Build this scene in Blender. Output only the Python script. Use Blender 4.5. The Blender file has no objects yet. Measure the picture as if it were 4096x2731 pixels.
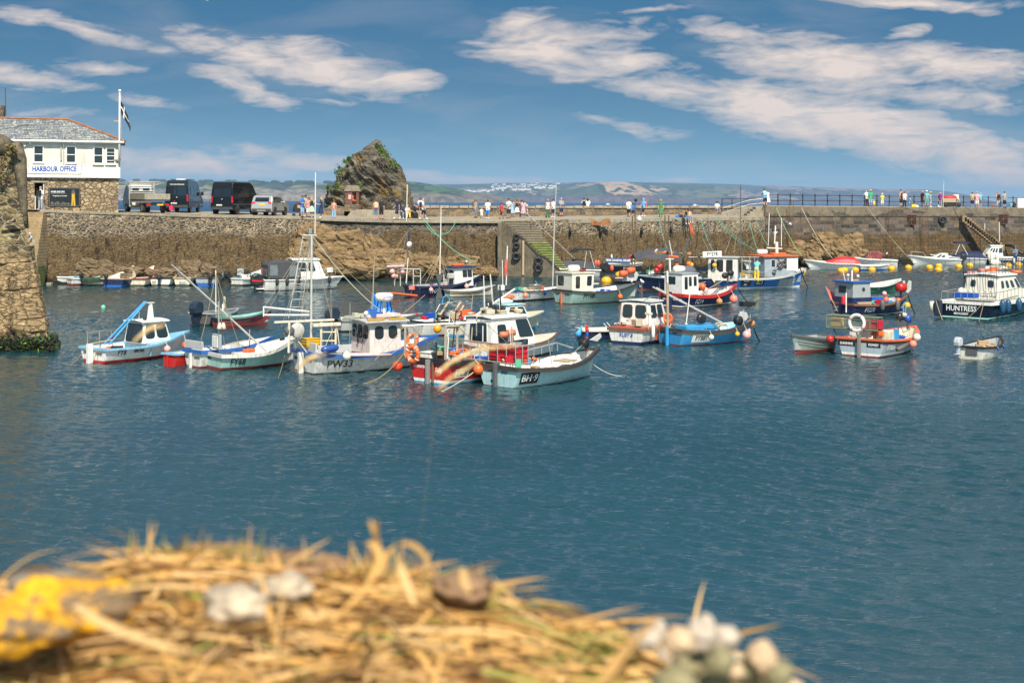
import bpy, bmesh, math, random
import numpy as np
from mathutils import Vector, Matrix, Euler, noise as mnoise
from mathutils.bvhtree import BVHTree
random.seed(7); rng = np.random.default_rng(7)
SC = bpy.context.scene; COL = SC.collection
PI = math.pi; R = math.radians
# ------------------------------------------------------------------ camera
F = 5689.0
H = 6.4
ROLL = 0.0063
cam = bpy.data.objects.new('camera', bpy.data.cameras.new('camera')); COL.objects.link(cam)
cam.location = (0,0, H); cam.rotation_euler = (PI/2,-ROLL, 0)
cam.data.lens = 50; cam.data.sensor_width = 36; cam.data.shift_y = -(1365.5-803)/4096
cam.data.clip_start = 0.05; cam.data.clip_end = 30000
cam.data.dof.use_dof = True; cam.data.dof.focus_distance = 75; cam.data.dof.aperture_fstop = 4.8
SC.camera = cam
SC.view_settings.view_transform = 'Standard'; SC.view_settings.look = 'None'
SC.view_settings.gamma = 1; SC.view_settings.exposure = 0.48
SC.cycles.use_denoising = True
SC.cycles.max_bounces = 6; SC.cycles.transparent_max_bounces = 8; SC.cycles.volume_bounces = 0
SC.cycles.sample_clamp_indirect = 5; SC.cycles.sample_clamp_direct = 6
def ray(u, v):
 a, b = u-2048, v-803
 c, s = math.cos(ROLL), math.sin(ROLL)
 return (a*c+b*s)/F, -(-a*s+b*c)/F
def P(u, v, d):
 x, z = ray(u, v); return Vector((x*d, d, H+z*d))
def WP(u, v):
 x, z = ray(u, v); d = -H/z; return Vector((x*d, d, 0.0))
# ------------------------------------------------------------------ sun and sky
SUN_EL, SUN_AZ = R(50), R(170)
sun = bpy.data.objects.new('sun', bpy.data.lights.new('sun', 'SUN')); COL.objects.link(sun)
sun.data.energy = 5.0; sun.data.angle = R(0.53); sun.data.color = (1,0.93,0.80)
sd = Vector((math.sin(SUN_AZ)*math.cos(SUN_EL), math.cos(SUN_AZ)*math.cos(SUN_EL), math.sin(SUN_EL)))
sun.rotation_euler = sd.to_track_quat('Z', 'Y').to_euler(); sun.location = (0,0,60)
W = bpy.data.worlds.new('World'); SC.world = W; W.use_nodes = True
NT = W.node_tree; NT.nodes.clear()
class NB:
 def __init__(s, nt): s.nt = nt
 def n(s, t, **k):
  nd = s.nt.nodes.new(t)
  for a, b in k.items(): setattr(nd, a, b)
  return nd
 def set(s, sock, val):
  if isinstance(val, bpy.types.NodeSocket): s.nt.links.new(val, sock)
  elif val is not None: sock.default_value = val
 def m(s, op, a, b=None, c=None, clamp=False):
  nd = s.n('ShaderNodeMath', operation=op, use_clamp=clamp)
  s.set(nd.inputs[0], a); s.set(nd.inputs[1], b); s.set(nd.inputs[2], c)
  return nd.outputs[0]
 def mix(s, f, a, b, mode='MIX'):
  nd = s.n('ShaderNodeMix', data_type='RGBA', blend_type=mode)
  s.set(nd.inputs[0], f); s.set(nd.inputs[6], col(a)); s.set(nd.inputs[7], col(b))
  return nd.outputs[2]
 def vm(s, op, a, b=None):
  nd = s.n('ShaderNodeVectorMath', operation=op); s.set(nd.inputs[0], a); s.set(nd.inputs[1], b)
  return nd.outputs[0]
 def map(s, vec, loc=(0,0,0), rot=(0,0,0), sc=(1,1,1), vt='POINT'):
  nd = s.n('ShaderNodeMapping', vector_type=vt)
  s.set(nd.inputs[0], vec); s.set(nd.inputs[1], loc); s.set(nd.inputs[2], rot); s.set(nd.inputs[3], sc)
  return nd.outputs[0]
 def noise(s, vec, scale=1, detail=3, rough=.5, dist=0, out=0):
  nd = s.n('ShaderNodeTexNoise'); s.set(nd.inputs['Vector'], vec)
  nd.inputs['Scale'].default_value = scale; nd.inputs['Detail'].default_value = detail
  nd.inputs['Roughness'].default_value = rough; nd.inputs['Distortion'].default_value = dist
  return nd.outputs[out]
 def vor(s, vec, scale=1, feature='F1', out='Distance', rnd=1.0):
  nd = s.n('ShaderNodeTexVoronoi', feature=feature); s.set(nd.inputs['Vector'], vec)
  nd.inputs['Scale'].default_value = scale; nd.inputs['Randomness'].default_value = rnd
  return nd.outputs[out]
 def ramp(s, f, stops, interp='LINEAR'):
  nd = s.n('ShaderNodeValToRGB'); s.set(nd.inputs[0], f); cr = nd.color_ramp; cr.interpolation = interp
  while len(cr.elements) < len(stops): cr.elements.new(0.5)
  for e, (p, c) in zip(cr.elements, stops):
   e.position = p; e.color = col(c) if not isinstance(c, (int, float)) else (c, c, c, 1)
  return nd.outputs[0]
 def mr(s, v, a, b, c=0., d=1., clamp=True):
  nd = s.n('ShaderNodeMapRange', clamp=clamp)
  for i, x in enumerate((v, a, b, c, d)): s.set(nd.inputs[i], x)
  return nd.outputs[0]
def col(c):
 if isinstance(c, (tuple, list)) and len(c) == 3: return (c[0], c[1], c[2], 1)
 return c
nb = NB(NT)
gen = nb.n('ShaderNodeTexCoord').outputs['Generated']
sep = nb.n('ShaderNodeSeparateXYZ'); nb.set(sep.inputs[0], gen)
dx, dy, dz = sep.outputs
zz = nb.m('ADD', nb.m('MULTIPLY_ADD', nb.m('MINIMUM', nb.m('MAXIMUM', dz, -0.02),.13),5.2,0.12), nb.m('MULTIPLY', nb.m('MAXIMUM', nb.m('SUBTRACT', dz, .13),0),.5))
cmb = nb.n('ShaderNodeCombineXYZ'); nb.set(cmb.inputs[0], dx); nb.set(cmb.inputs[1], dy); nb.set(cmb.inputs[2], zz)
sky = nb.n('ShaderNodeTexSky', sky_type='NISHITA', sun_disc=False, sun_elevation=SUN_EL, sun_rotation=SUN_AZ)
sky.air_density = 1.0; sky.dust_density = 0.6; sky.ozone_density = 1.6
nb.set(sky.inputs[0], nb.vm('NORMALIZE', cmb.outputs[0]))
skyt = nb.ramp(nb.mr(dz, 0,.30), [(0,(.80,.98,.80)),(.22,(.60,1.0,.92)),(.5,(.42,1.05,1.12)),(1,(.60,1.08,1.12))])
skyc = nb.mix(1.0, sky.outputs[0], skyt, 'MULTIPLY')
# clouds: soft ellipses in (azimuth, elevation), torn by stretched noise
dyc = nb.m('MAXIMUM', dy, 0.05)
cv = nb.n('ShaderNodeCombineXYZ')
nb.set(cv.inputs[0], nb.m('DIVIDE', dx, dyc)); nb.set(cv.inputs[1], nb.m('DIVIDE', dz, dyc))
uv = cv.outputs[0]
warp = nb.noise(nb.map(uv, sc=(9,26,1)),1.0,3,.55, out=1)
wv = nb.vm('MULTIPLY', nb.vm('SUBTRACT', warp, (.5,.5,.5)),(0.055,0.02,0))
uvw = nb.vm('ADD', uv, wv)
CL = [(280,105,420,34,13,.8),(1010,215,370,75,16,1.1),(1330,265,360,90,14,1.2),(1590,320,150,50,6,1.1),(970,345,230,52,20,.9),
      (1080,395,120,40,25,.7),(60,80,160,34,10,.8),(130,305,290,46,9,.8),(400,262,190,34,4,.8),(650,410,170,32,12,.5),(1300,400,120,26,3,.5),
      (2200,205,340,100,4,1.25),(2350,130,330,40,-6,.6),(2420,230,260,55,0,1.05),(2050,90,160,42,-12,.9),(2600,40,230,14,-7,.6),
      (2700,365,340,45,7,1),(3080,430,520,110,12,1.3),(3500,510,560,115,17,1.3),(3900,620,480,85,12,1.25),
      (3350,250,480,90,5,1.2),(3800,265,460,85,4,1.2),(3700,390,420,45,6,.8),(3000,130,300,50,9,.9),(3240,190,240,50,18,.8),
      (3580,132,100,30,-14,.9),(3650,0,420,28,3,1.0),(3900,30,90,22,5,.7),(720,655,560,52,3,.95),(1230,640,300,38,8,.8),
      (1850,715,420,26,2,.7),(2500,500,300,34,14,.45),(3050,560,200,26,6,.4),(120,455,300,24,1,.6),(900,600,330,30,-4,.4),(2530,530,110,24,18,.5),(2700,710,600,16,1,.35)]
acc = None
for (cu, cvv, hu, hv, ang, wt) in CL:
 x, z = ray(cu, cvv)
 t = nb.map(uvw, loc=(x, z, 0), rot=(0,0,-R(ang)), sc=(hu*1.25/F, hv*1.35/F, 1), vt='TEXTURE')
 g = nb.n('ShaderNodeTexGradient', gradient_type='SPHERICAL'); nb.set(g.inputs[0], t)
 o = nb.m('MULTIPLY', g.outputs[1], wt)
 acc = o if acc is None else nb.m('MAXIMUM', acc, o)
tear = nb.noise(nb.map(uvw, rot=(0,0, R(10)), sc=(20,80,1)),1.0,5,.56,.5)
tear2 = nb.noise(nb.map(uvw, rot=(0,0, R(-7)), sc=(70,240,1)),1.0,4,.6,.3)
tt = nb.m('ADD', nb.m('MULTIPLY', nb.m('SUBTRACT', tear, .5),1.9), nb.m('MULTIPLY', nb.m('SUBTRACT', tear2,.5),.8))
dens = nb.mr(nb.m('ADD', acc, nb.m('MULTIPLY', tt, nb.mr(acc, 0,.25,0,1))),.10,1.05)
dens = nb.m('MULTIPLY', nb.m('POWER', dens, .85),.92)
# thin veil everywhere, and loose cloud above and behind what the photo shows
veil = nb.mr(nb.noise(nb.map(uvw, sc=(7,30,1)),1,4,.55,.4),.46,.75,0,.16)
high = nb.mr(nb.noise(nb.map(gen, sc=(2,2,5)),1.4,5,.6,.5),.44,.66,0,.6)
high = nb.m('MULTIPLY', high, nb.mr(dz, .16,.3))
dens = nb.m('MAXIMUM', nb.m('MAXIMUM', dens, high), nb.m('MULTIPLY', veil, nb.mr(dy, 0,.1)))
dens = nb.m('MULTIPLY', dens, nb.mr(dz, .001,.012))
cc = nb.mix(nb.mr(dz, 0,.06),(6.6,5.3,4.6),(7.6,6.4,5.6))
skyc = nb.mix(dens, skyc, cc)
bg = nb.n('ShaderNodeBackground'); nb.set(bg.inputs[0], skyc); bg.inputs[1].default_value = 0.087
wo = nb.n('ShaderNodeOutputWorld'); nb.set(wo.inputs[0], bg.outputs[0])
W.cycles.sampling_method = 'MANUAL'; W.cycles.sample_map_resolution = 512
# ------------------------------------------------------------------ helpers
def link(o, parent=None):
 COL.objects.link(o)
 if parent is not None: o.parent = parent
 return o
def tag(o, label=None, cat=None, group=None, kind=None):
 for k, v in (('label', label),('category', cat),('group', group),('kind', kind)):
  if v: o[k] = v
 return o
def empty(name, loc=(0,0,0), rz=0, label=None, cat=None, group=None):
 o = bpy.data.objects.new(name, None); o.location = loc; o.rotation_euler = (0,0, rz); o.empty_display_size = .2
 link(o); return tag(o, label, cat, group)
def struct(o): o['kind'] = 'structure'; return o
class MB:
 def __init__(s): s.v = []; s.f = []; s.mi = []; s.k = 0; s.sm = []
 def add(s, vs, fs, sm=False):
  b = len(s.v); s.v += [tuple(p) for p in vs]; s.f += [tuple(b+i for i in f) for f in fs]
  s.mi += [s.k]*len(fs); s.sm += [sm]*len(fs); return s
 def box(s, c, d, rz=0, M=None, taper=(1,1)):
  x, y, z = d[0]/2, d[1]/2, d[2]/2
  vs = [Vector((a*x*(taper[0] if e > 0 else 1), b*y*(taper[1] if e > 0 else 1), e*z)) for e in (-1,1) for a, b in ((-1,-1),(1,-1),(1,1),(-1,1))]
  m = Matrix.Translation(c) @ (M if M is not None else Matrix.Rotation(rz, 4, 'Z'))
  return s.add([m @ p for p in vs], [(3,2,1,0),(4,5,6,7),(0,1,5,4),(1,2,6,5),(2,3,7,6),(3,0,4,7)])
 def tube(s, pts, r, n=6, caps=True):
  pts = [Vector(p) for p in pts]; rr = r if isinstance(r, (list, tuple)) else [r]*len(pts)
  vs = []; up = None
  for i, p in enumerate(pts):
   t = (pts[min(i+1, len(pts)-1)]-pts[max(i-1,0)]).normalized()
   if up is None: up = Vector((0,0,1)) if abs(t.z) < .9 else Vector((1,0,0))
   a = t.cross(up)
   if a.length < 1e-5: a = t.cross(Vector((0,1,.1)))
   a.normalize(); b = a.cross(t).normalized(); up = b
   vs += [p+(a*math.cos(2*PI*k/n)+b*math.sin(2*PI*k/n))*rr[i] for k in range(n)]
  fs = [(i*n+k, i*n+(k+1)%n, (i+1)*n+(k+1)%n, (i+1)*n+k) for i in range(len(pts)-1) for k in range(n)]
  if caps: fs += [tuple(range(n-1,-1,-1)), tuple((len(pts)-1)*n+k for k in range(n))]
  return s.add(vs, fs, n > 6)
 def lathe(s, prof, c=(0,0,0), n=14, M=None):
  vs = []
  for r, z in prof: vs += [Vector((r*math.cos(2*PI*k/n), r*math.sin(2*PI*k/n), z)) for k in range(n)]
  m = Matrix.Translation(c) @ (M if M is not None else Matrix())
  fs = [(i*n+k, i*n+(k+1)%n, (i+1)*n+(k+1)%n, (i+1)*n+k) for i in range(len(prof)-1) for k in range(n)]
  fs += [tuple(range(n-1,-1,-1)), tuple((len(prof)-1)*n+k for k in range(n))]
  return s.add([m @ p for p in vs], fs, True)
 def ball(s, c, r, n=12, sc=(1,1,1), M=None):
  pr = [(max(1e-4, r*math.sin(PI*i/8)),-r*math.cos(PI*i/8)) for i in range(9)]
  mm = (M if M is not None else Matrix()) @ Matrix.Diagonal((*sc, 1))
  return s.lathe(pr, c, n, mm)
 def torus(s, c, Rr, r, M=None, n=20, k=8):
  vs = [Vector(((Rr+r*math.cos(2*PI*j/k))*math.cos(2*PI*i/n),(Rr+r*math.cos(2*PI*j/k))*math.sin(2*PI*i/n), r*math.sin(2*PI*j/k))) for i in range(n) for j in range(k)]
  m = Matrix.Translation(c) @ (M if M is not None else Matrix())
  return s.add([m @ p for p in vs], [(i*k+j, ((i+1)%n)*k+j, ((i+1)%n)*k+(j+1)%k, i*k+(j+1)%k) for i in range(n) for j in range(k)], True)
 def prism(s, poly, y0, y1, M=None, tap=1.0, cx=0, cz=0):
  n = len(poly); m = M if M is not None else Matrix()
  vs = [m @ Vector((x, y0, z)) for x, z in poly]+[m @ Vector((cx+(x-cx)*tap, y1, cz+(z-cz)*tap)) for x, z in poly]
  return s.add(vs, [tuple(range(n)), tuple(range(2*n-1, n-1,-1))]+[(i, i+n, (i+1)%n+n, (i+1)%n) for i in range(n)])
 def slab(s, poly, z0, z1):
  n = len(poly)
  return s.add([(x, y, z0) for x, y in poly]+[(x, y, z1) for x, y in poly],
                     [tuple(range(n-1,-1,-1)), tuple(range(n, 2*n))]+[(i, (i+1)%n, (i+1)%n+n, i+n) for i in range(n)])
 def quad(s, a, b, c, d): return s.add([a, b, c, d], [(0,1,2,3)])
 def build(s, name, mats, parent=None, bevel=0, smooth=False, sub=0, fix=True):
  me = bpy.data.meshes.new(name); me.from_pydata(s.v, [], s.f); me.update()
  if not isinstance(mats, (list, tuple)): mats = [mats]
  for m in mats: me.materials.append(m)
  me.polygons.foreach_set('material_index', [min(i, len(mats)-1) for i in s.mi])
  me.polygons.foreach_set('use_smooth', [True]*len(s.f) if smooth else s.sm)
  if fix:
   bm = bmesh.new(); bm.from_mesh(me); bmesh.ops.recalc_face_normals(bm, faces=bm.faces); bm.to_mesh(me); bm.free()
  o = bpy.data.objects.new(name, me); link(o, parent)
  if bevel:
   b = o.modifiers.new('bevel', 'BEVEL'); b.width = bevel; b.segments = 2; b.limit_method = 'ANGLE'; b.angle_limit = R(40)
  if sub: o.modifiers.new('sub', 'SUBSURF').render_levels = sub
  return o
MATS = {}
def mat(name, c, rough=.5, metal=0, var=.12, scale=3.0, spec=.5, bump=0, bscale=30, coat=0, grime=None, emit=None):
 if name in MATS: return MATS[name]
 m = bpy.data.materials.new(name); m.use_nodes = True; MATS[name] = m
 b = NB(m.node_tree); p = m.node_tree.nodes['Principled BSDF']
 tc = b.n('ShaderNodeTexCoord').outputs['Object']
 base = col(c)
 if var:
  nz = b.noise(tc, scale, 5,.6)
  base = b.mix(b.mr(nz, .3,.7), tuple(x*(1-var) for x in c), tuple(min(1, x*(1+var)) for x in c))
 if grime:
  g = b.noise(b.map(tc, sc=(5,5,1.1)),2.2,6,.65)
  base = b.mix(b.m('MULTIPLY', b.mr(g, .48,.72), grime[1]), base, grime[0])
 b.set(p.inputs['Base Color'], base)
 b.set(p.inputs['Roughness'], b.mr(b.noise(tc, scale*4,3),.2,.8, max(.02, rough-.1), min(1, rough+.1)) if var else rough)
 p.inputs['Metallic'].default_value = metal
 p.inputs['Specular IOR Level'].default_value = spec
 if coat: p.inputs['Coat Weight'].default_value = coat
 if bump:
  bn = b.n('ShaderNodeBump'); bn.inputs['Distance'].default_value = bump; b.set(bn.inputs['Height'], b.noise(tc, bscale, 4,.6)); b.set(p.inputs['Normal'], bn.outputs[0])
 if emit: p.inputs['Emission Color'].default_value = col(emit); p.inputs['Emission Strength'].default_value = 1
 return m
GR = ((.16,.12,.07),.55)
def paint(name, c, rough=.38, g=.5): return mat(name, c, rough, var=.07, scale=2, grime=((c[0]*.40+.07, c[1]*.36+.035, c[2]*.30+.01), min(.9, g*1.35)))
white = paint('white paint', (.78,.77,.72)); cream = paint('cream paint', (.68,.62,.48), g=.7); offw = paint('off white paint', (.66,.65,.61), g=.8)
black = mat('black rubber', (.018,.018,.02),.55, bump=.003); blackp = paint('black paint', (.02,.021,.025),.3)
navy = paint('navy paint', (.012,.025,.09),.3); blue = paint('blue paint', (.02,.12,.42),.4); bblue = paint('bright blue paint', (.035,.30,.60),.4)
lblue = paint('light blue paint', (.22,.48,.66)); mint = paint('mint paint', (.34,.56,.50)); ice = paint('ice blue paint', (.38,.60,.62)); sage = paint('sage paint', (.30,.45,.39))
red = paint('red paint', (.50,.02,.018),.3); dred = paint('antifouling red', (.22,.03,.025),.6); orange = paint('orange paint', (.75,.14,.03))
grey = paint('grey paint', (.34,.37,.38)); dgrey = paint('dark grey paint', (.10,.105,.11)); brown = paint('brown wood', (.20,.085,.04),.55); wood = paint('weathered wood', (.42,.32,.20),.7)
gold = paint('gold paint', (.55,.33,.06)); green = paint('green paint', (.03,.13,.08)); salmon = mat('faded buoy plastic', (.80,.24,.17),.4, var=.15); pinkb = mat('pink buoy plastic', (.72,.38,.36),.45, var=.15)
obuoy = mat('orange buoy plastic', (.82,.15,.035),.35, var=.12); ybuoy = mat('yellow buoy plastic', (.82,.42,.015),.4, var=.12, grime=((.18,.11,.03),.5)); wbuoy = mat('white buoy plastic', (.70,.66,.54),.5, var=.1)
bfend = mat('blue fender plastic', (.02,.07,.28),.35); steel = mat('galvanised steel', (.48,.47,.43),.42,.6); rust = mat('rust', (.16,.07,.035),.85, bump=.004); galv = paint('grey aluminium', (.50,.50,.47))
glass = mat('dark window glass', (.02,.028,.032),.06, var=0, spec=.8); hazeglass = mat('clear vinyl', (.16,.18,.19),.12, var=.2, spec=.8)
ropeg = mat('green rope', (.12,.42,.27),.9, bump=.01); ropew = mat('pale rope', (.50,.46,.34),.9, bump=.01); ropeb = mat('brown rope', (.22,.17,.09),.95, bump=.01); ropeblue = mat('blue rope', (.05,.36,.60),.9)
tarpb = mat('blue tarpaulin', (.01,.18,.62),.4, bump=.03, bscale=6); canvas = mat('dark grey canvas', (.055,.055,.062),.8, bump=.02, bscale=5); navyc = mat('navy canvas', (.012,.02,.07),.8, bump=.02, bscale=5); redc = mat('red cover', (.55,.02,.03),.5, bump=.03, bscale=5); marc = mat('maroon cover', (.20,.035,.035),.85, bump=.02, bscale=5, grime=((.45,.36,.33),.5))
bcrate = mat('blue plastic', (.01,.09,.50),.4); rcrate = mat('red plastic', (.50,.012,.03),.4); ycrate = mat('yellow plastic', (.62,.36,.02),.5, var=.2)
letk = mat('black lettering', (.02,.02,.02),.5, var=0); letw = mat('white lettering', (.80,.80,.76),.5, var=0); letb = mat('blue lettering', (.01,.06,.35),.5, var=0)
# ------------------------------------------------------------------ water
m = bpy.data.materials.new('sea water'); m.use_nodes = True; b = NB(m.node_tree); p = m.node_tree.nodes['Principled BSDF']
tc = b.n('ShaderNodeTexCoord').outputs['Object']
big = b.noise(b.map(tc, sc=(.035,.06,1)),1,3,.5)
b.set(p.inputs['Base Color'], b.mix(b.mr(big, .3,.7),(.004,.034,.045),(.008,.052,.064)))
p.inputs['Roughness'].default_value = .07; p.inputs['IOR'].default_value = 2.1
w1 = b.noise(b.map(tc, rot=(0,0, R(8)), sc=(.55,2.6,1)),2.8,3,.6,.3)
w3 = b.noise(b.map(tc, rot=(0,0, R(-9)), sc=(.6,2.4,1)),7,2,.5,.2)
patch = b.mr(b.noise(b.map(tc, sc=(.05,.13,1)),1,4,.6,.6),.30,.66,.5,1.15)
hgt = b.m('ADD', b.m('MULTIPLY', w1,.040), b.m('MULTIPLY', w3,.012))
bn = b.n('ShaderNodeBump'); bn.inputs['Distance'].default_value = 1.0; b.set(bn.inputs['Height'], b.m('MULTIPLY', hgt, patch)); b.set(p.inputs['Normal'], bn.outputs[0])
SEA = m
# real ripples: a sum of many small wind waves, fine near the shore we stand on and coarser farther out
wr_ = np.random.default_rng(11); WV = []
for k in range(64):
 lam = .24*(1.5/.24)**(wr_.random()**1.4); th = R(78)+wr_.normal(0,.42); WV.append((2*PI/lam*math.cos(th),2*PI/lam*math.sin(th), wr_.uniform(0,2*PI),.026*lam/2/PI*(2.0 if lam < .6 else .75)))
def sea_z(X, Y):
 Z = np.zeros_like(X); W1 = .5+.5*np.sin(X*.11+1.3*np.sin(Y*.07))*np.sin(Y*.16+X*.03+2); amp = .40+.95*W1
 for kx, ky, ph, a in WV: Z += a*np.sin(kx*X+ky*Y+ph+.4*np.sin(X*.31+ph)+.4*np.sin(Y*.43+ph*2))
 return Z*amp
def sea_tile(x0, x1, y0, y1, st):
 nx, ny = int((x1-x0)/st)+1, int((y1-y0)/st)+1; X, Y = np.meshgrid(np.linspace(x0, x1, nx), np.linspace(y0, y1, ny)); Z = sea_z(X, Y)
 e = np.minimum(np.minimum(X-x0, x1-X), np.minimum(Y-y0, y1-Y)); Z *= np.clip(e/.25,0,1); Z = np.where(e < 1e-6,0, Z)
 co = np.stack([X, Y, Z], -1).reshape(-1,3).astype(np.float32); idx = np.arange(nx*ny).reshape(ny, nx); q = np.stack([idx[:-1,:-1], idx[:-1,1:], idx[1:,1:], idx[1:,:-1]], -1).reshape(-1,4).astype(np.int32)
 me = bpy.data.meshes.new('sea'); me.vertices.add(len(co)); me.vertices.foreach_set('co', co.ravel()); me.loops.add(q.size); me.loops.foreach_set('vertex_index', q.ravel()); me.polygons.add(len(q)); me.polygons.foreach_set('loop_start', np.arange(0, q.size, 4, dtype=np.int32)); me.polygons.foreach_set('use_smooth', np.ones(len(q), bool)); me.update(); me.validate(); me.materials.append(SEA)
 struct(link(bpy.data.objects.new('harbour_water', me)))
sea_tile(-22,22,16,46,.06); sea_tile(-32,32,46,78,.11); sea_tile(-62,62,78,156,.26)
mb = MB(); xs = [-9000,-62,-32,-22,22,32,62,9000]; ys = [-60,16,46,78,156,3000,14000]
fl = []
for j in range(6):
 for i in range(7):
  x, y = (xs[i]+xs[i+1])/2,(ys[j]+ys[j+1])/2
  if (16 < y < 46 and abs(x) < 22) or (46 < y < 78 and abs(x) < 32) or (78 < y < 156 and abs(x) < 62): continue
  fl.append((j*8+i, j*8+i+1, j*8+i+9, j*8+i+8))
mb.add([(x, y, 0) for y in ys for x in xs], fl)
SEA2 = SEA.copy(); SEA2.name = 'open sea'; p2 = SEA2.node_tree.nodes['Principled BSDF']; b2 = NB(SEA2.node_tree); p2.inputs['Roughness'].default_value = .45; p2.inputs['IOR'].default_value = 1.33; b2.set(p2.inputs['Base Color'], b2.mix(b2.mr(b2.noise(b2.map(b2.n('ShaderNodeTexCoord').outputs['Object'], sc=(.004,.02,1)),1,5,.6),.3,.7),(.008,.050,.115),(.015,.075,.155)))
mb.mi = [1 if (mb.v[f_[0]][1] >= 150) else 0 for f_ in mb.f]
struct(mb.build('sea', [SEA, SEA2], fix=False))
# ------------------------------------------------------------------ far hills
def hill_mat(name, top, cliff, field, fs=.010, cover=.5, cliff_z=35, green=(.045,.075,.03)):
 m = bpy.data.materials.new(name); m.use_nodes = True; b = NB(m.node_tree); p = m.node_tree.nodes['Principled BSDF']
 tc = b.n('ShaderNodeTexCoord').outputs['Object']
 w = b.vm('ADD', b.map(tc, sc=(1,.45,1.4)), b.vm('MULTIPLY', b.noise(tc, .008,3,.5, out=1),(90,90,90)))
 cell = b.vor(w, fs, out='Color'); sp = b.n('ShaderNodeSeparateColor'); b.set(sp.inputs[0], cell)
 fc = b.mix(b.m('GREATER_THAN', sp.outputs[0], 1-cover), top, field)
 fc = b.mix(b.m('GREATER_THAN', sp.outputs[1], .62), fc, green)
 edge = b.vor(w, fs, 'DISTANCE_TO_EDGE'); fc = b.mix(b.m('LESS_THAN', edge, .045), fc, (.02,.035,.018))
 wd = b.noise(tc, .012,5,.6); fc = b.mix(b.mr(wd, .52,.58), fc, (.022,.04,.02))
 cl = b.mix(b.mr(b.noise(b.map(tc, sc=(1,1,.35)),.035,6,.7),.4,.62), cliff, tuple(x*.35 for x in cliff))
 sz = b.n('ShaderNodeSeparateXYZ'); b.set(sz.inputs[0], tc)
 h = b.m('ADD', sz.outputs[2], b.m('MULTIPLY', b.m('SUBTRACT', b.noise(tc, .012,4,.6),.5), cliff_z*1.6))
 b.set(p.inputs['Base Color'], b.mix(b.mr(h, cliff_z*.75, cliff_z*1.0), cl, fc)); p.inputs['Roughness'].default_value = 1
 p.inputs['Specular IOR Level'].default_value = .05
 return m
HILLS = {}
def hill(name, prof, d, mt, depth=500, ruf=.06, front=.35):
 # prof: (u, v) skyline; the land rises from the shore at distance d to its ridge depth metres behind it
 us = np.arange(prof[0][0], prof[-1][0]+1,5.0); vv = np.interp(us, [q[0] for q in prof], [q[1] for q in prof])
 NR = 26; vs = []
 for i, (u, v) in enumerate(zip(us, vv)):
  for j in range(NR+1):
   t = j/NR; dd = d+depth*t; top = max(0.0, P(u, v, d+depth).z)
   x = P(u, v, dd).x
   pr = t**.42*(1-.0) if t < front else front**.42+(1-front**.42)*((t-front)/(1-front))**.8
   nz = mnoise.fractal(Vector((x*.006, dd*.006, d)),1,2,5)*ruf*top*min(1,4*t)*(1-t)**.5*2.2
   gully = -abs(mnoise.noise(Vector((x*.012, dd*.003,5.+d))))*.35*top*math.sin(PI*min(1, t*1.3))
   z = -2 if j == 0 else top*pr+nz+gully
   vs.append((x, dd+abs(mnoise.noise(Vector((x*.004,3, d))))*depth*.12*(1-t), z+mnoise.noise(Vector((x*.05,0,1)))*.012*top))
 n = len(us); fs = [(i*(NR+1)+j, (i+1)*(NR+1)+j, (i+1)*(NR+1)+j+1, i*(NR+1)+j+1) for i in range(n-1) for j in range(NR)]
 mb = MB(); mb.add(vs, fs, True); o = struct(mb.build(name, mt)); HILLS[d] = BVHTree.FromPolygons(vs, fs); return o
hm1 = hill_mat('cliff pasture', (.16,.17,.06),(.26,.22,.16),(.34,.26,.12),.006,.55,42)
hm2 = hill_mat('green headland', (.10,.15,.04),(.20,.16,.11),(.20,.20,.07),.012,.3,30,(.05,.11,.03))
hm3 = hill_mat('town hillside', (.12,.13,.06),(.11,.085,.07),(.40,.27,.15),.0045,.42,30)
hm4 = hill_mat('wooded headland', (.05,.085,.04),(.13,.09,.08),(.40,.28,.17),.003,.4,38)
hm5 = hill_mat('moor hillside', (.10,.085,.07),(.10,.075,.07),(.24,.17,.13),.0025,.5,25,(.05,.07,.05))
hill('left_coast_hills', [(-300,730),(300,727),(480,723),(560,724),(700,724),(800,727),(900,724),(1050,727),(1200,731),(1400,735),(1650,737),(1800,780)], 4500, hm1,420)
hill('green_headland', [(1500,722),(1600,722),(1660,728),(1710,735),(1760,744),(1800,752),(1860,762),(1900,771),(1960,780),(2020,788),(2080,795),(2100,801)], 4000, hm2,260)
hill('town_hills', [(1500,740),(1700,737),(1830,738),(1930,736),(2035,732),(2130,733),(2222,733),(2330,729),(2423,727),(2490,728),(2600,730),(2700,733),(2850,738),(2950,748)], 7200, hm3,1700,.05)
hill('wooded_headland', [(2180,790),(2260,765),(2330,748),(2400,735),(2440,729),(2489,727),(2530,732),(2560,741),(2600,757),(2640,775),(2680,790),(2730,803)], 6400, hm4,600,.08)
hill('moor_hills', [(2300,760),(2480,742),(2560,733),(2650,730),(2760,733),(2850,735),(2950,738),(3050,742),(3250,749),(3466,755),(3600,757),(3682,758),(3740,761),(3790,766),(3840,774),(3880,781),(3930,795),(3980,806),(4030,812),(4070,815)], 8600, hm5,1500,.06)
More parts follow.
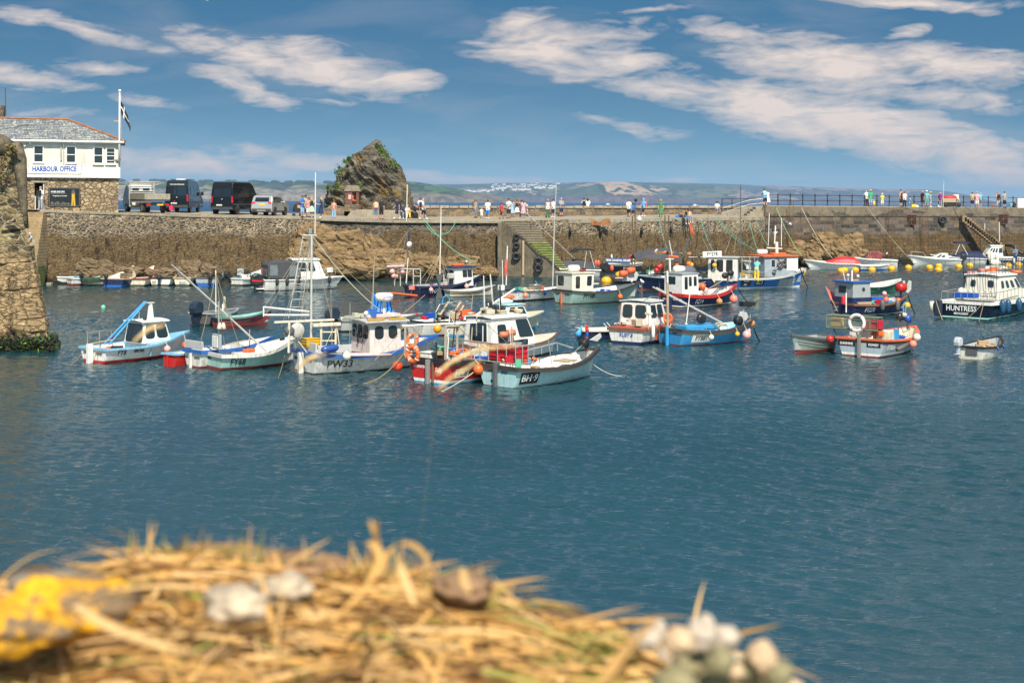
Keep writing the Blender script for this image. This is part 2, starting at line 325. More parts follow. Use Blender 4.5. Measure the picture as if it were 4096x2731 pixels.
# tree line on the left ridge and a beach
mb = MB()
for k in range(260):
 u = 480+rng.random()*1150; q = P(u, 725+ (u-480)*.009,4500+405)
 if mnoise.noise(Vector((u*.02,0,3))) < -.05: continue
 r = 3+rng.random()*5; mb.ball((q.x, q.y, q.z+3), r, 6,(1.8,1,.8))
tag(mb.build('hedgerow_trees', mat('far foliage', (.03,.05,.025),1)), 'dark line of distant trees and hedges along the ridge of the left hills', 'trees', kind='stuff')
mb = MB(); a, c = P(2718,806,8400), P(2840,807.2,8400)
mb.add([(a.x, 8380,.3),(c.x, 8380,.3),(c.x, 8500,9),(a.x+40,8500,9)], [(0,1,2,3)])
struct(mb.build('beach', mat('pale sand', (.75,.68,.55),.9)))
# the white town across the bay
hw = mat('white render', (.80,.78,.74),.8, var=.05); hr = mat('slate roof far', (.16,.14,.14),.8)
def house_mesh():
 mb = MB(); mb.box((0,0,3),(11,8,6)); o = mb; return o
proto = None; cnt = 0
while cnt < 150:
 k = rng.random()
 if k < .25: u, v = rng.normal(1900,28),0; v = 770-(u-1850)*.06+rng.normal(0,2.2)
 elif k < .8: u = rng.uniform(1965,2235); v = 752-(u-1965)*.03+rng.normal(0,5)
 else: u = rng.uniform(2050,2120); v = 760+rng.normal(0,2)
 if not 1845 < u < 2250: continue
 x, z = ray(u, v); hit = HILLS[7200].ray_cast(Vector((0,0, H)), Vector((x, 1, z)).normalized())
 if hit[0] is None: continue
 cnt += 1
 r = empty('house', hit[0], rng.uniform(-.5,.5), 'one of the small white houses of the distant hillside town', 'house', 'white houses of the town across the bay')
 s = rng.uniform(.9,1.7); r.scale = (s, s, s)
 if proto is None:
  w_ = MB().box((0,0,2),(12,8,9)).build('wall', hw, r); f_ = MB().prism([(-6.5,6.4),(0,6.4),(6.5,6.4),(4,9.2),(-4,9.2)], -4.4,4.4).build('roof', hr, r); proto = (w_, f_)
 else:
  for q in proto:
   c = q.copy(); link(c, r)
# ------------------------------------------------------------------ quay: edge line E and back line B in (u, v, distance)
E = [(60,836,103.5),(300,846,105.5),(480,852,108),(650,857,110),(800,862,112),(1000,866,114),(1200,870,116),(1350,876,117.5),(1560,882,119),(2010,884,122),(2270,879,125.5),(2700,871,132),(3060,867.5,140)]
B = [(60,826,121),(480,839,124),(800,846,127),(1200,853,131),(1350,860,132),(1560,868,134),(2010,866,138),(2350,864,141),(2700,858,147),(3060,855,154)]
E2 = [(3060,825.5,140),(3250,827,144),(3600,829,150),(4096,832.5,160),(4500,835,168)]
B2 = [(3060,822,147.5),(4096,829,167.5),(4500,832,175)]
def ip(T, u): q = np.array(T, float); return P(u, np.interp(u, q[:,0], q[:,1]), np.interp(u, q[:,0], q[:,2]))
conc = mat('quay concrete', (.31,.265,.195),.9, var=.25, scale=1.2, bump=.02, bscale=12, grime=((.14,.11,.08),.7))
concd = mat('dark wet concrete', (.15,.12,.08),.8, var=.35, scale=.8, bump=.03, bscale=6, grime=((.035,.03,.02),.9))
def masonry(name, stones, mortar, sw=.42, sh=.20, mw=.055, low=None, lowmortar=None, zl=3.3, ash=False, tide=.55, bumpd=.09):
 m = bpy.data.materials.new(name); m.use_nodes = True; b = NB(m.node_tree); p = m.node_tree.nodes['Principled BSDF']
 tc = b.n('ShaderNodeTexCoord').outputs['Object']; s = b.n('ShaderNodeSeparateXYZ'); b.set(s.inputs[0], tc)
 wn = b.vm('MULTIPLY', b.vm('SUBTRACT', b.noise(tc, 2.2,3,.6, out=1),(.5,.5,.5)),(.34,.2,.22) if not ash else (.05,.05,.04))
 wv = b.vm('ADD', tc, wn)
 if ash:
  s2 = b.n('ShaderNodeSeparateXYZ'); b.set(s2.inputs[0], wv); cx = b.n('ShaderNodeCombineXYZ')
  b.set(cx.inputs[0], s2.outputs[0]); b.set(cx.inputs[1], s2.outputs[2])
  br = b.n('ShaderNodeTexBrick'); br.offset = .37; br.squash = .7; br.squash_frequency = 3; b.set(br.inputs['Vector'], cx.outputs[0])
  br.inputs['Scale'].default_value = 1; br.inputs['Brick Width'].default_value = sw*2; br.inputs['Row Height'].default_value = sh*2
  br.inputs['Mortar Size'].default_value = mw*.45; br.inputs['Mortar Smooth'].default_value = .4
  br.inputs['Color1'].default_value = (0,0,0,1); br.inputs['Color2'].default_value = (1,1,1,1); br.inputs['Mortar'].default_value = (.5,.5,.5,1)
  rnd = br.outputs['Color']; mort = br.outputs['Fac']
 else:
  v = b.map(wv, sc=(1/sw, 1/sw, 1/sh)); c = b.vor(v, 1, out='Color'); sp = b.n('ShaderNodeSeparateColor'); b.set(sp.inputs[0], c); rnd = sp.outputs[0]
  mort = b.mr(b.vor(v, 1, 'DISTANCE_TO_EDGE'), mw*.6, mw*2.2,1,0)
 st = b.ramp(rnd, [(i/max(1, len(stones)-1), q) for i, q in enumerate(stones)], 'CONSTANT' if not ash else 'LINEAR')
 st = b.mix(b.mr(b.noise(tc, 7,5,.7),.3,.7), b.mix(1, st, (.6,.6,.6), 'MULTIPLY'), b.mix(1, st, (1.35,1.35,1.35), 'MULTIPLY'))
 mc = b.mix(b.mr(b.noise(tc, .8,4,.6),.35,.6), mortar, tuple(x*.55 for x in mortar))
 up = b.mix(mort, st, mc)
 if low:
  lo = b.mix(b.mr(b.noise(b.map(tc, sc=(1,1,2.6)),2.6,8,.78),.40,.60), low[0], low[1]); lo = b.mix(b.mr(rnd, .1,.9,0,.75 if ash else .5), lo, tuple(x*(.45 if ash else 1.35) for x in low[0]))
  lo = b.mix(b.m('MULTIPLY', mort, .8), lo, lowmortar or low[0])
  stk = b.noise(b.map(tc, sc=(2.0,2.0,.42)),1.5,6,.72)
  lo = b.mix(b.mr(stk, .52,.64,0,.9), lo, (.03,.022,.014))
  zn = b.m('ADD', s.outputs[2], b.m('MULTIPLY', b.m('SUBTRACT', b.noise(b.map(tc, sc=(.5,.5,.2)),1,5,.65),.5),1.6))
  up = b.mix(b.mr(zn, zl-.25, zl+.25), lo, up)
  up = b.mix(b.mr(b.m('ADD', s.outputs[2], b.m('MULTIPLY', b.m('SUBTRACT', b.noise(tc, 1.5,4),.5),.7)), tide*.6, tide*1.3,1,0), up, (.022,.020,.012))
 up = b.mix(1, up, b.ramp(b.noise(b.map(tc, sc=(1,1,1.6)),5.5,8,.8), [(.30,.35),(.5,1.0),(.70,1.9)]), 'MULTIPLY')
 b.set(p.inputs['Base Color'], up); p.inputs['Roughness'].default_value = .9; p.inputs['Specular IOR Level'].default_value = .25
 bn = b.n('ShaderNodeBump'); bn.inputs['Distance'].default_value = bumpd
 b.set(bn.inputs['Height'], b.m('ADD', b.m('MULTIPLY', b.m('SUBTRACT', 1, mort),.6), b.m('MULTIPLY', b.noise(tc, 9,5,.7),.9))); b.set(p.inputs['Normal'], bn.outputs[0])
 return m
LOW = ((.145,.096,.048),(.055,.037,.019))
mwall = masonry('rubble quay masonry', [(.10,.08,.06),(.16,.12,.085),(.045,.038,.034),(.24,.17,.10),(.075,.06,.05),(.06,.045,.038)], (.50,.40,.27),.36,.15,.07, LOW, (.20,.135,.065),3.55)
mwall2 = masonry('dark quay masonry', [(.09,.075,.06),(.13,.10,.08),(.05,.042,.038),(.17,.13,.09),(.075,.07,.065)], (.34,.27,.18),.44,.17,.05, LOW, (.18,.12,.06),3.7)
mashl = masonry('coursed pier masonry', [(.045,.042,.04),(.10,.085,.07),(.18,.14,.115),(.065,.055,.048),(.20,.145,.09)], (.26,.20,.13),.55,.19,.05,((.20,.130,.055),(.075,.048,.024)),(.10,.07,.045),3.1, True, .8)
mpar = masonry('parapet masonry', [(.10,.09,.08),(.19,.15,.11),(.30,.20,.10),(.07,.065,.06),(.24,.20,.16)], (.42,.34,.24),.45,.14,.04, ash=True)
def wall(name, label, T, u0, u1, mt, batter=.45, relief=.05, step=.14, lump=0, z_top=0, seed=0, ub=-.5):
 q0, q1 = ip(T, u0), ip(T, u1); n = max(4, int((q1-q0).length/step)); us = np.linspace(u0, u1, n+1)
 NV = 40; vs = []
 for i, u in enumerate(us):
  t = ip(T, u); t.z += z_top
  for j in range(NV+1):
   f = j/NV; z = ub+(t.z-ub)*f
   dis = mnoise.fractal(Vector((t.x*1.1, z*1.7, seed)),1,2,5)*relief
   if lump: dis += max(0, mnoise.fractal(Vector((t.x*.35, z*.5, seed+9)),1,2,4)+.15)*lump*max(0,1-z/3.2)
   vs.append((t.x, t.y-batter*(1-f)-dis*min(1,(1-f)*8), z))
 fs = [(i*(NV+1)+j, (i+1)*(NV+1)+j, (i+1)*(NV+1)+j+1, i*(NV+1)+j+1) for i in range(n) for j in range(NV)]
 k = len(vs); a, c = vs[NV], vs[-1]
 vs += [(a[0], a[1]+1.2, a[2]-.02),(c[0], c[1]+1.2, c[2]-.02),(a[0], a[1]+1.2, ub),(c[0], c[1]+1.2, ub)]
 fs += [(k, k+1, k+3, k+2), tuple(range(0, NV+1))+(k, k+2), tuple(range(k-NV-1, k))[::-1]+(k+3, k+1)]
 root = empty(name, (0,0,0),0, label, 'wall')
 mb = MB(); mb.add(vs, fs, True); mb.build('stone_face', mt, root, fix=True)
 return root
def coping(root, T, u0, u1, mt, h=.3, over=.12, depth=.8, step=1.3, z_top=.0):
 q0, q1 = ip(T, u0), ip(T, u1); n = max(1, int((q1-q0).length/step)); us = np.linspace(u0, u1, n+1); mb = MB()
 for i in range(n):
  a, c = ip(T, us[i]+1), ip(T, us[i+1]-.3); ov = over+rng.uniform(-.02,.02); dz = z_top+.012+rng.uniform(-.012,.012)
  mb.add([(a.x, a.y-ov, a.z-h),(c.x, c.y-ov, c.z-h),(c.x, c.y+depth, c.z-h),(a.x, a.y+depth, a.z-h),(a.x, a.y-ov, a.z+dz),(c.x, c.y-ov, c.z+dz),(c.x, c.y+depth, c.z+dz),(a.x, a.y+depth, a.z+dz)],
               [(3,2,1,0),(4,5,6,7),(0,1,5,4),(1,2,6,5),(2,3,7,6),(3,0,4,7)])
 return mb.build('coping', mt, root, bevel=.02)
def gridsurf(name, TA, TB, u0, u1, mt, n=60, dzb=0):
 us = np.linspace(u0, u1, n+1); vs = []
 for u in us: vs += [ip(TA, u), ip(TA, u).lerp(ip(TB, u),.5), ip(TB, u)]
 fs = [(i*3+j, (i+1)*3+j, (i+1)*3+j+1, i*3+j+1) for i in range(n) for j in range(2)]
 mb = MB(); mb.add(vs, fs); o = struct(mb.build(name, mt)); DECKS.append(BVHTree.FromPolygons([Vector(q) for q in vs], fs)); return o
DECKS = []
gridsurf('quay', E, B, 60,3060, conc); gridsurf('pier_deck', E2, B2,3060,4500, conc)
def foot(u, v):
 x, z = ray(u, v); dr = Vector((x, 1, z)).normalized(); best = None
 for t in DECKS:
  h = t.ray_cast(Vector((0,0, H)), dr)
  if h[0] is not None and (best is None or h[3] < best[1]): best = (h[0], h[3])
 if best: return best[0]
 T = (E, B) if u < 3060 else (E2, B2)
 a, c = ip(T[0], u), ip(T[1], u)
 return c if v < (np.interp(u, [q[0] for q in T[1]], [q[1] for q in T[1]])) else a
w_ = wall('harbour_wall', 'tall rubble stone quay wall below the vans, pale mortar along its top courses', E, 150,1280, mwall, seed=1, lump=.5); coping(w_, E, 160,1279, conc, .16,.08)
w_ = wall('harbour_wall', 'dark stone quay wall behind the brown boulders, with a thin concrete ledge on top', E, 1280,2012, mwall2, seed=2, lump=.2); coping(w_, E, 1281,2008, conc, .2,.25,1.4,3)
w_ = wall('harbour_wall', 'weathered stone quay wall to the right of the green steps', E, 2012,3060, mwall, seed=3, lump=.15); coping(w_, E, 2273,3058, conc, .34,.06,.9,1.4)
w_ = wall('harbour_wall', 'high coursed stone pier wall carrying the black railings', E2,3060,4500, mashl, .7,.035, seed=4)
q = empty('unused'); bpy.data.objects.remove(q)
coping(w_, E2,3062,4498, mat('pier edge concrete', (.19,.155,.105),.9, var=.3, scale=1.5, bump=.02, bscale=9, grime=((.09,.06,.04),.8)),.95,.06,1.2,6)
mb = MB(); s_ = []
for u in np.linspace(3064,4490,60):
 t = ip(E2, u); s_.append((t.x, t.y-.16, t.z-.98))
mb.tube(s_, .035,4); mb.build('string_course', mat('stained iron', (.09,.055,.035),.9), w_)
# end face of the higher pier where it meets the lower quay
mb = MB(); a, c = ip(E2,3060), ip(B2,3060); mb.add([(a.x-.01, a.y, 4),(c.x-.01, c.y, 4), c+Vector((-.01,0,0)), a+Vector((-.01,0,0))], [(0,1,2,3)]); mb.build('end_face', conc, w_)
# sea parapet behind the quay
def parapet(u0, u1, vt, label, th=.55):
 root = empty('sea_parapet', (0,0,0),0, label, 'wall'); us = np.linspace(u0, u1,60); vs = []
 for u in us:
  bq = ip(B, u); tz = P(u, vt+rng.uniform(-.5,.7), bq.y).z
  vs += [(bq.x, bq.y, bq.z-.3),(bq.x, bq.y, tz),(bq.x, bq.y+th, tz),(bq.x, bq.y+th, bq.z-4)]
 fs = [(i*4+j, (i+1)*4+j, (i+1)*4+j+1, i*4+j+1) for i in range(59) for j in range(3)]+[(0,1,2,3),(236,237,238,239)]
 MB().add(vs, fs).build('stone_face', mpar, root)
 mb = MB(); n = int((ip(B, u1)-ip(B, u0)).length/1.1); uu = np.linspace(u0, u1, n+1)
 for i in range(n):
  a, c = ip(B, uu[i]+1), ip(B, uu[i+1]-1); hh = rng.uniform(.2,.3); z = P((uu[i]+uu[i+1])/2, vt, a.y).z
  mb.box(((a.x+c.x)/2,(a.y+c.y)/2+th/2, z+hh/2-.09),((c-a).length, th+.16, hh), math.atan2(c.y-a.y, c.x-a.x), taper=(rng.uniform(.9,1),.85))
 mb.build('capstones', mat('capstone', (.27,.22,.16),.95, var=.5, scale=.9, bump=.05, bscale=4), root, bevel=.04)
parapet(1640,3058,829.5, 'low stone parapet along the seaward side of the quay where people stroll')
# ramp, steps and slope from the quay up to the higher pier
a0, a1 = foot(2890,866), P(3058,826,143.2)
r_ = empty('ramp', (0,0,0),0, 'sloping concrete ramp rising from the low quay to the railed pier', 'ramp')
mb = MB(); a0, a1 = P(2880,862,143), P(3010,829.5,144)
mb.add([(a0.x, 142.5, a0.z),(a1.x, 142.5, a1.z),(ip(E2,3061).x+.1,142.5,5.98),(ip(E2,3061).x+.1,142.5,4.6),(a0.x, 142.5,4.6),(a0.x, 148, a0.z),(a1.x, 148, a1.z),(ip(E2,3061).x+.1,148,5.98)],
       [(0,1,2,3,4),(0,5,6,1),(1,6,7,2)]); mb.build('slope', conc, r_)
s_ = empty('stone_steps', (0,0,0),0, 'short flight of stone steps beside the ramp at the start of the pier', 'steps')
mb = MB(); x0, x1 = P(2965,850,140.5).x, P(3058,850,140.5).x
for k in range(6): mb.box(((x0+k*.28+x1)/2+.0,141.3,4.72+k*.22),(x1-x0-k*.28,1.9-.0*k, .22))
mb.build('treads', conc, s_, bevel=.015)
# ------------------------------------------------------------------ stairs block in the middle, and the left and right wall stairs
MB_alg = mat('green algae steps', (.10,.13,.02),.8, var=.5, scale=1.5, bump=.02, grime=((.06,.05,.02),.6))
def stairs_mid():
 root = empty('harbour_steps', (0,0,0),0, 'concrete landing steps with bright green algae going down to the water beside a cruise boat', 'steps')
 y0 = 120.9; n = 21; L = P(2016,880, y0); Rr = P(2236,1050, y0-2.4); xL, xR = L.x, Rr.x; zt = 4.62
 up = MB(); lo = MB(); nu = MB(); nl = MB(); concd2 = mat('shaded stained risers', (.17,.14,.09),.9, var=.4, grime=((.06,.05,.03),.7))  # riser shade is put into the darker base colour, stains on top
 for k in range(n):
  t = k/(n-1); z = zt-.20*k; x = xL+(xR-xL)*t**.92; w = 2.25-1.5*t; y = y0+.75-t*2.2
  (up if k < 9 else lo).box((x+w/2, y+1.5,(z-.5)/2),(w, 3.0, z+.5)); (nu if k < 9 else nl).box((x+w/2, y+.12, z+.025),(w+.02,.34,.05))
 up.build('dry_treads', concd2, root, bevel=.025); lo.build('algae_treads', MB_alg, root, bevel=.025)
 nu.build('lit_edge', conc, root); nl.build('lit_algae_edge', mat('sunlit algae edge', (.30,.31,.12),.85, var=.4), root)  # added pale strips paint the sunlit edge of each tread
 fr = [(xL-.25,4.62),(xL+.25,4.45),(xL+.9,3.75),(xL+1.35,3.30),(xL+2.9,1.75),(xL+3.3,1.65),(xL+3.6,1.5),(xR+.25,.35),(xR+.25,-.5),(xL-.25,-.5)]
 yy = lambda x: y0-.1-(x-xL)*.42
 N_ = len(fr); mb = MB(); mb.add([(x, yy(x), z) for x, z in fr]+[(x, yy(x)+.35, z) for x, z in fr], [tuple(range(N_)), tuple(range(2*N_-1, N_-1,-1))]+[(i, i+N_, (i+1)%N_+N_, (i+1)%N_) for i in range(N_)]); mb.build('retaining_wall', concd, root, bevel=.03)
 mb = MB(); mb.tube([(x, yy(x)+.1, z+.04) for x, z in fr[3:8]], .13,6); mb.build('curb', mat('weed covered curb', (.028,.024,.018),.9, bump=.03), root)
 MB().box((xL-.35, y0-.3,2.0),(.35,.5,5.0)).build('pillar', concd, root, bevel=.03)
 mb = MB(); mb.box((xL+1.65, y0-.95,1.6),(.16,.12,2.9)); mb.build('timber_fender', wood, root)
 for dy in (.1,.8):
  mb = MB(); mb.tube([(xL+1.1, y0+dy+.6,5.65),(xL+1.9, y0+dy+.4,5.35),(xR+1.4, y0+dy-.9,1.5)], .025,6)
  for t in (.1,.35,.6): x = xL+1.9+(xR-xL-.5)*t; z = 5.35-3.85*t; mb.tube([(x, y0+dy+.4-1.3*t, z),(x, y0+dy+.4-1.3*t, z-1.0)], .028,5)
  mb.build('handrail', dgrey, root)
 return xL, y0
xL, y0 = stairs_mid()
def tyre(p, r, axis='Y', label='', w=.42):
 o = MB(); M = Matrix.Rotation(PI/2,4, 'X') if axis == 'Y' else Matrix.Rotation(PI/2,4, 'Y')
 o.torus((0,0,0), r*.68, r*.32, M, 22,8); o = o.build('tyre_fender', black); o.location = p
 return tag(o, label, 'tyre', 'old tyres hung as fenders')
for k, (z, l) in enumerate(((3.35, 'topmost of the three black tyres hung on the concrete stair block'),(2.6, 'middle one of three black tyres hung on the concrete stair block'),(1.7, 'lowest and largest of three black tyres hung on the stair block'))):
 tyre((xL+1.05, y0-.72, z),(.30,.30,.40)[k], 'Y', l)
tyre((xL+2.9, y0-1.55,1.35),.40, 'Y', 'upper weedy tyre at the foot of the stair block'); tyre((xL+2.9, y0-1.55,.75),.38, 'Y', 'lower weedy tyre at the foot of the stair block')
for u, v, l in ((2281,925,'nearest the green steps'),(2403,925,'beneath the rusty plate'),(2567,923,'by the tall pole'),(2685,917,'left of the dangling red net')):
 q = ip(E, u); tyre(P(u, v, q.y-.40),.33, 'X', f'black tyre hung edge-on on the quay wall {l}')
q = ip(E2,3770); t_ = tyre(P(3770,879, q.y-.62),.48, 'Y', 'big black tyre chained to the pier wall between two rusty grilles'); t_['group'] = None; del t_['group']
def grille(u, v):
 q = ip(E2, u); root = empty('iron_grille', P(u, v, q.y-.58),0, f'square rusty iron grille set in the pier wall {"left" if u < 3800 else "right"} of the big tyre', 'grille', 'rusty grilles')
 MB().box((0,.1,0),(1.0,.1,.95)).build('recess', mat('recess shade', (.02,.014,.01),.95), root)  # solid near-black plate, the shade of a recess put into its colour
 mb = MB()
 for a in range(8): mb.tube([(0,0,0),(.55*math.cos(a*PI/4),0,.5*math.sin(a*PI/4))], .035,4)
 for sx in (-.5,.5): mb.tube([(sx, .02,-.5),(sx, .02,.5)], .03,4); mb.tube([(-.5,.02, sx),(.5,.02, sx)], .03,4)
 mb.build('bars', rust, root)
grille(3646,879); grille(4013,877)
# left stairs beside the harbour office
root = empty('harbour_steps', (0,0,0),0, 'narrow steep stone stairs going down to the water left of the office wall', 'steps')
xa, xb = P(112,960,104).x, P(176,960,104).x; mb = MB(); lowm = MB()
for k in range(26):
 z = 5.35-k*.215; y = 103.9-k*.26*.0-(k*.14)
 (mb if k < 18 else lowm).box(((xa+xb)/2+k*.012, y+1.0, z-.45),(xb-xa+k*.01,2.2,.9))
stepm = mat('worn sandstone steps', (.33,.23,.12),.9, var=.3, scale=1.5, bump=.02, grime=((.12,.08,.04),.7))
mb.build('dry_treads', stepm, root, bevel=.02); lowm.build('algae_treads', MB_alg, root, bevel=.02)
# right wall stair
root = empty('harbour_steps', (0,0,0),0, 'narrow stone stairs let into the face of the right pier wall', 'steps')
mb = MB(); q = ip(E2,3830); a, c = P(3850,862, q.y-.85), P(4010,985, q.y-.85)
for k in range(17):
 x = a.x+(c.x-a.x)*k/17; z = a.z+(c.z-a.z)*k/17; mb.box((x+.2, a.y+.25, z-.35),((c.x-a.x)/17+.25,.75,.7))
mb.build('treads', mat('sand coloured steps', (.24,.17,.09),.9, var=.3), root, bevel=.02)
mb = MB(); a, c = P(3893,898, q.y-1.3), P(3985,980, q.y-1.3); mb.tube([a, c], .1,4); mb.build('stringer', mat('dark stringer', (.05,.035,.025),.9), root)
h_ = MB(); a, c = P(3826,797, q.y-1.2), P(3993,938, q.y-1.5); h_.tube([a, c], .045,6); h_.tube([P(3826,797, q.y-.3), P(3826,835, q.y-.3)], .04,6); h_.tube([a, P(3826,797, q.y-.3)], .03,5); h_.build('handrail', dgrey, root)
# ------------------------------------------------------------------ natural rock
def rock_mat(name, a, c, hi, veg=None, ang=-55, tide=False, lich=None):
 m = bpy.data.materials.new(name); m.use_nodes = True; b = NB(m.node_tree); p = m.node_tree.nodes['Principled BSDF']
 tc = b.n('ShaderNodeTexCoord').outputs['Object']
 v = b.map(tc, rot=(0, R(ang),0), sc=(.35,1,2.2))
 n1 = b.noise(v, 1.6,8,.72,.6); n2 = b.noise(v, 6,6,.7)
 base = b.ramp(n1, [(.30, c),(.5, a),(.68, hi)])
 base = b.mix(b.mr(n2,.5,.7,0,.75), base, c)
 base = b.mix(b.mr(n2,.42,.3,0,.55), base, hi)
 if lich: base = b.mix(b.mr(b.noise(tc, .55,5,.65),.55,.62,0,.8), base, lich)
 if veg: base = b.mix(b.mr(b.noise(tc, .5,5,.6),.60,.65), base, veg)
 if tide:
  s = b.n('ShaderNodeSeparateXYZ'); b.set(s.inputs[0], tc)
  base = b.mix(b.mr(b.m('ADD', s.outputs[2], b.m('MULTIPLY', b.noise(tc, 1.5,4),.6)),.5,1.0,1,0), base, (.03,.026,.012))
 b.set(p.inputs['Base Color'], base); p.inputs['Roughness'].default_value = .92; p.inputs['Specular IOR Level'].default_value = .25
 bn = b.n('ShaderNodeBump'); bn.inputs['Distance'].default_value = .22; b.set(bn.inputs['Height'], b.m('ADD', b.m('MULTIPLY', n1,.6), b.m('MULTIPLY', n2,.5))); b.set(p.inputs['Normal'], bn.outputs[0])
 return m
rkm = rock_mat('slate stack rock', (.115,.10,.075),(.028,.025,.02),(.32,.28,.21), None, 58, lich=(.26,.16,.04))
OUT = [(385,1300),(385,1140),(440,1060),(430,990),(520,950),(580,860),(590,740),(640,640),(720,610),(740,520),(830,460),(840,400),(960,360),(1060,270),(1190,190),(1240,150),(1310,170),(1350,260),(1430,340),(1460,430),(1520,470),(1540,530),(1600,560),(1680,650),(1720,760),(1760,870),(1830,970),(1860,1130),(1875,1340)]
pts = [P(1200+x/4.127,520+y/4.127,133) for x, y in OUT]
k_top = 15; left = pts[:k_top+1]; right = pts[k_top:][::-1]
def edge_x(L, z):
 zs = [q.z for q in L]; xs_ = [q.x for q in L]
 o = np.argsort(zs); return float(np.interp(z, np.array(zs)[o], np.array(xs_)[o]))
root = empty('rock_stack', (0,0,0),0, 'tall jagged slate rock rising above the quay behind the strollers', 'rock')
NZ, NA = 150,190; ztop = pts[k_top].z; zb = 4.0; vs = []
ca, sa = math.cos(R(56)), math.sin(R(56))
for j in range(NZ+1):
 z = zb+(ztop-zb)*(j/NZ)**.9*.999; xl, xr = edge_x(left, z), edge_x(right, z); cx, hw_ = (xl+xr)/2, max(.05,(xr-xl)/2)
 for i in range(NA):
  a = 2*PI*i/NA; dep = hw_*.75+.4
  x, y = cx+hw_*math.cos(a)*(1.0),134+dep*math.sin(a)
  w = mnoise.fractal(Vector((x*.25, y*.3, z*.25)),1,2,3)
  q = (x*sa+z*ca)*.85+w*1.1+y*.22
  saw = (q*1.1) % 1.0; saw = saw**1.8 if saw < .88 else (1-saw)/.12
  q2 = ((x*sa+z*ca)*2.9+w*2+y*.5) % 1.0
  d = saw*.55+q2*.17+mnoise.fractal(Vector((x*1.3, y*1.3, z*.8)),1,2,5)*.25+w*.45-.35
  edge = min(1,(ztop-z)*.5+.12)
  vs.append((x+math.cos(a)*d*.35*edge, y+math.sin(a)*d*edge*1.1, z+mnoise.noise(Vector((x*3, y*3, z*3)))*.08))
fs = [(j*NA+i, j*NA+(i+1)%NA, (j+1)*NA+(i+1)%NA, (j+1)*NA+i) for j in range(NZ) for i in range(NA)]+[tuple(NZ*NA+i for i in range(NA))]
MB().add(vs, fs).build('rock_face', rkm, root)
STACK = BVHTree.FromPolygons(vs, fs)
def tufts(name, root, spots, mt, s=.16, n=60, bv=None, axis_y=131.0):
 mb = MB()
 for (u, v, rr) in spots:
  for _ in range(n):
   du, dv = rng.normal(0, rr*.5,2); x, z = ray(u+du, v+dv)
   o = Vector((0,0, H)); h = bv.ray_cast(o, Vector((x, 1, z)).normalized()) if bv else (None,)
   q = h[0] if h[0] is not None else Vector((x*axis_y, axis_y, H+z*axis_y))
   q = q+Vector((rng.normal(0,.05),-.05-rng.random()*.15, rng.normal(0,.05)))
   a = Vector(rng.normal(0,1,3)).normalized()*s*rng.uniform(.5,1.2); c = Vector(rng.normal(0,1,3)).normalized()*s*rng.uniform(.4,1)
   mb.add([q, q+a, q+a+c, q+c], [(0,1,2,3)])
 return mb.build(name, mt, root, fix=False)
leaf = mat('cliff plants', (.075,.13,.02),.8, var=.5, scale=2)
S = lambda x, y: (1200+x/4.127,520+y/4.127)
tufts('plants', root, [(*S(x, y), r) for x, y, r in ((1290,260,9),(1340,330,11),(1400,410,15),(1430,440,12),(1540,580,15),(1590,600,13),(1500,560,9),(660,640,13),(620,700,12),(600,900,13),(610,950,8),(470,955,11),(960,920,12),(975,960,8),(760,530,8),(810,470,7))], leaf, .16,70, STACK)
# little shelter niche with a lifebuoy at the foot of the stack
bx0, bx1 = P(1385,0,129).x, P(1440,0,129).x
root = empty('lifebuoy_shelter', (0,0,0),0, 'small gabled brick shelter on a rubble base built against the rock', 'shelter')
brick = masonry('red brick', [(.22,.05,.035),(.16,.04,.03),(.28,.08,.05)], (.40,.33,.28),.11,.04,.03, ash=True)
zb0, zb1, zb2, zb3 = P(1400,846,129).z, P(1400,818,129).z, P(1400,766,129).z, P(1400,742,129).z
cxs = (bx0+bx1)/2; w_b = bx1-bx0
MB().box((cxs, 129.8,(zb0+zb1)/2),(w_b+.12,1.5, zb1-zb0)).build('plinth', mpar, root)
mb = MB(); wl = w_b*.52; mb.box((bx0+wl/2,129.75,(zb1+zb2)/2),(wl, 1.3, zb2-zb1)); mb.box((bx1-.12,129.75,(zb1+zb2)/2),(.24,1.3, zb2-zb1)); mb.box((cxs, 130.32,(zb1+zb2)/2),(w_b-.02,.16, zb2-zb1-.01)); mb.build('brick_wall', brick, root)
MB().box((bx0+wl+(w_b-wl-.24)/2,130.1,(zb1+zb2)/2),(w_b-wl-.26,.22, zb2-zb1-.04)).build('niche', white, root)
mb = MB(); mb.prism([(bx0-.12, zb2),(bx1+.12, zb2),(bx1-.12, zb3),(bx0+.02+.1, zb3)], 129.0,130.5, tap=1); mb.build('roof', mat('stone slates', (.24,.20,.15),.9, var=.3, bump=.03), root, bevel=.03)
MB().box((bx0+.42,129.08,(zb1+zb2)/2+.1),(.26,.02,.42)).build('notice', mat('pink notice', (.62,.36,.34),.6), root)
def ring(p, r, m1, m2, label, M=None, group='life rings', th=.24):
 root = empty('life_ring', p, 0, label, 'life ring', group); M = M or Matrix.Rotation(PI/2,4, 'X')
 MB().torus((0,0,0), r*(1-th), r*th, M, 28,10).build('ring', m1, root)
 mb = MB()
 for k in range(4):
  a = k*PI/2+.6; c = Vector((r*(1-th)*math.cos(a), r*(1-th)*math.sin(a),0)); mb.torus(M @ c, r*th*1.03, r*.05, M @ Matrix.Rotation(a, 4, 'Z') @ Matrix.Rotation(PI/2,4, 'X'),12,6)
 mb.build('band', m2, root); return root
ring(Vector((bx0+wl+.12,129.6,(zb1+zb2)/2-.02)),.36, obuoy, white, 'orange life ring inside the brick shelter', Matrix.Rotation(PI/2,4, 'X') @ Matrix.Rotation(R(60),4, 'Y'))
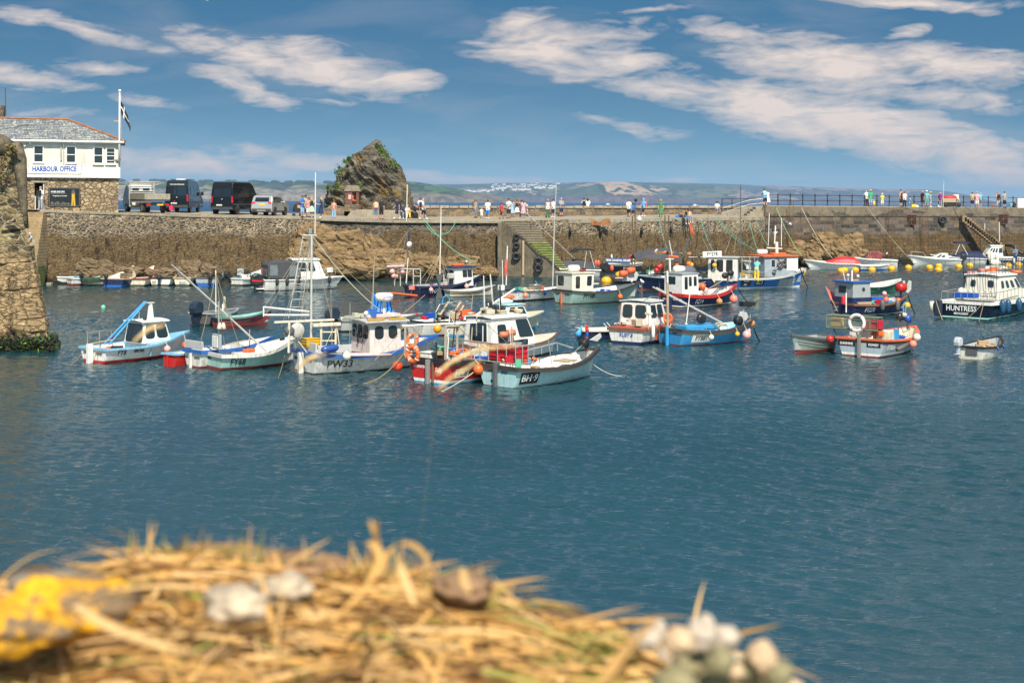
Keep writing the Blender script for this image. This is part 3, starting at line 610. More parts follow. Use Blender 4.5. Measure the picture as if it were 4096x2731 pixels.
# concrete plinth seat in front of the stack
a, c = P(1385,0,127.5), P(1700,0,128.5)
root = empty('concrete_plinth', (0,0,0),0, 'long low concrete ledge in front of the rock where people sit', 'ledge')
mb = MB(); poly = [(a.x+.1,4.5),(a.x+.1,4.95),(a.x+.4,5.35),(a.x+.9,5.50),(c.x, 5.42),(c.x, 4.5)]; mb.prism(poly, 128.6,131.2); mb.build('block', conc, root, bevel=.06)
mb = MB(); poly = [(P(1290,0,130).x, 4.5),(P(1290,0,130).x, 5.45),(P(1345,0,130).x, 5.9),(P(1385,0,130).x, 5.7),(P(1385,0,130).x, 4.5)]; mb.prism(poly, 129.6,130.8)
tag(mb.build('wall_stub', mpar, None, bevel=.05), 'rounded stub of stone wall to the left of the rock', 'wall')
bkm = rock_mat('shore boulder rock', (.25,.165,.08),(.085,.055,.03),(.40,.27,.14), None, 50, tide=True)
def boulders(root_label, spots, d0, name='rock_outcrop', mt=None, relief=.28):
 root = empty(name, (0,0,0),0, root_label, 'rocks')
 for (u, v, ru, rv, dd) in spots:
  c = P(u, v, d0+dd); r1, r2 = ru/F*d0, rv/F*d0; mb = MB(); N1, N2 = 40,30; vs = []; sd_ = rng.uniform(0,50)
  tilt = rng.uniform(-.5,.3)
  for j in range(N2+1):
   th = PI*j/N2
   for i in range(N1):
    a = 2*PI*i/N1; q = Vector((math.sin(th)*math.cos(a), math.sin(th)*math.sin(a), math.cos(th)))
    f = 1+mnoise.fractal(q*1.3+Vector((sd_, 0,0)),1,2,5)*relief
    f -= ((q.x*2.2+q.z*1.6+mnoise.noise(q*2+Vector((sd_,)*3))*.8) % .9)*.16
    f = f*(1/max(abs(q.x), abs(q.z), abs(q.y)))**.35
    vs.append((c.x+r1*f*(q.x+q.z*tilt*.3), c.y+r1*.8*f*q.y, c.z+r2*f*q.z))
  fs = [(j*N1+i, j*N1+(i+1)%N1,(j+1)*N1+(i+1)%N1,(j+1)*N1+i) for j in range(N2) for i in range(N1)]
  mb.add(vs, fs); mb.build('boulder', mt or bkm, root)
 return root
boulders('big brown boulders heaped against the quay wall behind the moored cabin boat', [
 (1215,1040,70,75,.3),(1270,985,90,90,.8),(1330,1050,80,75,-.8),(1395,985,80,70,.6),(1420,1055,70,60,-1.0),(1500,1020,60,80,-.2),(1540,1050,50,60,-.9),
 (1460,1080,90,40,-1.3),(1290,1090,80,40,-1.2),(1600,1080,60,45,-1),(1660,1060,70,50,-.5),(1720,1065,60,45,-.3),(1790,1075,70,40,-.2),(1880,1082,60,32,0),(1950,1092,45,25,.3),(1580,1030,70,40,.3),(1850,1050,70,30,.6)], 114.5)
boulders('low brown boulders at the foot of the pier wall behind the covered speedboats', [
 (3170,1000,60,45,-.5),(3240,1020,50,45,-.8),(3300,985,60,60,-.2),(3360,1010,55,55,-.8),(3410,990,45,60,-.3),(3100,1010,60,35,0),(3440,1030,40,35,-.6)], 142.9)
boulders('dark bedrock bulging from the foot of the left quay wall', [(350,1075,60,45,.6),(420,1085,50,45,.4),(300,1090,50,35,.5),(760,1090,55,50,.6),(840,1095,50,40,.5),(520,1095,80,30,.5),(640,1100,60,28,.5),(220,1110,50,25,.4)], 105.3,
 mt=rock_mat('dark shore rock', (.20,.14,.08),(.07,.05,.03),(.30,.22,.13), None, 50, tide=True))
# ------------------------------------------------------------------ near pier wall on the left
root = empty('near_pier_wall', (0,0,0),0, 'near rough stone pier end rising out of the water at the left edge', 'wall')
nearm = masonry('near pier masonry', [(.10,.075,.045),(.22,.165,.085),(.06,.045,.03),(.30,.23,.12),(.15,.14,.06)], (.38,.32,.20),.50,.20,.045,((.40,.28,.15),(.17,.115,.06)),(.22,.15,.08),3.9, tide=.45, bumpd=.10)
def edge(z):
 t = (8.7-z)/8.7; u = np.interp(z, [0,.65,2.5,3.9,4.68,5.75,7.3,8.4], [208,196,160,132,115,95,83,76]); return float(u)
NZ, NX = 90,60; vs = []
for j in range(NZ+1):
 z = -.4+8.9*j/NZ; dd = 60+(z*.10); xe = ray(edge(max(0, z)),0)[0]*dd
 for i in range(NX+1):
  t = i/NX; x = xe-4.2*t
  blk = mnoise.fractal(Vector((x*.9, z*1.3,3)),1,2,6)*.13*(1.6 if z < 3.6 else .8)
  if z < 2.2 and t > .2: blk += max(0, mnoise.fractal(Vector((x*.6, z*.7,8)),1,2,4)+.1)*.5*(1-z/2.2)
  vs.append((x, dd+t*.2-blk*min(1, i/3), z))
fs = [(j*(NX+1)+i, j*(NX+1)+i+1,(j+1)*(NX+1)+i+1,(j+1)*(NX+1)+i) for j in range(NZ) for i in range(NX)]
k = len(vs)
for j in range(NZ+1): x, y, z = vs[j*(NX+1)]; vs.append((x-1.5, y+3.5, z))
fs += [(j*(NX+1),(j+1)*(NX+1), k+j+1, k+j) for j in range(NZ)]
x, y, z = vs[NZ*(NX+1)]; vs.append((x-4.2, y+3.5, z)); fs.append(tuple(NZ*(NX+1)+i for i in range(NX+1))+(len(vs)-1, k+NZ))
MB().add(vs, fs, True).build('stone_face', nearm, root)
qm = mat('quoin sandstone', (.29,.205,.105),.95, var=.2, scale=1.4, bump=.05, bscale=5, grime=((.16,.11,.06),.6))
mb = MB(); z = .75; k = 0
while z < 4.1:
 h = rng.uniform(.5,.7); w = (1.3 if k % 2 else .85)*rng.uniform(.9,1.1); zc = z+h/2; dd = 60+zc*.10; xe = ray(edge(zc),0)[0]*dd
 mb.box((xe-w/2+.02, dd+.2, zc),(w, .55, h*.985), M=Matrix.Rotation(-.10,4, 'Y')); z += h; k += 1
mb.box((ray(edge(5.6),0)[0]*60.5-.45,60.75,5.35),(1.0,.6,.62), M=Matrix.Rotation(-.08,4, 'Y'))
mb.build('quoins', nearm, root, bevel=.025)
mb = MB(); pp = [(P(38,588,61.2)), P(62,592,60.9), P(78,640,60.8), P(86,720,60.7), P(96,840,60.6), P(104,900,60.5)]
mb.tube(pp, [.18,.34,.30,.24,.15,.08], 8); mb.tube([P(-30,578,61), P(10,582,61), P(45,600,61)], [.5,.45,.35], 8); mb.build('leaning_capstone', mat('old capstone', (.12,.095,.06),.95, var=.7, scale=2, bump=.15, bscale=3, grime=((.04,.03,.02),.8)), root)
tufts('plants', root, [(20,640,22),(40,590,14),(10,700,18),(60,600,8)], mat('dry wall plants', (.16,.12,.04),.9, var=.4),.12,60, None, 60.3)
mb = MB()
for _ in range(1500):
 t = rng.random(); u = -20+235*t; z = abs(rng.normal(0,.22)); q = P(u, 1392-z*80,59.4-rng.random()*.3)
 if q.z < -.02: q.z = .02
 a = Vector(rng.normal(0,1,3)).normalized()*.13; c = Vector(rng.normal(0,1,3)).normalized()*.1; mb.k = int(rng.random() < (.3 if 60 < u < 200 else .12))
 mb.add([q, q+a, q+a+c, q+c], [(0,1,2,3)])
mb.build('seaweed', [mat('dark seaweed', (.018,.02,.008),.7), mat('bright algae', (.10,.20,.01),.7)], root, fix=False)
mb = MB(); N1, N2 = 30,20; c = P(205,1350,60.2); vs = []
for j in range(N2+1):
 for i in range(N1):
  a, th = 2*PI*i/N1, PI*j/N2; q = Vector((math.sin(th)*math.cos(a), math.sin(th)*math.sin(a), math.cos(th))); f = .62*(1+mnoise.fractal(q*1.5,1,2,4)*.3); vs.append((c.x-.35+q.x*f*1.15, c.y+.3+q.y*f, .05+q.z*f))
mb.add(vs, [(j*N1+i, j*N1+(i+1)%N1,(j+1)*N1+(i+1)%N1,(j+1)*N1+i) for j in range(N2) for i in range(N1)], True); mb.build('weedy_toe', mat('weedy rock', (.022,.028,.010),.8, var=.6, bump=.06, bscale=5, grime=((.07,.13,.01),.8)), root)
# ------------------------------------------------------------------ railings
def railing(label, T, u0, u1, posts, hgt, mt, knob=True, mids=(.5,), ut=None, sag=0):
 root = empty('railing', (0,0,0),0, label, 'railing')
 for u in posts:
  q = ip(T, u); mb = MB()
  if knob: mb.lathe([(.11,0),(.11,.06),(.055,.14),(.05, hgt*.48),(.085, hgt*.5),(.085, hgt*.56),(.05, hgt*.6),(.05, hgt-.1),(.09, hgt-.06),(.09, hgt+.02),(.04, hgt+.06),(.06, hgt+.12),(.02, hgt+.18)], (0,0,0),8)
  else: mb.tube([(0,0,0),(0,0,hgt)], .035,6)
  o = mb.build('post', mt, root); o.location = q
 for k, f in enumerate((1.0,)+mids):
  uu = np.linspace(u0, u1,40); mb = MB(); mb.tube([ip(T, u)+Vector((0,0, hgt*f-.02)) for u in uu], .028,5); mb.build('top_rail' if k == 0 else 'middle_rail', mt, root)
iron = mat('black painted iron', (.012,.012,.014),.45)
railing('long black cast iron railing along the top of the right-hand pier', B2,3062,4400, [3062+i*49.5 for i in range(27)], 1.13, iron, True, (.48,))
railing('rusty brown tube railing along the sea edge behind the parked vans', B, 485,1200, [500,640,838,960,1192], 1.1, mat('rusty tube', (.13,.06,.045),.7), False, (.5,))
mb = MB(); q0 = P(2888,842,142.4); q1 = P(3000,800,142.4); q2 = P(3060,794,142.4)
for a in (0,.45): mb.tube([q0+Vector((0,0,-a+.2)), q1+Vector((0,0,-a)), q2+Vector((0,0,-a))], .03,5)
for u, v1, v2 in ((2910,835,862),(2940,820,855),(2995,798,835)): mb.tube([P(u, v1,142.4), P(u, v2,142.4)], .03,5)
tag(mb.build('handrail', steel), 'grey tubular handrail rising along the ramp to the pier', 'handrail')
mb = MB(); q = P(2888,795,146); mb.tube([q, P(2888,846,146)], .05,6); mb.tube([q, P(3062,794,147)], .04,6); mb.tube([P(2888,813,146), P(3062,812,147)], .03,6); mb.tube([P(2928,795,146), P(2928,833,146)], .04,6); tag(mb.build('railing', iron), 'plain square-ended black rail at the head of the ramp', 'railing')
# ------------------------------------------------------------------ boats: kit
def text_mesh(s, size, font_shear=0, bold=0, ext=.002, cw=1.0):
 c = bpy.data.curves.new('t', 'FONT'); c.body = s; c.size = size; c.extrude = ext; c.offset = bold; c.shear = font_shear
 c.align_x = 'CENTER'; c.align_y = 'CENTER'; c.resolution_u = 2
 o = bpy.data.objects.new('t', c); COL.objects.link(o); dg = bpy.context.evaluated_depsgraph_get(); dg.update()
 me = bpy.data.meshes.new_from_object(o.evaluated_get(dg)); vs = [(v.co.x*cw, v.co.y, v.co.z) for v in me.vertices]; fs = [tuple(p.vertices) for p in me.polygons]
 bpy.data.objects.remove(o); bpy.data.curves.remove(c); bpy.data.meshes.remove(me); return vs, fs
def letters(s, size, fn, mt, parent, name='lettering', bold=0, shear=0, cw=1.0):
 vs, fs = text_mesh(s, size, shear, bold, .002, cw); mb = MB(); mb.add([fn(*v) for v in vs], fs)
 return mb.build(name, mt, parent, fix=False)
def rrect(w, h, r, n=3):
 r = min(r, w/2-.001, h/2-.001); o = []
 for cx, cy, a0 in ((w/2-r, h/2-r, 0),(-w/2+r, h/2-r, 90),(-w/2+r, -h/2+r, 180),(w/2-r, -h/2+r, 270)):
  for k in range(n+1): a = R(a0+90*k/n); o.append((cx+r*math.cos(a), cy+r*math.sin(a)))
 return o
def panel(name, q, fx0, fx1, fz0, fz1, mt, parent, off=.01, th=.02, r=.06):
 # rounded panel laid on the quad q (bl, br, tr, tl), coordinates as fractions
 bl, br, tr, tl = [Vector(p) for p in q]; nrm = (br-bl).cross(tl-bl).normalized()
 def at(fx, fz): return bl.lerp(br, fx).lerp(tl.lerp(tr, fx), fz)
 w = (br-bl).length*(fx1-fx0); h = (tl-bl).length*(fz1-fz0); poly = rrect(w, h, r); n = len(poly)
 vs = []
 for o in (off-th, off):
  for x, y in poly: vs.append(at(fx0+(x/w+.5)*(fx1-fx0), fz0+(y/h+.5)*(fz1-fz0))+nrm*o)
 mb = MB(); mb.add(vs, [tuple(range(n, 2*n)), tuple(range(n-1,-1,-1))]+[(i, (i+1)%n, n+(i+1)%n, n+i) for i in range(n)])
 return mb.build(name, mt, parent)
SPLIT = dict(gantry='gantry_post', sorting_frame='sorting_board', fishing_rods='fishing_rod', roof_rods='roof_rod', radar_brace='radar_brace', cage_leg='cage_leg', rod_holder='rod_holder', poles='long_pole', awning_pole='awning_pole', boom='boom', stay='stay', loose_lines='loose_line', blue_pole='blue_pole', hand_shaped_fenders='hand_fender', gallows='gallows_bar', wire='wire')
class Boat:
 def __init__(s, name, label, cat, A, Bw, B=2.0, ft=.6, fm=.6, fb=1.1, rake=.45, tw=.78, top=white, band=None, bandh=.1, rail=black, railh=.07, railw=.05,
                 boot=None, booth=.05, anti=dred, antih=.05, near=-1, inner=white, sole=.18, fore=None, foremat=None, ex=(.32,.75), full=2.3, L=None, stripe=None, keel=-.3, group=None, h=None, open_=True, tu=0):
  a, c = WP(*A), WP(*Bw); s.near = near
  s.B, s.ft, s.fm, s.fb, s.rake, s.tw, s.ex, s.full, s.zk = B, ft, fm, fb, rake, tw, ex, full, keel
  hwt = B/2*tw*.85; d = c-a
  if h is not None: th = R(h); s.L = L or 5
  else: s.L = L or math.sqrt(max(.5, d.length**2-hwt**2)); th = math.atan2(d.y, d.x)-math.atan2(-near*hwt, s.L)
  port = Vector((-math.sin(th), math.cos(th),0)); s.o = a-port*near*hwt
  s.th = th; s.root = empty(name, s.o, th, label, cat, group); s.M = s.root.matrix_basis.copy(); s.Mi = s.M.inverted()
  s.name = name; s.hull(top, band, bandh, rail, railh, railw, boot, booth, anti, antih, inner, sole, fore, foremat, stripe, open_); s.sole = sole
 def g(s, t):
  if t < .42: return s.tw+(1-s.tw)*math.sin(PI/2*t/.42)
  return max(0.0,1-((t-.42)/.58)**s.full)
 def zg(s, t): return s.fm+(s.ft-s.fm)*max(0,1-t/.45)**2+(s.fb-s.fm)*max(0,(t-.3)/.7)**2.2
 def hw(s, t, z):
  zg = s.zg(t); q = max(0., min(1., (z-s.zk)/(zg-s.zk))); e = s.ex[0]+(s.ex[1]-s.ex[0])*t**1.5
  return s.B/2*s.g(t)*q**e
 def xx(s, t, z): return t*s.L+s.rake*(max(z, -.1)/s.fb)*t**5
 def side(s, x, z, off=0):
  t = min(.99, max(0, x/s.L)); return Vector((s.xx(t, z), s.near*(s.hw(t, z)+off), z))
 def hull(s, top, band, bandh, rail, railh, railw, boot, booth, anti, antih, inner, sole, fore, foremat, stripe, open_):
  NS = 30; ts = [1-(1-i/NS)**1.25 for i in range(NS+1)]; mats = [top, anti, boot or anti, band or top, stripe[2] if stripe else top]
  def rows(t):
   zg = s.zg(t); r = [s.zk, -.08, antih, antih+booth]; lo = antih+booth
   b1 = zg-bandh if band else zg-.06; hi = b1
   for f in (.33,.66): r.append(lo+(hi-lo)*f)
   if stripe: r += [zg-stripe[0], zg-stripe[1]]
   else: r += [lo+(hi-lo)*.85, lo+(hi-lo)*.93]
   r += [hi if not stripe else max(hi, zg-stripe[1]+.01), zg]; return r
  mk = [1,1,2,0,0,0,4,0,3]; mb = MB(); vs = []; n = 10
  for t in ts:
   for sg in (-1,1):
    for z in rows(t): vs.append((s.xx(t, z), sg*s.hw(t, z), z))
  for i in range(NS):
   for sg in (0,1):
    for j in range(n-1):
     a = i*2*n+sg*n+j; c = (i+1)*2*n+sg*n+j; mb.k = mk[j]
     mb.add([], []); mb.f.append((a, c, c+1, a+1) if sg == 0 else (a, a+1, c+1, c)); mb.mi.append(mk[j]); mb.sm.append(True)
  mb.v = vs
  for j in range(n-1): mb.f.append((j, j+1, n+j+1, n+j)); mb.mi.append(mk[j]); mb.sm.append(False)
  s.h = mb.build('hull', mats, s.root, fix=False); me = s.h.data

  mb = MB()
  for sg in (-1,1):
   vs = []
   for t in ts:
    z = s.zg(t); w = s.hw(t, z); x = s.xx(t, z)+(railw if t > .98 else 0)
    for a, c in ((w+railw, z-railh),(w+railw, z+.015),(max(0, w-.07), z+.015),(max(0, w-.07), z-railh)): vs.append((x, sg*a, c))
   fs = [(i*4+j, (i+1)*4+j, (i+1)*4+(j+1)%4, i*4+(j+1)%4) for i in range(NS) for j in range(4)]+[(0,1,2,3),(NS*4+3, NS*4+2, NS*4+1, NS*4)]
   mb.add(vs, fs)
  z = s.zg(0); w = s.hw(0, z); mb.box((-.005,0, z-railh/2+.0095),(.11,2*(w+railw)+.004, railh+.021))
  mb.build('gunwale', rail, s.root)
  if open_:
   mb = MB(); vs = []; t2 = [t for t in ts if t < .965]
   for t in t2:
    z = s.zg(t)-.01; w = max(.02, s.hw(t, z)-.065); w2 = max(.01, min(w-.05, s.hw(t, sole)-.03))
    x = s.xx(t, z)+(.05 if t == 0 else 0)-(.05 if t > .95 else 0)
    vs += [(x, -w, z),(x, -w2, sole+.15),(x, -w2*.85, sole),(x, w2*.85, sole),(x, w2, sole+.15),(x, w, z)]
   m_ = len(t2); fs = [(i*6+j, (i+1)*6+j, (i+1)*6+j+1, i*6+j+1) for i in range(m_-1) for j in range(5)]+[tuple(range(6)), tuple((m_-1)*6+j for j in range(5,-1,-1))]
   mb.add(vs, fs); mb.build('inside_lining', inner, s.root, fix=False)
   if fore is None:
    mb = MB()
    for x in (.3,.55):
     t = x; mb.box((x*s.L, 0, s.zg(t)-.22),(.24,2*s.hw(t, s.zg(t)-.22)-.04,.035))
    mb.build('thwart', wood, s.root)
  if fore is not None:
   mb = MB(); vs = []; t2 = [fore]+[t for t in ts if t > fore+.01]
   for t in t2:
    z = s.zg(t)+.018; w = max(.005, s.hw(t, z)-.03); cam_ = .10*min(1,(1-t)*3)
    vs += [(s.xx(t, z)-.02*(t > .97),-w, z),(s.xx(t, z),-w*.5, z+cam_*.8),(s.xx(t, z),0, z+cam_),(s.xx(t, z), w*.5, z+cam_*.8),(s.xx(t, z)-.02*(t > .97), w, z)]
   m_ = len(t2); fs = [(i*5+j, (i+1)*5+j, (i+1)*5+j+1, i*5+j+1) for i in range(m_-1) for j in range(4)]
   k = len(vs); w = s.hw(fore, s.zg(fore))-.05; vs += [(fore*s.L, -w, sole),(fore*s.L, w, sole)]; fs.append((k, k+1,4,3,2,1,0))
   mb.add(vs, fs, False); mb.build('foredeck', foremat or top, s.root)
 # --- coordinates
 def loc(s, w): return s.Mi @ Vector(w)
 def w(s, p): return s.M @ Vector(p)
 def q(s, u, v, y=0):
  x, z = ray(u, v); o = s.Mi @ Vector((0,0, H)); d = (s.Mi.to_3x3() @ Vector((x, 1, z)))
  t = (y-o.y)/d.y; return o+d*t
 def qx(s, u, v, x=0):
  a, z = ray(u, v); o = s.Mi @ Vector((0,0, H)); d = (s.Mi.to_3x3() @ Vector((a, 1, z)))
  return o+d*((x-o.x)/d.x)
 # --- parts
 def tubes(s, name, lst, mt, parent=None, n=6):
  if name in SPLIT:
   for l in lst: o = MB().tube(l[0], l[1], n).build(SPLIT[name], mt, parent or s.root)
   return o
  mb = MB()
  for pts, r in lst: mb.tube(pts, r, n)
  return mb.build(name, mt, parent or s.root)
 def box(s, name, c, d, mt, rz=0, bevel=.015, parent=None, M=None, taper=(1,1)):
  return MB().box(c, d, rz, M, taper).build(name, mt, parent or s.root, bevel=bevel)
 def text(s, txt, xc, zc, size, mt, where='side', bold=0, cw=1.0, shear=0, plate=None, y0=0, name='lettering'):
  if where == 'side':
   f = lambda a, c, e: s.side(xc-s.near*a, zc+c, .018+e)
  elif where == 'transom': f = lambda a, c, e: Vector((-.012-e, y0-a, zc+c))
  else: f = where
  if plate:
   w, h, pm = plate; n = 8; vs = [f(-w/2+w*i/n, -h/2+h*j/5,-.008) for i in range(n+1) for j in range(6)]
   if where == 'transom': vs = [v+Vector((-.006,0,0)) for v in vs]
   MB().add(vs, [(i*6+j, i*6+6+j, i*6+7+j, i*6+1+j) for i in range(n) for j in range(5)]).build('name_plate', pm, s.root, fix=False)
  return letters(txt, size, f, mt, s.h, name, bold, shear, cw)
 def rudder(s, mt, h=.55, w=.10, dep=.16, z0=-.3, out=.10):
  return MB().box((-.03-dep/2-.02,0, z0+(h+.3-0)/2),(dep, w, h+.3)).build('rudder_post', mt, s.root, bevel=.01)
 def house(s, x0, x1, hw, z0, z1, mt, roof=white, rakef=.12, rakea=0., tap=.93, over=.1, rh=.06, wins=(), wm=None, name='wheelhouse', y0=0, dome=0, roofname='roof', bev=.03):
  yb, yt = hw, hw*tap; a0, a1 = x0+rakea, x1-rakef
  vs = [(x0, y0-yb, z0),(x1, y0-yb, z0),(a1, y0-yt, z1),(a0, y0-yt, z1),(x0, y0+yb, z0),(x1, y0+yb, z0),(a1, y0+yt, z1),(a0, y0+yt, z1)]
  cab = MB().add(vs, [(0,1,2,3),(5,4,7,6),(4,0,3,7),(1,5,6,2),(3,2,6,7),(1,0,4,5)]).build(name, mt, s.root, bevel=bev)
  F_ = {'S': (vs[0], vs[1], vs[2], vs[3]), 'P': (vs[5], vs[4], vs[7], vs[6]), 'A': (vs[4], vs[0], vs[3], vs[7]), 'F': (vs[1], vs[5], vs[6], vs[2])}
  for w_ in wins:
   fc, fx0, fx1, fz0, fz1 = w_[:5]; r = w_[5] if len(w_) > 5 else .06; ln = (Vector(F_[fc][1])-Vector(F_[fc][0])).length; b = .03
   fr = panel('window', F_[fc], fx0-b/ln, fx1+b/ln, fz0-b/(z1-z0), fz1+b/(z1-z0), wm or blackp, cab, .008,.02, r+b)
   g_ = panel('pane', F_[fc], fx0, fx1, fz0, fz1, glass, cab, .014,.02, r); g_.parent = cab; g_.name = 'pane'
  mb = MB(); n = 6; vs = []; X0, X1, Y = a0-over, a1+over, yt+over*.8
  for i in range(n+1):
   y = -Y+2*Y*i/n; zc = z1+dome*(1-(y/Y)**2)
   vs += [(X0, y0+y, zc-.0),(X1, y0+y, zc),(X1, y0+y, zc+rh),(X0, y0+y, zc+rh)]
  mb.add(vs, [(i*4+j, i*4+4+j, i*4+4+(j+1)%4, i*4+(j+1)%4) for i in range(n) for j in range(4)]+[(3,2,1,0),(n*4, n*4+1, n*4+2, n*4+3)])
  mb.build(roofname, roof, s.root, bevel=.012); return cab
 def outboard(s, x=-.25, y=0, z=.55, sc=1.0, mt=blackp, tilt=0, stripe=None, name='outboard_motor'):
  M = Matrix.Translation((x, y, z)) @ Matrix.Rotation(R(tilt),4, 'Y') @ Matrix.Diagonal((sc, sc, sc, 1)); mb = MB()
  prof = [(-.26,.0),(-.30,.22),(-.24,.42),(-.05,.50),(.16,.46),(.22,.30),(.20,.02)]
  mb.prism(prof, -.17,.17, M); c = mb.build('outboard_motor', mt, s.root, bevel=.05*sc)
  mb = MB(); mb.add([M @ Vector(p) for p in []], []); mb.prism([(-.16,.0),(.10,.0),(.02,-.62),(-.10,-.62)], -.07,.07, M); mb.prism([(-.26,-.42),(.04,-.42),(.04,-.46),(-.26,-.46)], -.14,.14, M); mb.box(M @ Vector((.16,0,.03)),(.14*sc, .22*sc, .14*sc)); mb.build('drive_leg', mt, c, bevel=.01)
  if stripe: MB().prism([(-.27,.16),(-.29,.24),(.20,.20),(.20,.14)], -.176,.176, M).build('stripe', stripe, c)
  return c
 def antenna(s, x, y, z, h, r=.014, mt=white, lean=0, name='whip_antenna'):
  return s.tubes(name, [([(x, y, z),(x+lean, y, z+h)], r)], mt)
 def clutter(s, x0, x1, n, z=None, seed=1, mats=None, hw=.5, name='deck_gear'):
  rr = np.random.default_rng(seed); ms = mats or [bcrate, rcrate, ropeg, wood, galv, ropew, orange, black]
  for _ in range(n):
   x = rr.uniform(x0, x1); y = rr.uniform(-1,1)*hw; zz_ = (z if z is not None else s.sole)+rr.uniform(0,.10); mt = ms[int(rr.integers(len(ms)))]; k = rr.random(); mb = MB()
   if k < .35: a, c, e = rr.uniform(.12,.42,3); mb.box((x, y, zz_+e*.35),(a, c, e*.7), rr.uniform(0,3), taper=(1.08,1.08)); nm = 'gear_box'
   elif k < .65:
    for q_ in range(3): mb.torus((x, y, zz_+.04+q_*.035), rr.uniform(.1,.2),.03, Matrix.Rotation(rr.uniform(-.2,.2),4, 'X'),12,5)
    nm = 'rope_coil'
   elif k < .75: mb.ball((x, y, zz_+.1), rr.uniform(.06,.12),8); nm = 'float'
   else:
    p = Vector((x, y, zz_+.08)); L_ = []; nm = 'loose_line'
    for q_ in range(7): L_.append(p.copy()); p = p+Vector((rr.normal(0,.16), rr.normal(0,.16), rr.normal(0,.06)))
    mb.tube(L_, rr.uniform(.012,.025),5)
   mb.build(nm, mt, s.root)
def hang_buoy(b, x, r, mt, label, drop=.25, group='buoys and fenders hung on the boats', kind='ball', lan=ropew, other=False, h=None, name=None):
 sgn = -1 if other else 1; t = min(.985, max(0.001, x/b.L)); z0 = b.zg(t); z = z0-drop-r
 w = max(b.hw(t, z0)+.05, b.hw(t, max(z, .05)))
 p = b.w((b.xx(t, z0), sgn*b.near*(w+r*.92), z)); g = b.w((b.xx(t, z0), sgn*b.near*(b.hw(t, z0)+.05), z0+.02))
 root = empty(name or ('buoy' if kind == 'ball' else 'fender'), p, b.th, label, 'buoy' if kind == 'ball' else 'fender', group); mb = MB()
 if kind == 'ball': mb.ball((0,0,0), r, 18); mb.lathe([(r*.35, r*.9),(r*.22, r*1.08),(r*.2, r*1.2)], (0,0,0),10); tp = r*1.2
 else:
  L_ = h or r*5; mb.lathe([(r*.2,-L_/2-r*.5),(r*.55,-L_/2-r*.2),(r, -L_/2+r*.5),(r*1.03,0),(r, L_/2-r*.5),(r*.55, L_/2+r*.2),(r*.2, L_/2+r*.5)], (0,0,0),14); tp = L_/2+r*.5
 mb.build('float', mt, root); d = root.matrix_basis.inverted() @ g
 MB().tube([(0,0, tp-.02), d], .014,5).build('lanyard', lan, root); return root
def rope(p0, p1, label, mt=ropew, sag=.5, r=.018, n=12, name='mooring_rope', group=None):
 p0, p1 = Vector(p0), Vector(p1); pts = []
 for i in range(n+1):
  t = i/n; q = p0.lerp(p1, t); q.z -= sag*4*t*(1-t); pts.append(q)
 o = MB().tube(pts, r, 5).build(name, mt); return tag(o, label, 'rope', group or 'ropes and mooring lines')
def gull(p, rz, label, fly=False, sc=1.0):
 root = empty('gull', p, rz, label, 'gull', None); mb = MB()
 mb.tube([(-.22*sc, 0,.13*sc),(-.1*sc, 0,.17*sc),(.05*sc, 0,.20*sc),(.14*sc, 0,.25*sc),(.19*sc, 0,.31*sc),(.235*sc, 0,.32*sc)], [.02*sc, .06*sc, .085*sc, .06*sc, .042*sc, .03*sc], 8)
 mb.tube([(.23*sc, 0,.32*sc),(.30*sc, 0,.305*sc)], [.012*sc, .004*sc], 5)
 if not fly: mb.tube([(.02*sc, .03*sc, .14*sc),(.02*sc, .03*sc, 0)], .008*sc, 4); mb.tube([(.02*sc, -.03*sc, .14*sc),(.02*sc, -.03*sc, 0)], .008*sc, 4)
 mb.build('body', mat('gull white', (.75,.74,.72),.7), root); mb = MB()
 for sy in (-1,1):
  if fly: mb.add([(.1*sc, sy*.04*sc, .22*sc),(.12*sc, sy*.35*sc, .34*sc),(.0, sy*.62*sc, .24*sc),(-.06*sc, sy*.33*sc, .30*sc),(-.06*sc, sy*.04*sc, .20*sc)], [(0,1,3,4),(1,2,3)])
  else: mb.add([(.1*sc, sy*.075*sc, .24*sc),(.0, sy*.092*sc, .14*sc),(-.26*sc, sy*.02*sc, .11*sc),(-.1*sc, sy*.05*sc, .24*sc)], [(0,1,2,3)])
 mb.build('wings', mat('gull grey', (.30,.32,.35),.7), root); return root
# ------------------------------------------------------------------ boats of the middle row, near to far
def zz(ox, oy, s): return lambda x, y: (ox+x/s, oy+y/s)
ZA, ZB, ZC, ZD = zz(0,900,2.613), zz(600,1000,2.8), zz(1050,1000,2.8), zz(1500,1060,2.476)
ZE, ZF, ZG, ZH = zz(1300,680,2.8), zz(1950,740,3.016), zz(2550,740,2.94), zz(3250,700,2.78)
ZI, ZJ, ZK, ZL, ZM = zz(2250,1130,2.767), zz(3100,1080,2.361), zz(700,520,2.376), zz(3640,960,4.612), zz(1450,1150,2.94)
BO = {}
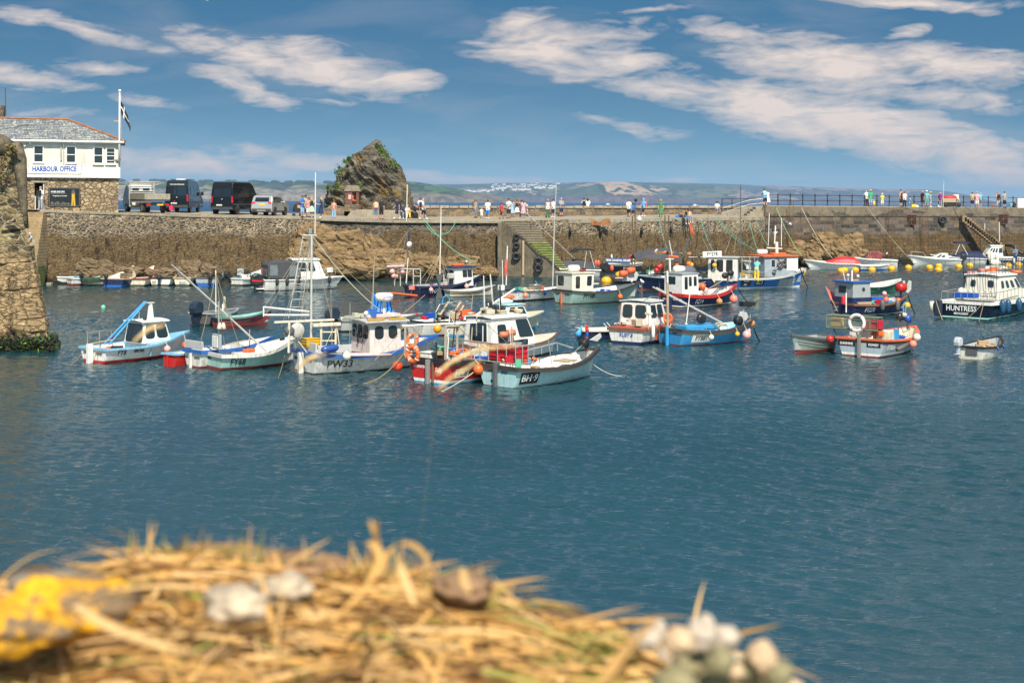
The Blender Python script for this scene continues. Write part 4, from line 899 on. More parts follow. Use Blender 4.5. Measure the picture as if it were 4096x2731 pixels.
# 1 white boat, light blue rail
b = Boat('fishing_boat', 'white cabin boat with light blue rail and two blue poles leaning from its cabin', 'boat', (417,1457),(712,1418),2.0,.58,.58,.95,.5,.86,
         top=white, rail=lblue, railh=.06, boot=red, booth=.06, anti=red, antih=.06, fore=.50, foremat=lblue, inner=offw); BO['verona'] = b
b.rudder(white, .75,.16,.22)
L = b.L
b.house(L*.46, L*.80,.68,.62,1.46, white, white, .22,.10,.82,.12,.06, [('S', .08,.40,.28,.88,.12),('S', .52,.90,.28,.88,.12),('A', .10,.90,.10,.9,.1),('F', .1,.45,.3,.85),('F', .55,.9,.3,.85)], blackp, bev=.06, dome=.06)
b.box('mast_stub', (L*.66,0,1.85),(.28,.14,.66), white, taper=(.45,.8), bevel=.03); b.box('mast_cap', (L*.66,0,2.20),(.30,.16,.035), white)
for dy in (-.05,.06): b.tubes('blue_pole', [([(.45, dy*3-.25,.72),(L*.60, dy, 2.25)], .035)], mat('sky blue paint', (.07,.33,.68),.4))
for x, y in ((L*.52,-.4),(L*.76,.45)): MB().ball((x, y, 1.62),.08,8).tube([(x, y, 1.5),(x, y, 1.6)], .02,5).build('deck_lamp', blackp, b.root)
b.tubes('stern_rail', [([(.1,.55,.6),(.12,.55,1.12),(.9,.65,1.15),(1.3,.7,1.12),(1.35,.72,.62)], .02),([(.7,.62,.6),(.7,.62,1.14)], .018)], steel)
b.tubes('antenna', [([(L*.56,.2,1.5),(L*.56,.2,2.0)], .012)], white); b.clutter(.3, L*.45,9,.35,3)
b.tubes('tiller', [([(-.1,0,.75),(.9,-.1,.85)], .03)], wood)
b.text('VERONA', 0,.38,.17, letk, 'transom', .004,.75, y0=.40); b.text('FOWEY', 0,.36,.17, letk, 'transom', .004,.75, y0=-.38); b.text('FY8', .70,.40,.30, letk, bold=.003, cw=.8); b.text('VERONA', 1.45,.42,.17, letk, bold=.004, cw=.75)
hang_buoy(b, L*.66,.14, pinkb, 'pink round buoy hanging beside the cabin boat with the light blue poles', .12); hang_buoy(b, L*.93,.155, obuoy, 'orange round buoy at the bow of the cabin boat with the light blue poles', .30)
MB_ = MB().ball(b.w((.95,.1,.84)),.10,12).build('buoy', mat('red buoy plastic', (.55,.015,.02),.35)); tag(MB_, 'small red buoy lying on the stern of the light blue railed boat', 'buoy')
# 2 red tender
b = Boat('dinghy', 'small bright red dinghy with a frayed light rim between the first two white boats', 'dinghy', (697,1466),(712,1440),.82,.48,.46,.6,.15,.86, top=red, rail=lblue, railh=.05, anti=red, ex=(.3,.6), L=1.9, h=55, inner=offw); b.rudder(red, .45,.06,.05)
# 3 stern of a white boat with blue rail
b = Boat('fishing_boat', 'white boat stern with royal blue rail, half hidden behind the mint green boat', 'boat', (800,1474),(930,1446),1.35,.66,.66,.95,.4,.9, top=offw, rail=blue, railh=.11, anti=dred, antih=.02, L=3.2, h=44, inner=offw, fore=.6); b.rudder(offw, .55,.09,.1)
b.box('stern_board', (.05,0,.86),(.08,1.25,.30), galv); b.text('DIANA MARY', 0,.38,.12, letk, 'transom', .003,.7, y0=.3); b.text('PADSTOW', 0,.38,.12, letk, 'transom', .003,.7, y0=-.3)
# 4 mint green FY68
b = Boat('fishing_boat', 'mint green open boat lettered FY68 with a long pole slanting across it', 'boat', (884,1484),(1160,1455),2.0,.60,.58,1.12,.45,.80, top=mint, rail=offw, railh=.11, railw=.06, anti=dred, antih=.10, booth=.01, inner=offw, ex=(.30,.7)); BO['fy68'] = b; L = b.L
b.text('FY68', .62,.30,.34, letk, bold=.004, cw=.85); b.text('FOWEY', 0,.40,.13, letk, 'transom', .004,.9, y0=.35)
b.box('instrument_box', b.q(*ZB(750,1025),-.1),(.10,.62,.56), grey); b.box('white_panel', b.q(*ZB(745,1025),-.1)+Vector((-.06,0,0)),(.03,.50,.44), white)
p_ = b.q(*ZB(775,1100),.1); q_ = b.q(*ZB(768,575),.1); b.tubes('mast', [([(p_.x, .1,.4), q_], .035)], steel)
for (x1, y1, x2, y2, r, m_, nm) in ((738,700,736,225,.02,white,'whip_antenna'),(815,690,815,605,.035,white,'navigation_light'),(832,650,832,520,.05,ropew,'fender_pole'),(740,760,740,640,.012,steel,'bracket'),(720,690,880,690,.02,steel,'crossbar')):
 b.tubes(nm, [([b.q(*ZB(x1, y1),.1), b.q(*ZB(x2, y2),.1)], r)], m_)
b.tubes('boom', [([b.q(*ZB(240,160),.2), b.q(*ZB(600,490),.15), b.q(*ZB(1190,1030),0), b.q(*ZB(1300,1130),-.1)], [.02,.03,.04,.045]),([b.q(*ZB(300,232),.25), b.q(*ZB(1140,985),.1)], .022)], galv)
for x in (780,822): k_ = b.q(*ZB(x, 855),-.05); MB().lathe([(.12,0),(.08,.12),(.04,.24)], k_-Vector((0,0,.1)),10).build('lamp_shade', cream, b.root)
b.tubes('hand_line', [([b.q(*ZB(850,1055),-.3), b.q(*ZB(1110,1000),.3)], .018),([b.q(*ZB(1115,1060),.3), b.q(*ZB(1115,890),.3)], .02)], wood)
c_ = b.q(*ZB(1110,1100),0); b.box('folded_oilskin', (c_.x, 0,.62),(.45,.3,.14), orange, .4,.05); b.box('engine_box', (L*.42,0,.36),(.9,.8,.4), offw, 0,.05); b.clutter(.4, L*.7,7,.2,11)
b.tubes('bow_cleat', [([(L*.82,-.3,1.0),(L*.88,-.25,1.02)], .05)], black)
# 5 PW33
b = Boat('fishing_boat', 'white fishing boat lettered PW33 with bright blue rail, ladder mast and cream wheelhouse', 'fishing boat', (1258,1500),(1700,1458),2.6,.80,.66,1.15,.5,.84, top=offw, rail=blue, railh=.12, railw=.07, anti=mat('weed stained bottom', (.07,.05,.02),.8), antih=.04, booth=.01, inner=offw, sole=.3, ex=(.26,.62)); BO['pw33'] = b; L = b.L; print('PW33', L, math.degrees(b.th))
b.text('PW33', .95,.36,.38, letk, bold=.003, cw=1.05); b.text('DIANA MA', 0,.48,.17, letk, 'transom', .003,.6, y0=.62); b.text('PADSTOW', 0,.48,.17, letk, 'transom', .003,.7, y0=-.42); b.rudder(offw, .75,.16,.18)
b.box('stern_bulwark', (.04,0,.98),(.07,2.0,.34), galv); b.box('side_bulwark', (.75,-1.05,.92),(1.35,.05,.30), galv)
x0_, x1_ = b.q(*ZC(1195,1165),-.75).x, b.q(*ZC(1560,1165),-.75).x
b.house(x0_, min(x0_+1.35, x1_),.80,.60,1.80, mat('pinkish white paint', (.66,.60,.56),.4, grime=((.35,.25,.16),.5)), galv, .05,0,.98,.28,.07, [('S', .18,.42,.50,.86,.12),('S', .62,.86,.50,.86,.12),('A', .10,.30,.50,.88,.1),('A', .38,.60,.50,.88,.1),('A', .68,.90,.50,.88,.1)], blackp, dome=.05)
xw = x0_
for dx, s_ in ((-.1,.1),(.8,.12)): b.box('yellow_roof_edge', (xw+.3+dx, -.9,1.92),(.7,.10,.05), ycrate)
b.box('rolled_sail', (xw+.7,-.55,2.01),(1.5,.22,.16), mat('faded pink canvas', (.62,.44,.42),.9, bump=.02),.1,.06)
p_ = b.q(*ZC(1585,740),-.3); b.tubes('radar_pillar', [([(xw+1.0,0,1.85),(xw+1.0,0,2.5)], .07)], white)
MB().lathe([(.20,0),(.33,.05),(.35,.12),(.35,.24),(.30,.31),(.1,.34)], (xw+1.0,0,2.52),20).build('radar_dome', white, b.root)
b.text('PATHFINDER', 0,0,.09, letb, lambda a, c, e: Vector((xw+1.0+a*.9,-.352-e-.0,2.70+c)), name='lettering')
b.tubes('radar_brace', [([(xw+1.0+sx*.3, sy*.2,1.85),(xw+1.0+sx*.18, sy*.12,2.55)], .02) for sx in (-1,1) for sy in (-1,1)], navy)
b.tubes('whip_antenna', [([(xw+.35,-.3,1.85),(xw+.40,-.3,3.9)], .022)], steel)
b.clutter(xw-.1, xw+1.3,14,1.92,5, [ropeg, ropew, ropew, white, blue, offw], .6, 'roof_gear'); b.clutter(.3, xw, 14,.45,7); b.clutter(xw+1.5, L*.9,6,.5,8)
b.tubes('wheelhouse_gear', [([(xw-.05,.1,1.0),(xw-.12,.0,1.3),(xw-.05,-.1,1.55),(xw-.1,-.05,1.2)], .03),([(xw-.05,-.4,1.4),(xw-.1,-.35,1.0)], .02)], black)
MB().torus((xw-.04,.45,1.35),.18,.012, Matrix.Rotation(PI/2,4, 'Y')).build('wheel', white, b.root)
# ladder mast with whip
mt_ = (ZC(550,780),(1247,941)); m0 = b.q(*ZC(545,790),0)
zt_ = b.q(1243,938,0); xm = m0.x
b.tubes('mast', [([(xm, 0,.4),(xm, 0, zt_.z)], .045)], galv); b.tubes('whip_antenna', [([b.q(1260,935,0), b.q(1262,690,0)], .02)], white)
la, lb = b.q(*ZC(285,800),.15), b.q(*ZK(1218,1005),.15); lc, ld = b.q(*ZC(430,800),.15), b.q(*ZK(1290,1010),.15)
b.tubes('ladder', [([la, lb], .022),([lc, ld], .022)]+[([la.lerp(lb, t), lc.lerp(ld, t)], .016) for t in np.linspace(.08,.97,11)], galv)
b.tubes('mast_crossbar', [([b.q(*ZK(1215,1003),0), b.q(*ZK(1345,1003),0)], .04)], galv)
b.box('masthead_light', b.q(*ZK(1283,990),0)+Vector((0,0,.12)),(.12,.12,.2), steel)
for (x1, y1, x2, y2) in ((10,640,520,690),(10,728,520,730)): b.tubes('boom', [([b.q(*ZC(x1, y1),0), b.q(*ZC(x2, y2),0)], .045)], offw)
b.tubes('spreader', [([b.q(*ZC(12,630),0), b.q(*ZC(12,745),0)], .03)], offw)
top_ = b.q(*ZK(1290,1000),0); stays = [(20,640),(30,735),(260,780),(620,790),(480,790),(380,800),(210,860)]
b.tubes('stay', [([top_, b.q(*ZC(x, y),0)], .010) for x, y in stays], mat('stay wire', (.25,.22,.17),.8), n=4)
b.tubes('stern_frame', [([b.q(*ZC(x, 1150),-.3), b.q(*ZC(x+5,810),-.3)], .05) for x in (295,655,820)]+[([b.q(*ZC(420,1150),.4), b.q(*ZC(410,800),.4)], .05)]+[([b.q(*ZC(655, y),-.3), b.q(*ZC(822, y),-.3)], .03) for y in (920,1018)], cream, n=4)
b.box('frame_top', b.q(*ZC(715,835),-.3),(1.1,.22,.12), cream, .0); b.box('frame_beam', b.q(*ZC(470,795),0),(2.4,.10,.08), cream)
c_ = b.q(*ZC(390,900),-.1); M_ = Matrix.Rotation(R(70),4, 'X')
b.root; h_ = MB().lathe([(.02,-.05),(.25,-.05),(.29,0),(.25,.05),(.02,.05)], c_, 18, Matrix.Rotation(PI/2,4, 'X')).build('net_hauler', galv, b.root)
MB().lathe([(.08,-.1),(.17,-.08),(.19,.1),(.16,.22),(.06,.24)], c_-Vector((.36,0,0)),16, Matrix.Rotation(PI/2,4, 'X')).build('hauler_drum', dgrey, h_)
b.tubes('loose_lines', [([b.q(*ZC(650,890),-.3), b.q(*ZC(660,1080),-.4), b.q(*ZC(830,1180),-.5)], .012),([b.q(*ZC(790,880),-.3), b.q(*ZC(690,1110),-.5)], .012),([b.q(*ZC(300,1010),0), b.q(*ZC(400,1020),0), b.q(*ZC(500,1150),-.8)], .02)], ropew, n=4)
c_ = b.w(b.q(*ZC(540,1040),-.2)); o = empty('fish_basket', c_-Vector((0,0,.14)), b.th, 'stack of mustard yellow plastic baskets on the PW33 boat', 'basket', None)
mb = MB()
for k in range(3): mb.box((0,0,.10*k+.06),(.50,.42,.09),0, taper=(1.06,1.06)); mb.box((0,0,.10*k+.115),(.56,.47,.02))
mb.build('baskets', ycrate, o, bevel=.01)
hang_buoy(b, 1.05,.16, wbuoy, 'cream round buoy hanging over the PW33 lettering', -.15)
p_ = b.w(b.side(.42,.98,.18)); root = empty('fender', p_, b.th, 'fat royal blue sausage fender lying along the blue rail of the PW33 boat', 'fender', 'buoys and fenders hung on the boats')
MB().lathe([(.02,-.36),(.10,-.30),(.13,-.2),(.14,0),(.13,.2),(.10,.30),(.02,.36)], (0,0,0),14, Matrix.Rotation(R(84),4, 'Y')).build('float', bfend, root)
p_ = b.side(1.2,.72,.12); e_ = b.side(2.9,.62,.14); tag(MB().tube([b.w(p_), b.w(e_)], .065,10).build('plastic_tube', mat('pale pink plastic', (.70,.50,.46),.5)), 'long pale pink plastic tube slung along the side of the PW33 boat', 'tube')
hang_buoy(b, L*.72,.15, pinkb, 'pink round buoy on the white hull just left of the red boat', .05)
ring(b.w(b.qx(*ZC(1680,1005), x0_+1.50)),.27, obuoy, wbuoy, 'orange life ring hanging in front of the cream wheelhouse', Matrix.Rotation(b.th, 4, 'Z') @ Matrix.Rotation(PI/2,4, 'X'))
# 6 red boat
b = Boat('fishing_boat', 'red fishing boat with black rail, grey timber gantry and white waterline', 'fishing boat', (1795,1543),(2060,1503),2.5,.86,.82,1.2,.45,.86, top=red, rail=blackp, railh=.16, railw=.06, boot=white, booth=.10, anti=bblue, antih=.05, inner=grey, sole=.3, ex=(.26,.62), h=48, L=4.6); BO['red'] = b; L = b.L; print('RED', L, math.degrees(b.th))
b.rudder(steel, .85,.12,.14); b.tubes('rust_strake', [([(-.03,-.16,.05),(-.03,-.16,.75)], .05)], rust)
b.text('Leonora', 0,.58,.20, letw, 'transom', .003,.8,.25, y0=.55); b.text('Scilly', 0,.50,.22, letw, 'transom', .003,.8,.25, y0=-.42)
b.text('SC8', .55,.40,.30, letk, bold=.004, plate=(.62,.32, white))
tm = mat('weathered grey timber', (.33,.28,.22),.85, var=.3)
gx = [(300,600,300,915),(400,620,395,860),(700,610,697,960),(815,600,812,925)]
b.tubes('gantry', [([b.qx(*ZD(x1, y1),.15 if k in (0,2) else 1.0), b.qx(*ZD(x2, y2),.15 if k in (0,2) else 1.0)], .06) for k, (x1, y1, x2, y2) in enumerate(gx)], tm, n=4)
b.tubes('gantry_beam', [([b.qx(*ZD(690,612),.15), b.qx(*ZD(830,606),1.0)], .06)], tm, n=4)
b.tubes('boom', [([b.qx(*ZD(270,603),.15), b.q(*ZD(1000,570),-.3), b.q(*ZD(1500,525),-.3)], .035)], steel)
b.tubes('stern_rail', [([b.qx(*ZD(310,865),.1), b.qx(*ZD(470,872),.1), b.qx(*ZD(610,885),.1)], .022),([b.qx(*ZD(607,760),.1), b.qx(*ZD(610,955),.1)], .028)], blackp)
b.box('white_bin', b.qx(*ZD(545,910),.7),(.6,.55,.4), white, .1,.06); b.box('winch_box', b.qx(*ZD(650,905),.6),(.3,.3,.45), brown, .2,.04); b.clutter(.3, L*.6,22,.5,21, hw=.7); b.clutter(.3,1.6,8,.95,22, [blue, orange, wood, ropeg], .7)
ring(b.w(b.qx(*ZD(400,880),.04)+Vector((-.12,0,0))),.34, obuoy, white, 'orange life ring on the black stern rail of the red boat', Matrix.Rotation(b.th, 4, 'Z') @ Matrix.Rotation(PI/2,4, 'Y'))
hang_buoy(b, .95,.18, obuoy, 'largest orange buoy beside the white number plate of the red boat', .12); hang_buoy(b, 1.32,.17, mat('red orange plastic', (.62,.06,.02),.4), 'red orange buoy squeezed between the red boat and the ice blue boat', .25)
p_ = b.qx(*ZD(222,1000),-.15); o = MB().ball(b.w(p_),.19,16).build('buoy', mat('red orange plastic', (.62,.06,.02),.4)); tag(o, 'red orange buoy at the left corner of the red boat stern', 'buoy', 'buoys and fenders hung on the boats')
MB_ = MB().lathe([(.02,-.13),(.13,-.09),(.17,0),(.13,.1),(.03,.16)], b.w(b.q(*ZD(615,630),-.2)),14, Matrix.Rotation(PI/2,4, 'Y')).build('buoy', mat('amber plastic', (.72,.30,.02),.4)); tag(MB_, 'amber coloured buoy slung high under the boom above the red boat', 'buoy', 'buoys and fenders hung on the boats')
# 7 BH9
b = Boat('fishing_boat', 'ice blue open boat lettered BH 9 with black rubbing strake, nearest of all boats', 'fishing boat', (2057,1556),(2358,1503),2.3,.72,.62,1.0,.42,.84, top=ice, rail=mat('black rubbing strake', (.05,.042,.035),.6), railh=.12, railw=.07, anti=dred, antih=.015, booth=.01, inner=offw, sole=.2, ex=(.27,.72)); BO['bh9'] = b; L = b.L; print('BH9', L, math.degrees(b.th))
b.rudder(dgrey, .85,.10,.14); b.text('BH·9', .62,.33,.34, letw, bold=.004, plate=(.80,.40, blackp)); b.tubes('scupper', [([(-.02,.1+.2,.18),(.02,.3,.18)], .05)], black)
b.text('FULMAR', 0,.52,.14, letk, 'transom', .001,.8, y0=.45); b.text('JERSEY', 0,.52,.14, letk, 'transom', .001,.8, y0=-.35)
cg = steel; zt, zb_ = b.qx(*ZD(890,745),.1).z, b.qx(*ZD(890,920),.1).z
yl, yr = b.qx(*ZD(880,800),.1).y, -.80
x9 = b.q(*ZD(1400,800),-.80).x
crn = [(.1, yl),(.1, yr+.05),(max(.55, x9*.5), yr), ]
cage = [([(.05, yl, z),(.05,-.82, z),(.9,-.86, z)], .03) for z in (zt, zb_)]+[([(.05, y, zt),(.05, y, zb_)], .018) for y in np.linspace(yl, -.82,7)]+[([(x, -.85, zt),(x, -.85, zb_)], .018) for x in (.35,.62,.9)]
b.tubes('stern_cage', cage, cg)
b.tubes('cage_leg', [([(.07, y, zb_),(.07, y, .8)], .022) for y in (-.6,0,.6)], steel)
bd = MB().box((.0, yl*.55, zt-.10),(.03,1.0,.22)).build('name_board', mat('varnished board', (.34,.14,.04),.4), b.root, bevel=.008)
for s_, y_ in (('FULMAR', yl*.55+.24),('BLYTH', yl*.55-.25)): letters(s_, .17, lambda a, c, e, y_=y_: Vector((-.018-e, y_-a, zt-.10+c)), letw, bd, 'lettering', .006,0,.8)
for k in range(9):
 y = .45-(k % 3)*.5; z = zb_+.06+.17*(k//3); o = empty('crate', b.w((.42, y, z)), b.th, f'red plastic fish crate, {("left","middle","right")[k%3]} stack of the ice blue boat cage, {("bottom","middle","top")[k//3]} of three', 'crate', 'red fish crates')
 MB().box((0,0,.075),(.48,.42,.15),0, taper=(1.07,1.07)).build('crate_body', rcrate, o, bevel=.01); MB().box((0,0,.155),(.56,.49,.025)).build('rim', mat('bright red rim', (.62,.04,.03),.4), o)
b.tubes('net_rope', [([b.q(*ZD(1400+8*k, 930),-.9), b.q(*ZD(1395+9*k, 1020),-.9)], .035) for k in range(6)], ropeg); b.clutter(.2,1.3,16,.75,31, [orange, bblue, rcrate, ropeg, blackp, ropew], .7); b.clutter(1.6, L*.8,8,.25,32, [ropew, wood, offw])
b.tubes('guard_rail', [([b.q(*ZD(1480,850),.7), b.q(*ZD(1800,770),.5), b.q(*ZD(1960,820),.3)], .025),([b.q(*ZD(1805,770),.5), b.q(*ZD(1808,850),.5)], .02),([b.q(*ZD(1650,812),.6), b.q(*ZD(1650,880),.6)], .02)], steel)
c_ = b.q(*ZD(2095,770),0); hz = MB().lathe([(.05,-.14),(.17,-.12),(.10,0),(.17,.12),(.05,.14)], c_+Vector((-.15,0,0)),14, Matrix.Rotation(PI/2,4, 'X')).build('pot_hauler', black, b.root)
b.tubes('hauler_post', [([(c_.x, 0,.9), c_+Vector((0,0,.25))], .07)], rust); mb = MB(); c2 = b.q(*ZD(2190,720),0); mb.prism([(c2.x-.35, c2.z-.06),(c2.x+.22, c2.z+.16),(c2.x+.28, c2.z+.02),(c2.x+.05, c2.z-.14)], -.03,.03); mb.build('fairlead_plate', galv, hz, bevel=.01)
def glove(p, rz, lab, sc=1.0):
 root = empty('rubber_glove', p, rz, lab, 'glove', 'rubber gloves drying on the boats'); M = Matrix.Diagonal((sc, sc, sc, 1)); mb = MB(); mb.tube([M @ Vector(q) for q in ((0,0,0),(0,0,.10),(0,0,.17))], [.05*sc, .04*sc, .045*sc], 8)
 mb.build('cuff', bcrate, root); mb = MB(); mb.tube([M @ Vector(q) for q in ((0,0,.15),(.0,0,.22),(.0,0,.27))], [.045*sc, .05*sc, .04*sc], 8)
 for k, (a, l) in enumerate(((-.035,.10),(-.012,.12),(.012,.115),(.034,.09))): mb.tube([M @ Vector((a, 0,.25)), M @ Vector((a*1.4,.01,.25+l*.6)), M @ Vector((a*1.5,.03,.25+l))], [.014*sc, .013*sc, .009*sc], 6)
 mb.tube([M @ Vector((-.04,0,.19)), M @ Vector((-.075,0,.24)), M @ Vector((-.08,.01,.29))], [.016*sc, .014*sc, .01*sc], 6); mb.build('hand', red, root)
glove(b.w(c_+Vector((.03,0,.2))), b.th, 'red and blue rubber glove stuck upright on the pot hauler of the ice blue boat', 1.25); glove(b.w(b.q(*ZD(1468,915),-.6)), b.th, 'red and blue rubber glove standing by the green net at the stern cage', 1.2)
b.box('bow_tray', (L*.72,.0,.66),(.7,.6,.06), wood, .2)
# 8 white motor boat with big window
b = Boat('motor_boat', 'white motor boat with a wide raked window, behind the ice blue boat', 'motor boat', (1962,1462),(2166,1428),2.2,.70,.70,.92,.35,.85, top=white, rail=brown, railh=.05, anti=blackp, antih=.18, booth=.02, fore=.30, foremat=cream, L=4.4); b8 = b; L = b.L; print('8', L, math.degrees(b.th))
b.house(L*.02, L*.62,.85,.65,1.78, white, white, .55,.05,.85,.06,.06, [('S', .12,.34,.12,.80,.1),('S', .62,.95,.30,.92,.08),('A', .2,.8,.2,.85),('F', .08,.92,.15,.85)], white, bev=.07, dome=.06)
b.tubes('roof_frame', [([b.q(*ZD(1005,700),-.3), b.q(*ZD(1005,520),-.3), b.q(*ZD(1030,488),-.3), b.q(*ZD(1380,490),-.3), b.q(*ZD(1408,515),-.3), b.q(*ZD(1405,700),-.3)], .028)], steel)
b.tubes('rod_mast', [([b.q(*ZD(1245,480),0), b.q(*ZD(1238,200),0)], .03)], blackp); b.clutter(L*.1, L*.5,12,1.86,41, [black, blackp, ropew, ybuoy], .4, 'roof_gear')
for k, (x, y) in enumerate(((1275,690),(1350,668))):
 c_ = b.w(b.q(*ZD(x, y),-.95)); o = MB().lathe([(.04,-.17),(.12,-.15),(.13,0),(.12,.15),(.04,.17)], (0,0,0),14, Matrix.Rotation(PI/2,4, 'Y')).build('float_roller', mat('ribbed terracotta plastic', (.50,.17,.09),.6, bump=.01)); o.location = c_; o.rotation_euler = (0,0,.4); tag(o, ('left', 'right')[k]+' of two ribbed terracotta floats in front of the white motor boat cabin', 'float')
# 9 cream FY9 with pale blue cabin
b = Boat('fishing_boat', 'cream hulled boat lettered FY9 with a pale blue cabin near its bow', 'boat', (1846,1349),(2148,1312),2.3,.72,.68,.85,.4,.84, top=cream, rail=white, railh=.06, anti=bblue, antih=.06, fore=.55, foremat=mat('sand deck', (.60,.48,.28),.7), L=6.2); b9 = b; L = b.L; print('9', L, math.degrees(b.th))
b.rudder(white, .8,.12,.2); b.text('FY9', 1.9,.40,.42, letk, bold=.004, cw=.8)
b.house(L*.50, L*.78,.75,.70,1.30, mat('pale aqua paint', (.42,.62,.66),.4), mat('pale aqua paint', (.42,.62,.66),.4),.35,.3,.85,.08,.05, [('S', .1,.42,.3,.85),('S', .55,.9,.2,.85),('A', .1,.9,.2,.9)], white, bev=.05)
b.box('liferaft_canister', (L*.62,0,1.48),(.85,.42,.26), white, 0,.12); b.box('fish_tub', b.q(*ZD(1065,545),-.2),(.8,.5,.25), galv, 0,.08)
b.tubes('boom', [([b.q(*ZD(900,565),0), b.q(*ZD(1380,240),0)], .05),([b.q(*ZD(1075,105),0), b.q(*ZD(1088,430),0)], .025),([b.q(*ZD(1142,90),0), b.q(*ZD(1170,380),0)], .025)], white)
b.clutter(.3, L*.45,16,.7,51)
ring(b.w((L*.66,0,1.68)),.30, obuoy, orange, 'orange life ring lying flat on the pale blue cabin roof', Matrix())
tyre(b.w(b.q(*ZD(1118,388),0)),.22, 'Y', 'small black tyre standing on the boom of the cream FY9 boat');
# 9b white hull with gear frames
b = Boat('fishing_boat', 'low white hull piled with wooden sorting frames behind the wheelhouse roof', 'boat', (1690,1350),(1830,1322),2.0,.72,.72,1.0,.35,.8, top=offw, rail=blackp, railh=.05, anti=dred, L=4.4, h=35)
b.text('PROVIDER', 1.0,.5,.15, letk)
for (x1, y1, x2, y2) in ((730,365,595,575),(880,400,800,540),(850,365,770,500)): b.tubes('sorting_frame', [([b.q(*ZD(x1, y1),0), b.q(*ZD(x2, y2),0)], .06)], wood, n=4)
b.tubes('steel_frame', [([b.q(*ZD(x, y),.1) for x, y in ((735,370),(840,360),(880,405),(760,395),(735,370))], .022),([b.q(*ZD(x, y),-.2) for x, y in ((600,470),(640,390),(760,375),(850,470),(800,530))], .025)], steel)
MB().lathe([(.1,-.25),(.22,-.22),(.22,.22),(.1,.25)], b.q(*ZD(710,510),0),14, Matrix.Rotation(PI/2,4, 'Y')).build('winch_drum', black, b.root); b.clutter(.3,3.2,24,.8,61); b.tubes('hose', [([b.q(*ZD(x, y),0) for x, y in ((665,380),(675,320),(710,302),(735,330),(738,395))], .025)], ropeblue)
mpole = [b.q(*ZD(610,590),0), b.q(*ZD(612,330),0)]
b.tubes('mast', [(mpole, .05)], dgrey); mb = MB();
for zc, s_ in ((150,1),(270,-1)):
 a_, c_, d_ = b.q(*ZD(600, zc-60*s_),0), b.q(*ZD(675, zc-60*s_),0), b.q(*ZD(636, zc+60*s_),0); mb.add([a_+Vector((0,-.02,0)), c_+Vector((0,-.02,0)), d_+Vector((0,-.02,0)), a_+Vector((0,.02,0)), c_+Vector((0,.02,0)), d_+Vector((0,.02,0))], [(0,1,2),(5,4,3),(0,3,4,1),(1,4,5,2),(2,5,3,0)])
mb.build('radar_reflector', dgrey, b.root)
# grey workboat with blue tarp
b = Boat('dinghy', 'grey aluminium boat with a dark outboard, behind the wheelhouse of the PW33 boat', 'boat', (1365,1331),(1560,1300),1.7,.62,.6,.8,.3,.92, top=galv, rail=steel, railh=.04, anti=black, L=4.0, h=22); b.th
b.outboard(-.22,0,.55,1.35, mat('gloss navy cowl', (.02,.03,.05),.2)); b.clutter(.3,2.6,12,.5,71, [ropew, ropeg, white, ropeb], .5)
c_ = b.w(b.q(*ZC(1290,720),0)); mb = MB(); vs = []
for j, (z, w, dp) in enumerate(((0,.85,.5),(.20,.66,.45),(.42,.44,.38),(.75,.44,.36),(.98,.42,.34),(1.04,.30,.25))):
 for i in range(14): a = 2*PI*i/14; f = 1+.10*math.sin(i*3+j); vs.append((w*f*math.copysign(abs(math.cos(a))**.6, math.cos(a))+(.12 if j < 2 else .15), dp*f*math.sin(a), z+.03*math.sin(i*2)))
mb.add(vs, [(j*14+i, j*14+(i+1)%14,(j+1)*14+(i+1)%14,(j+1)*14+i) for j in range(5) for i in range(14)]+[tuple(70+i for i in range(14))], False); o = mb.build('tarpaulin', tarpb); o.location = c_-Vector((0,0,.05)); tag(o, 'bright blue tarpaulin wrapped round gear on the grey boat', 'tarpaulin')
tag(MB().tube([WP(1328,1290)+Vector((0,0,-.3)), WP(1328,1290)+Vector((0,0,.02))], .02,5).tube([P(1328,1395,62), P(1323,1158,62)], .045,6).build('pole', mat('mottled pole', (.16,.16,.13),.8, var=.6, scale=6)), 'thin mottled pole standing up from the water behind the stern frame', 'pole')
# 13 grey dinghy + red wooden dinghy
b = Boat('dinghy', 'dark grey dinghy stern with a big outboard, behind the mint green boat', 'dinghy', (838,1305),(900,1290),1.5,.66,.6,.7,.2,.94, top=dgrey, rail=grey, anti=black, L=2.8, h=62, inner=dgrey); b.outboard(-.25,.0,.62,1.3, mat('gloss navy cowl', (.02,.03,.05),.2))
b = Boat('dinghy', 'weathered red and blue wooden dinghy with a turquoise inside', 'dinghy', (872,1312),(968,1296),1.35,.52,.50,.82,.3,.75, top=mat('worn red boards', (.26,.035,.03),.7, var=.4, grime=((.05,.12,.22),.7)), rail=mat('dull steel blue rail', (.10,.14,.15),.6), railh=.06, anti=dred, inner=mat('turquoise paint', (.16,.42,.36),.7, var=.3, grime=((.4,.35,.25),.8)), h=30, L=2.7, stripe=(.26,.20, wood))
b.clutter(.2,.8,5,.3,77);
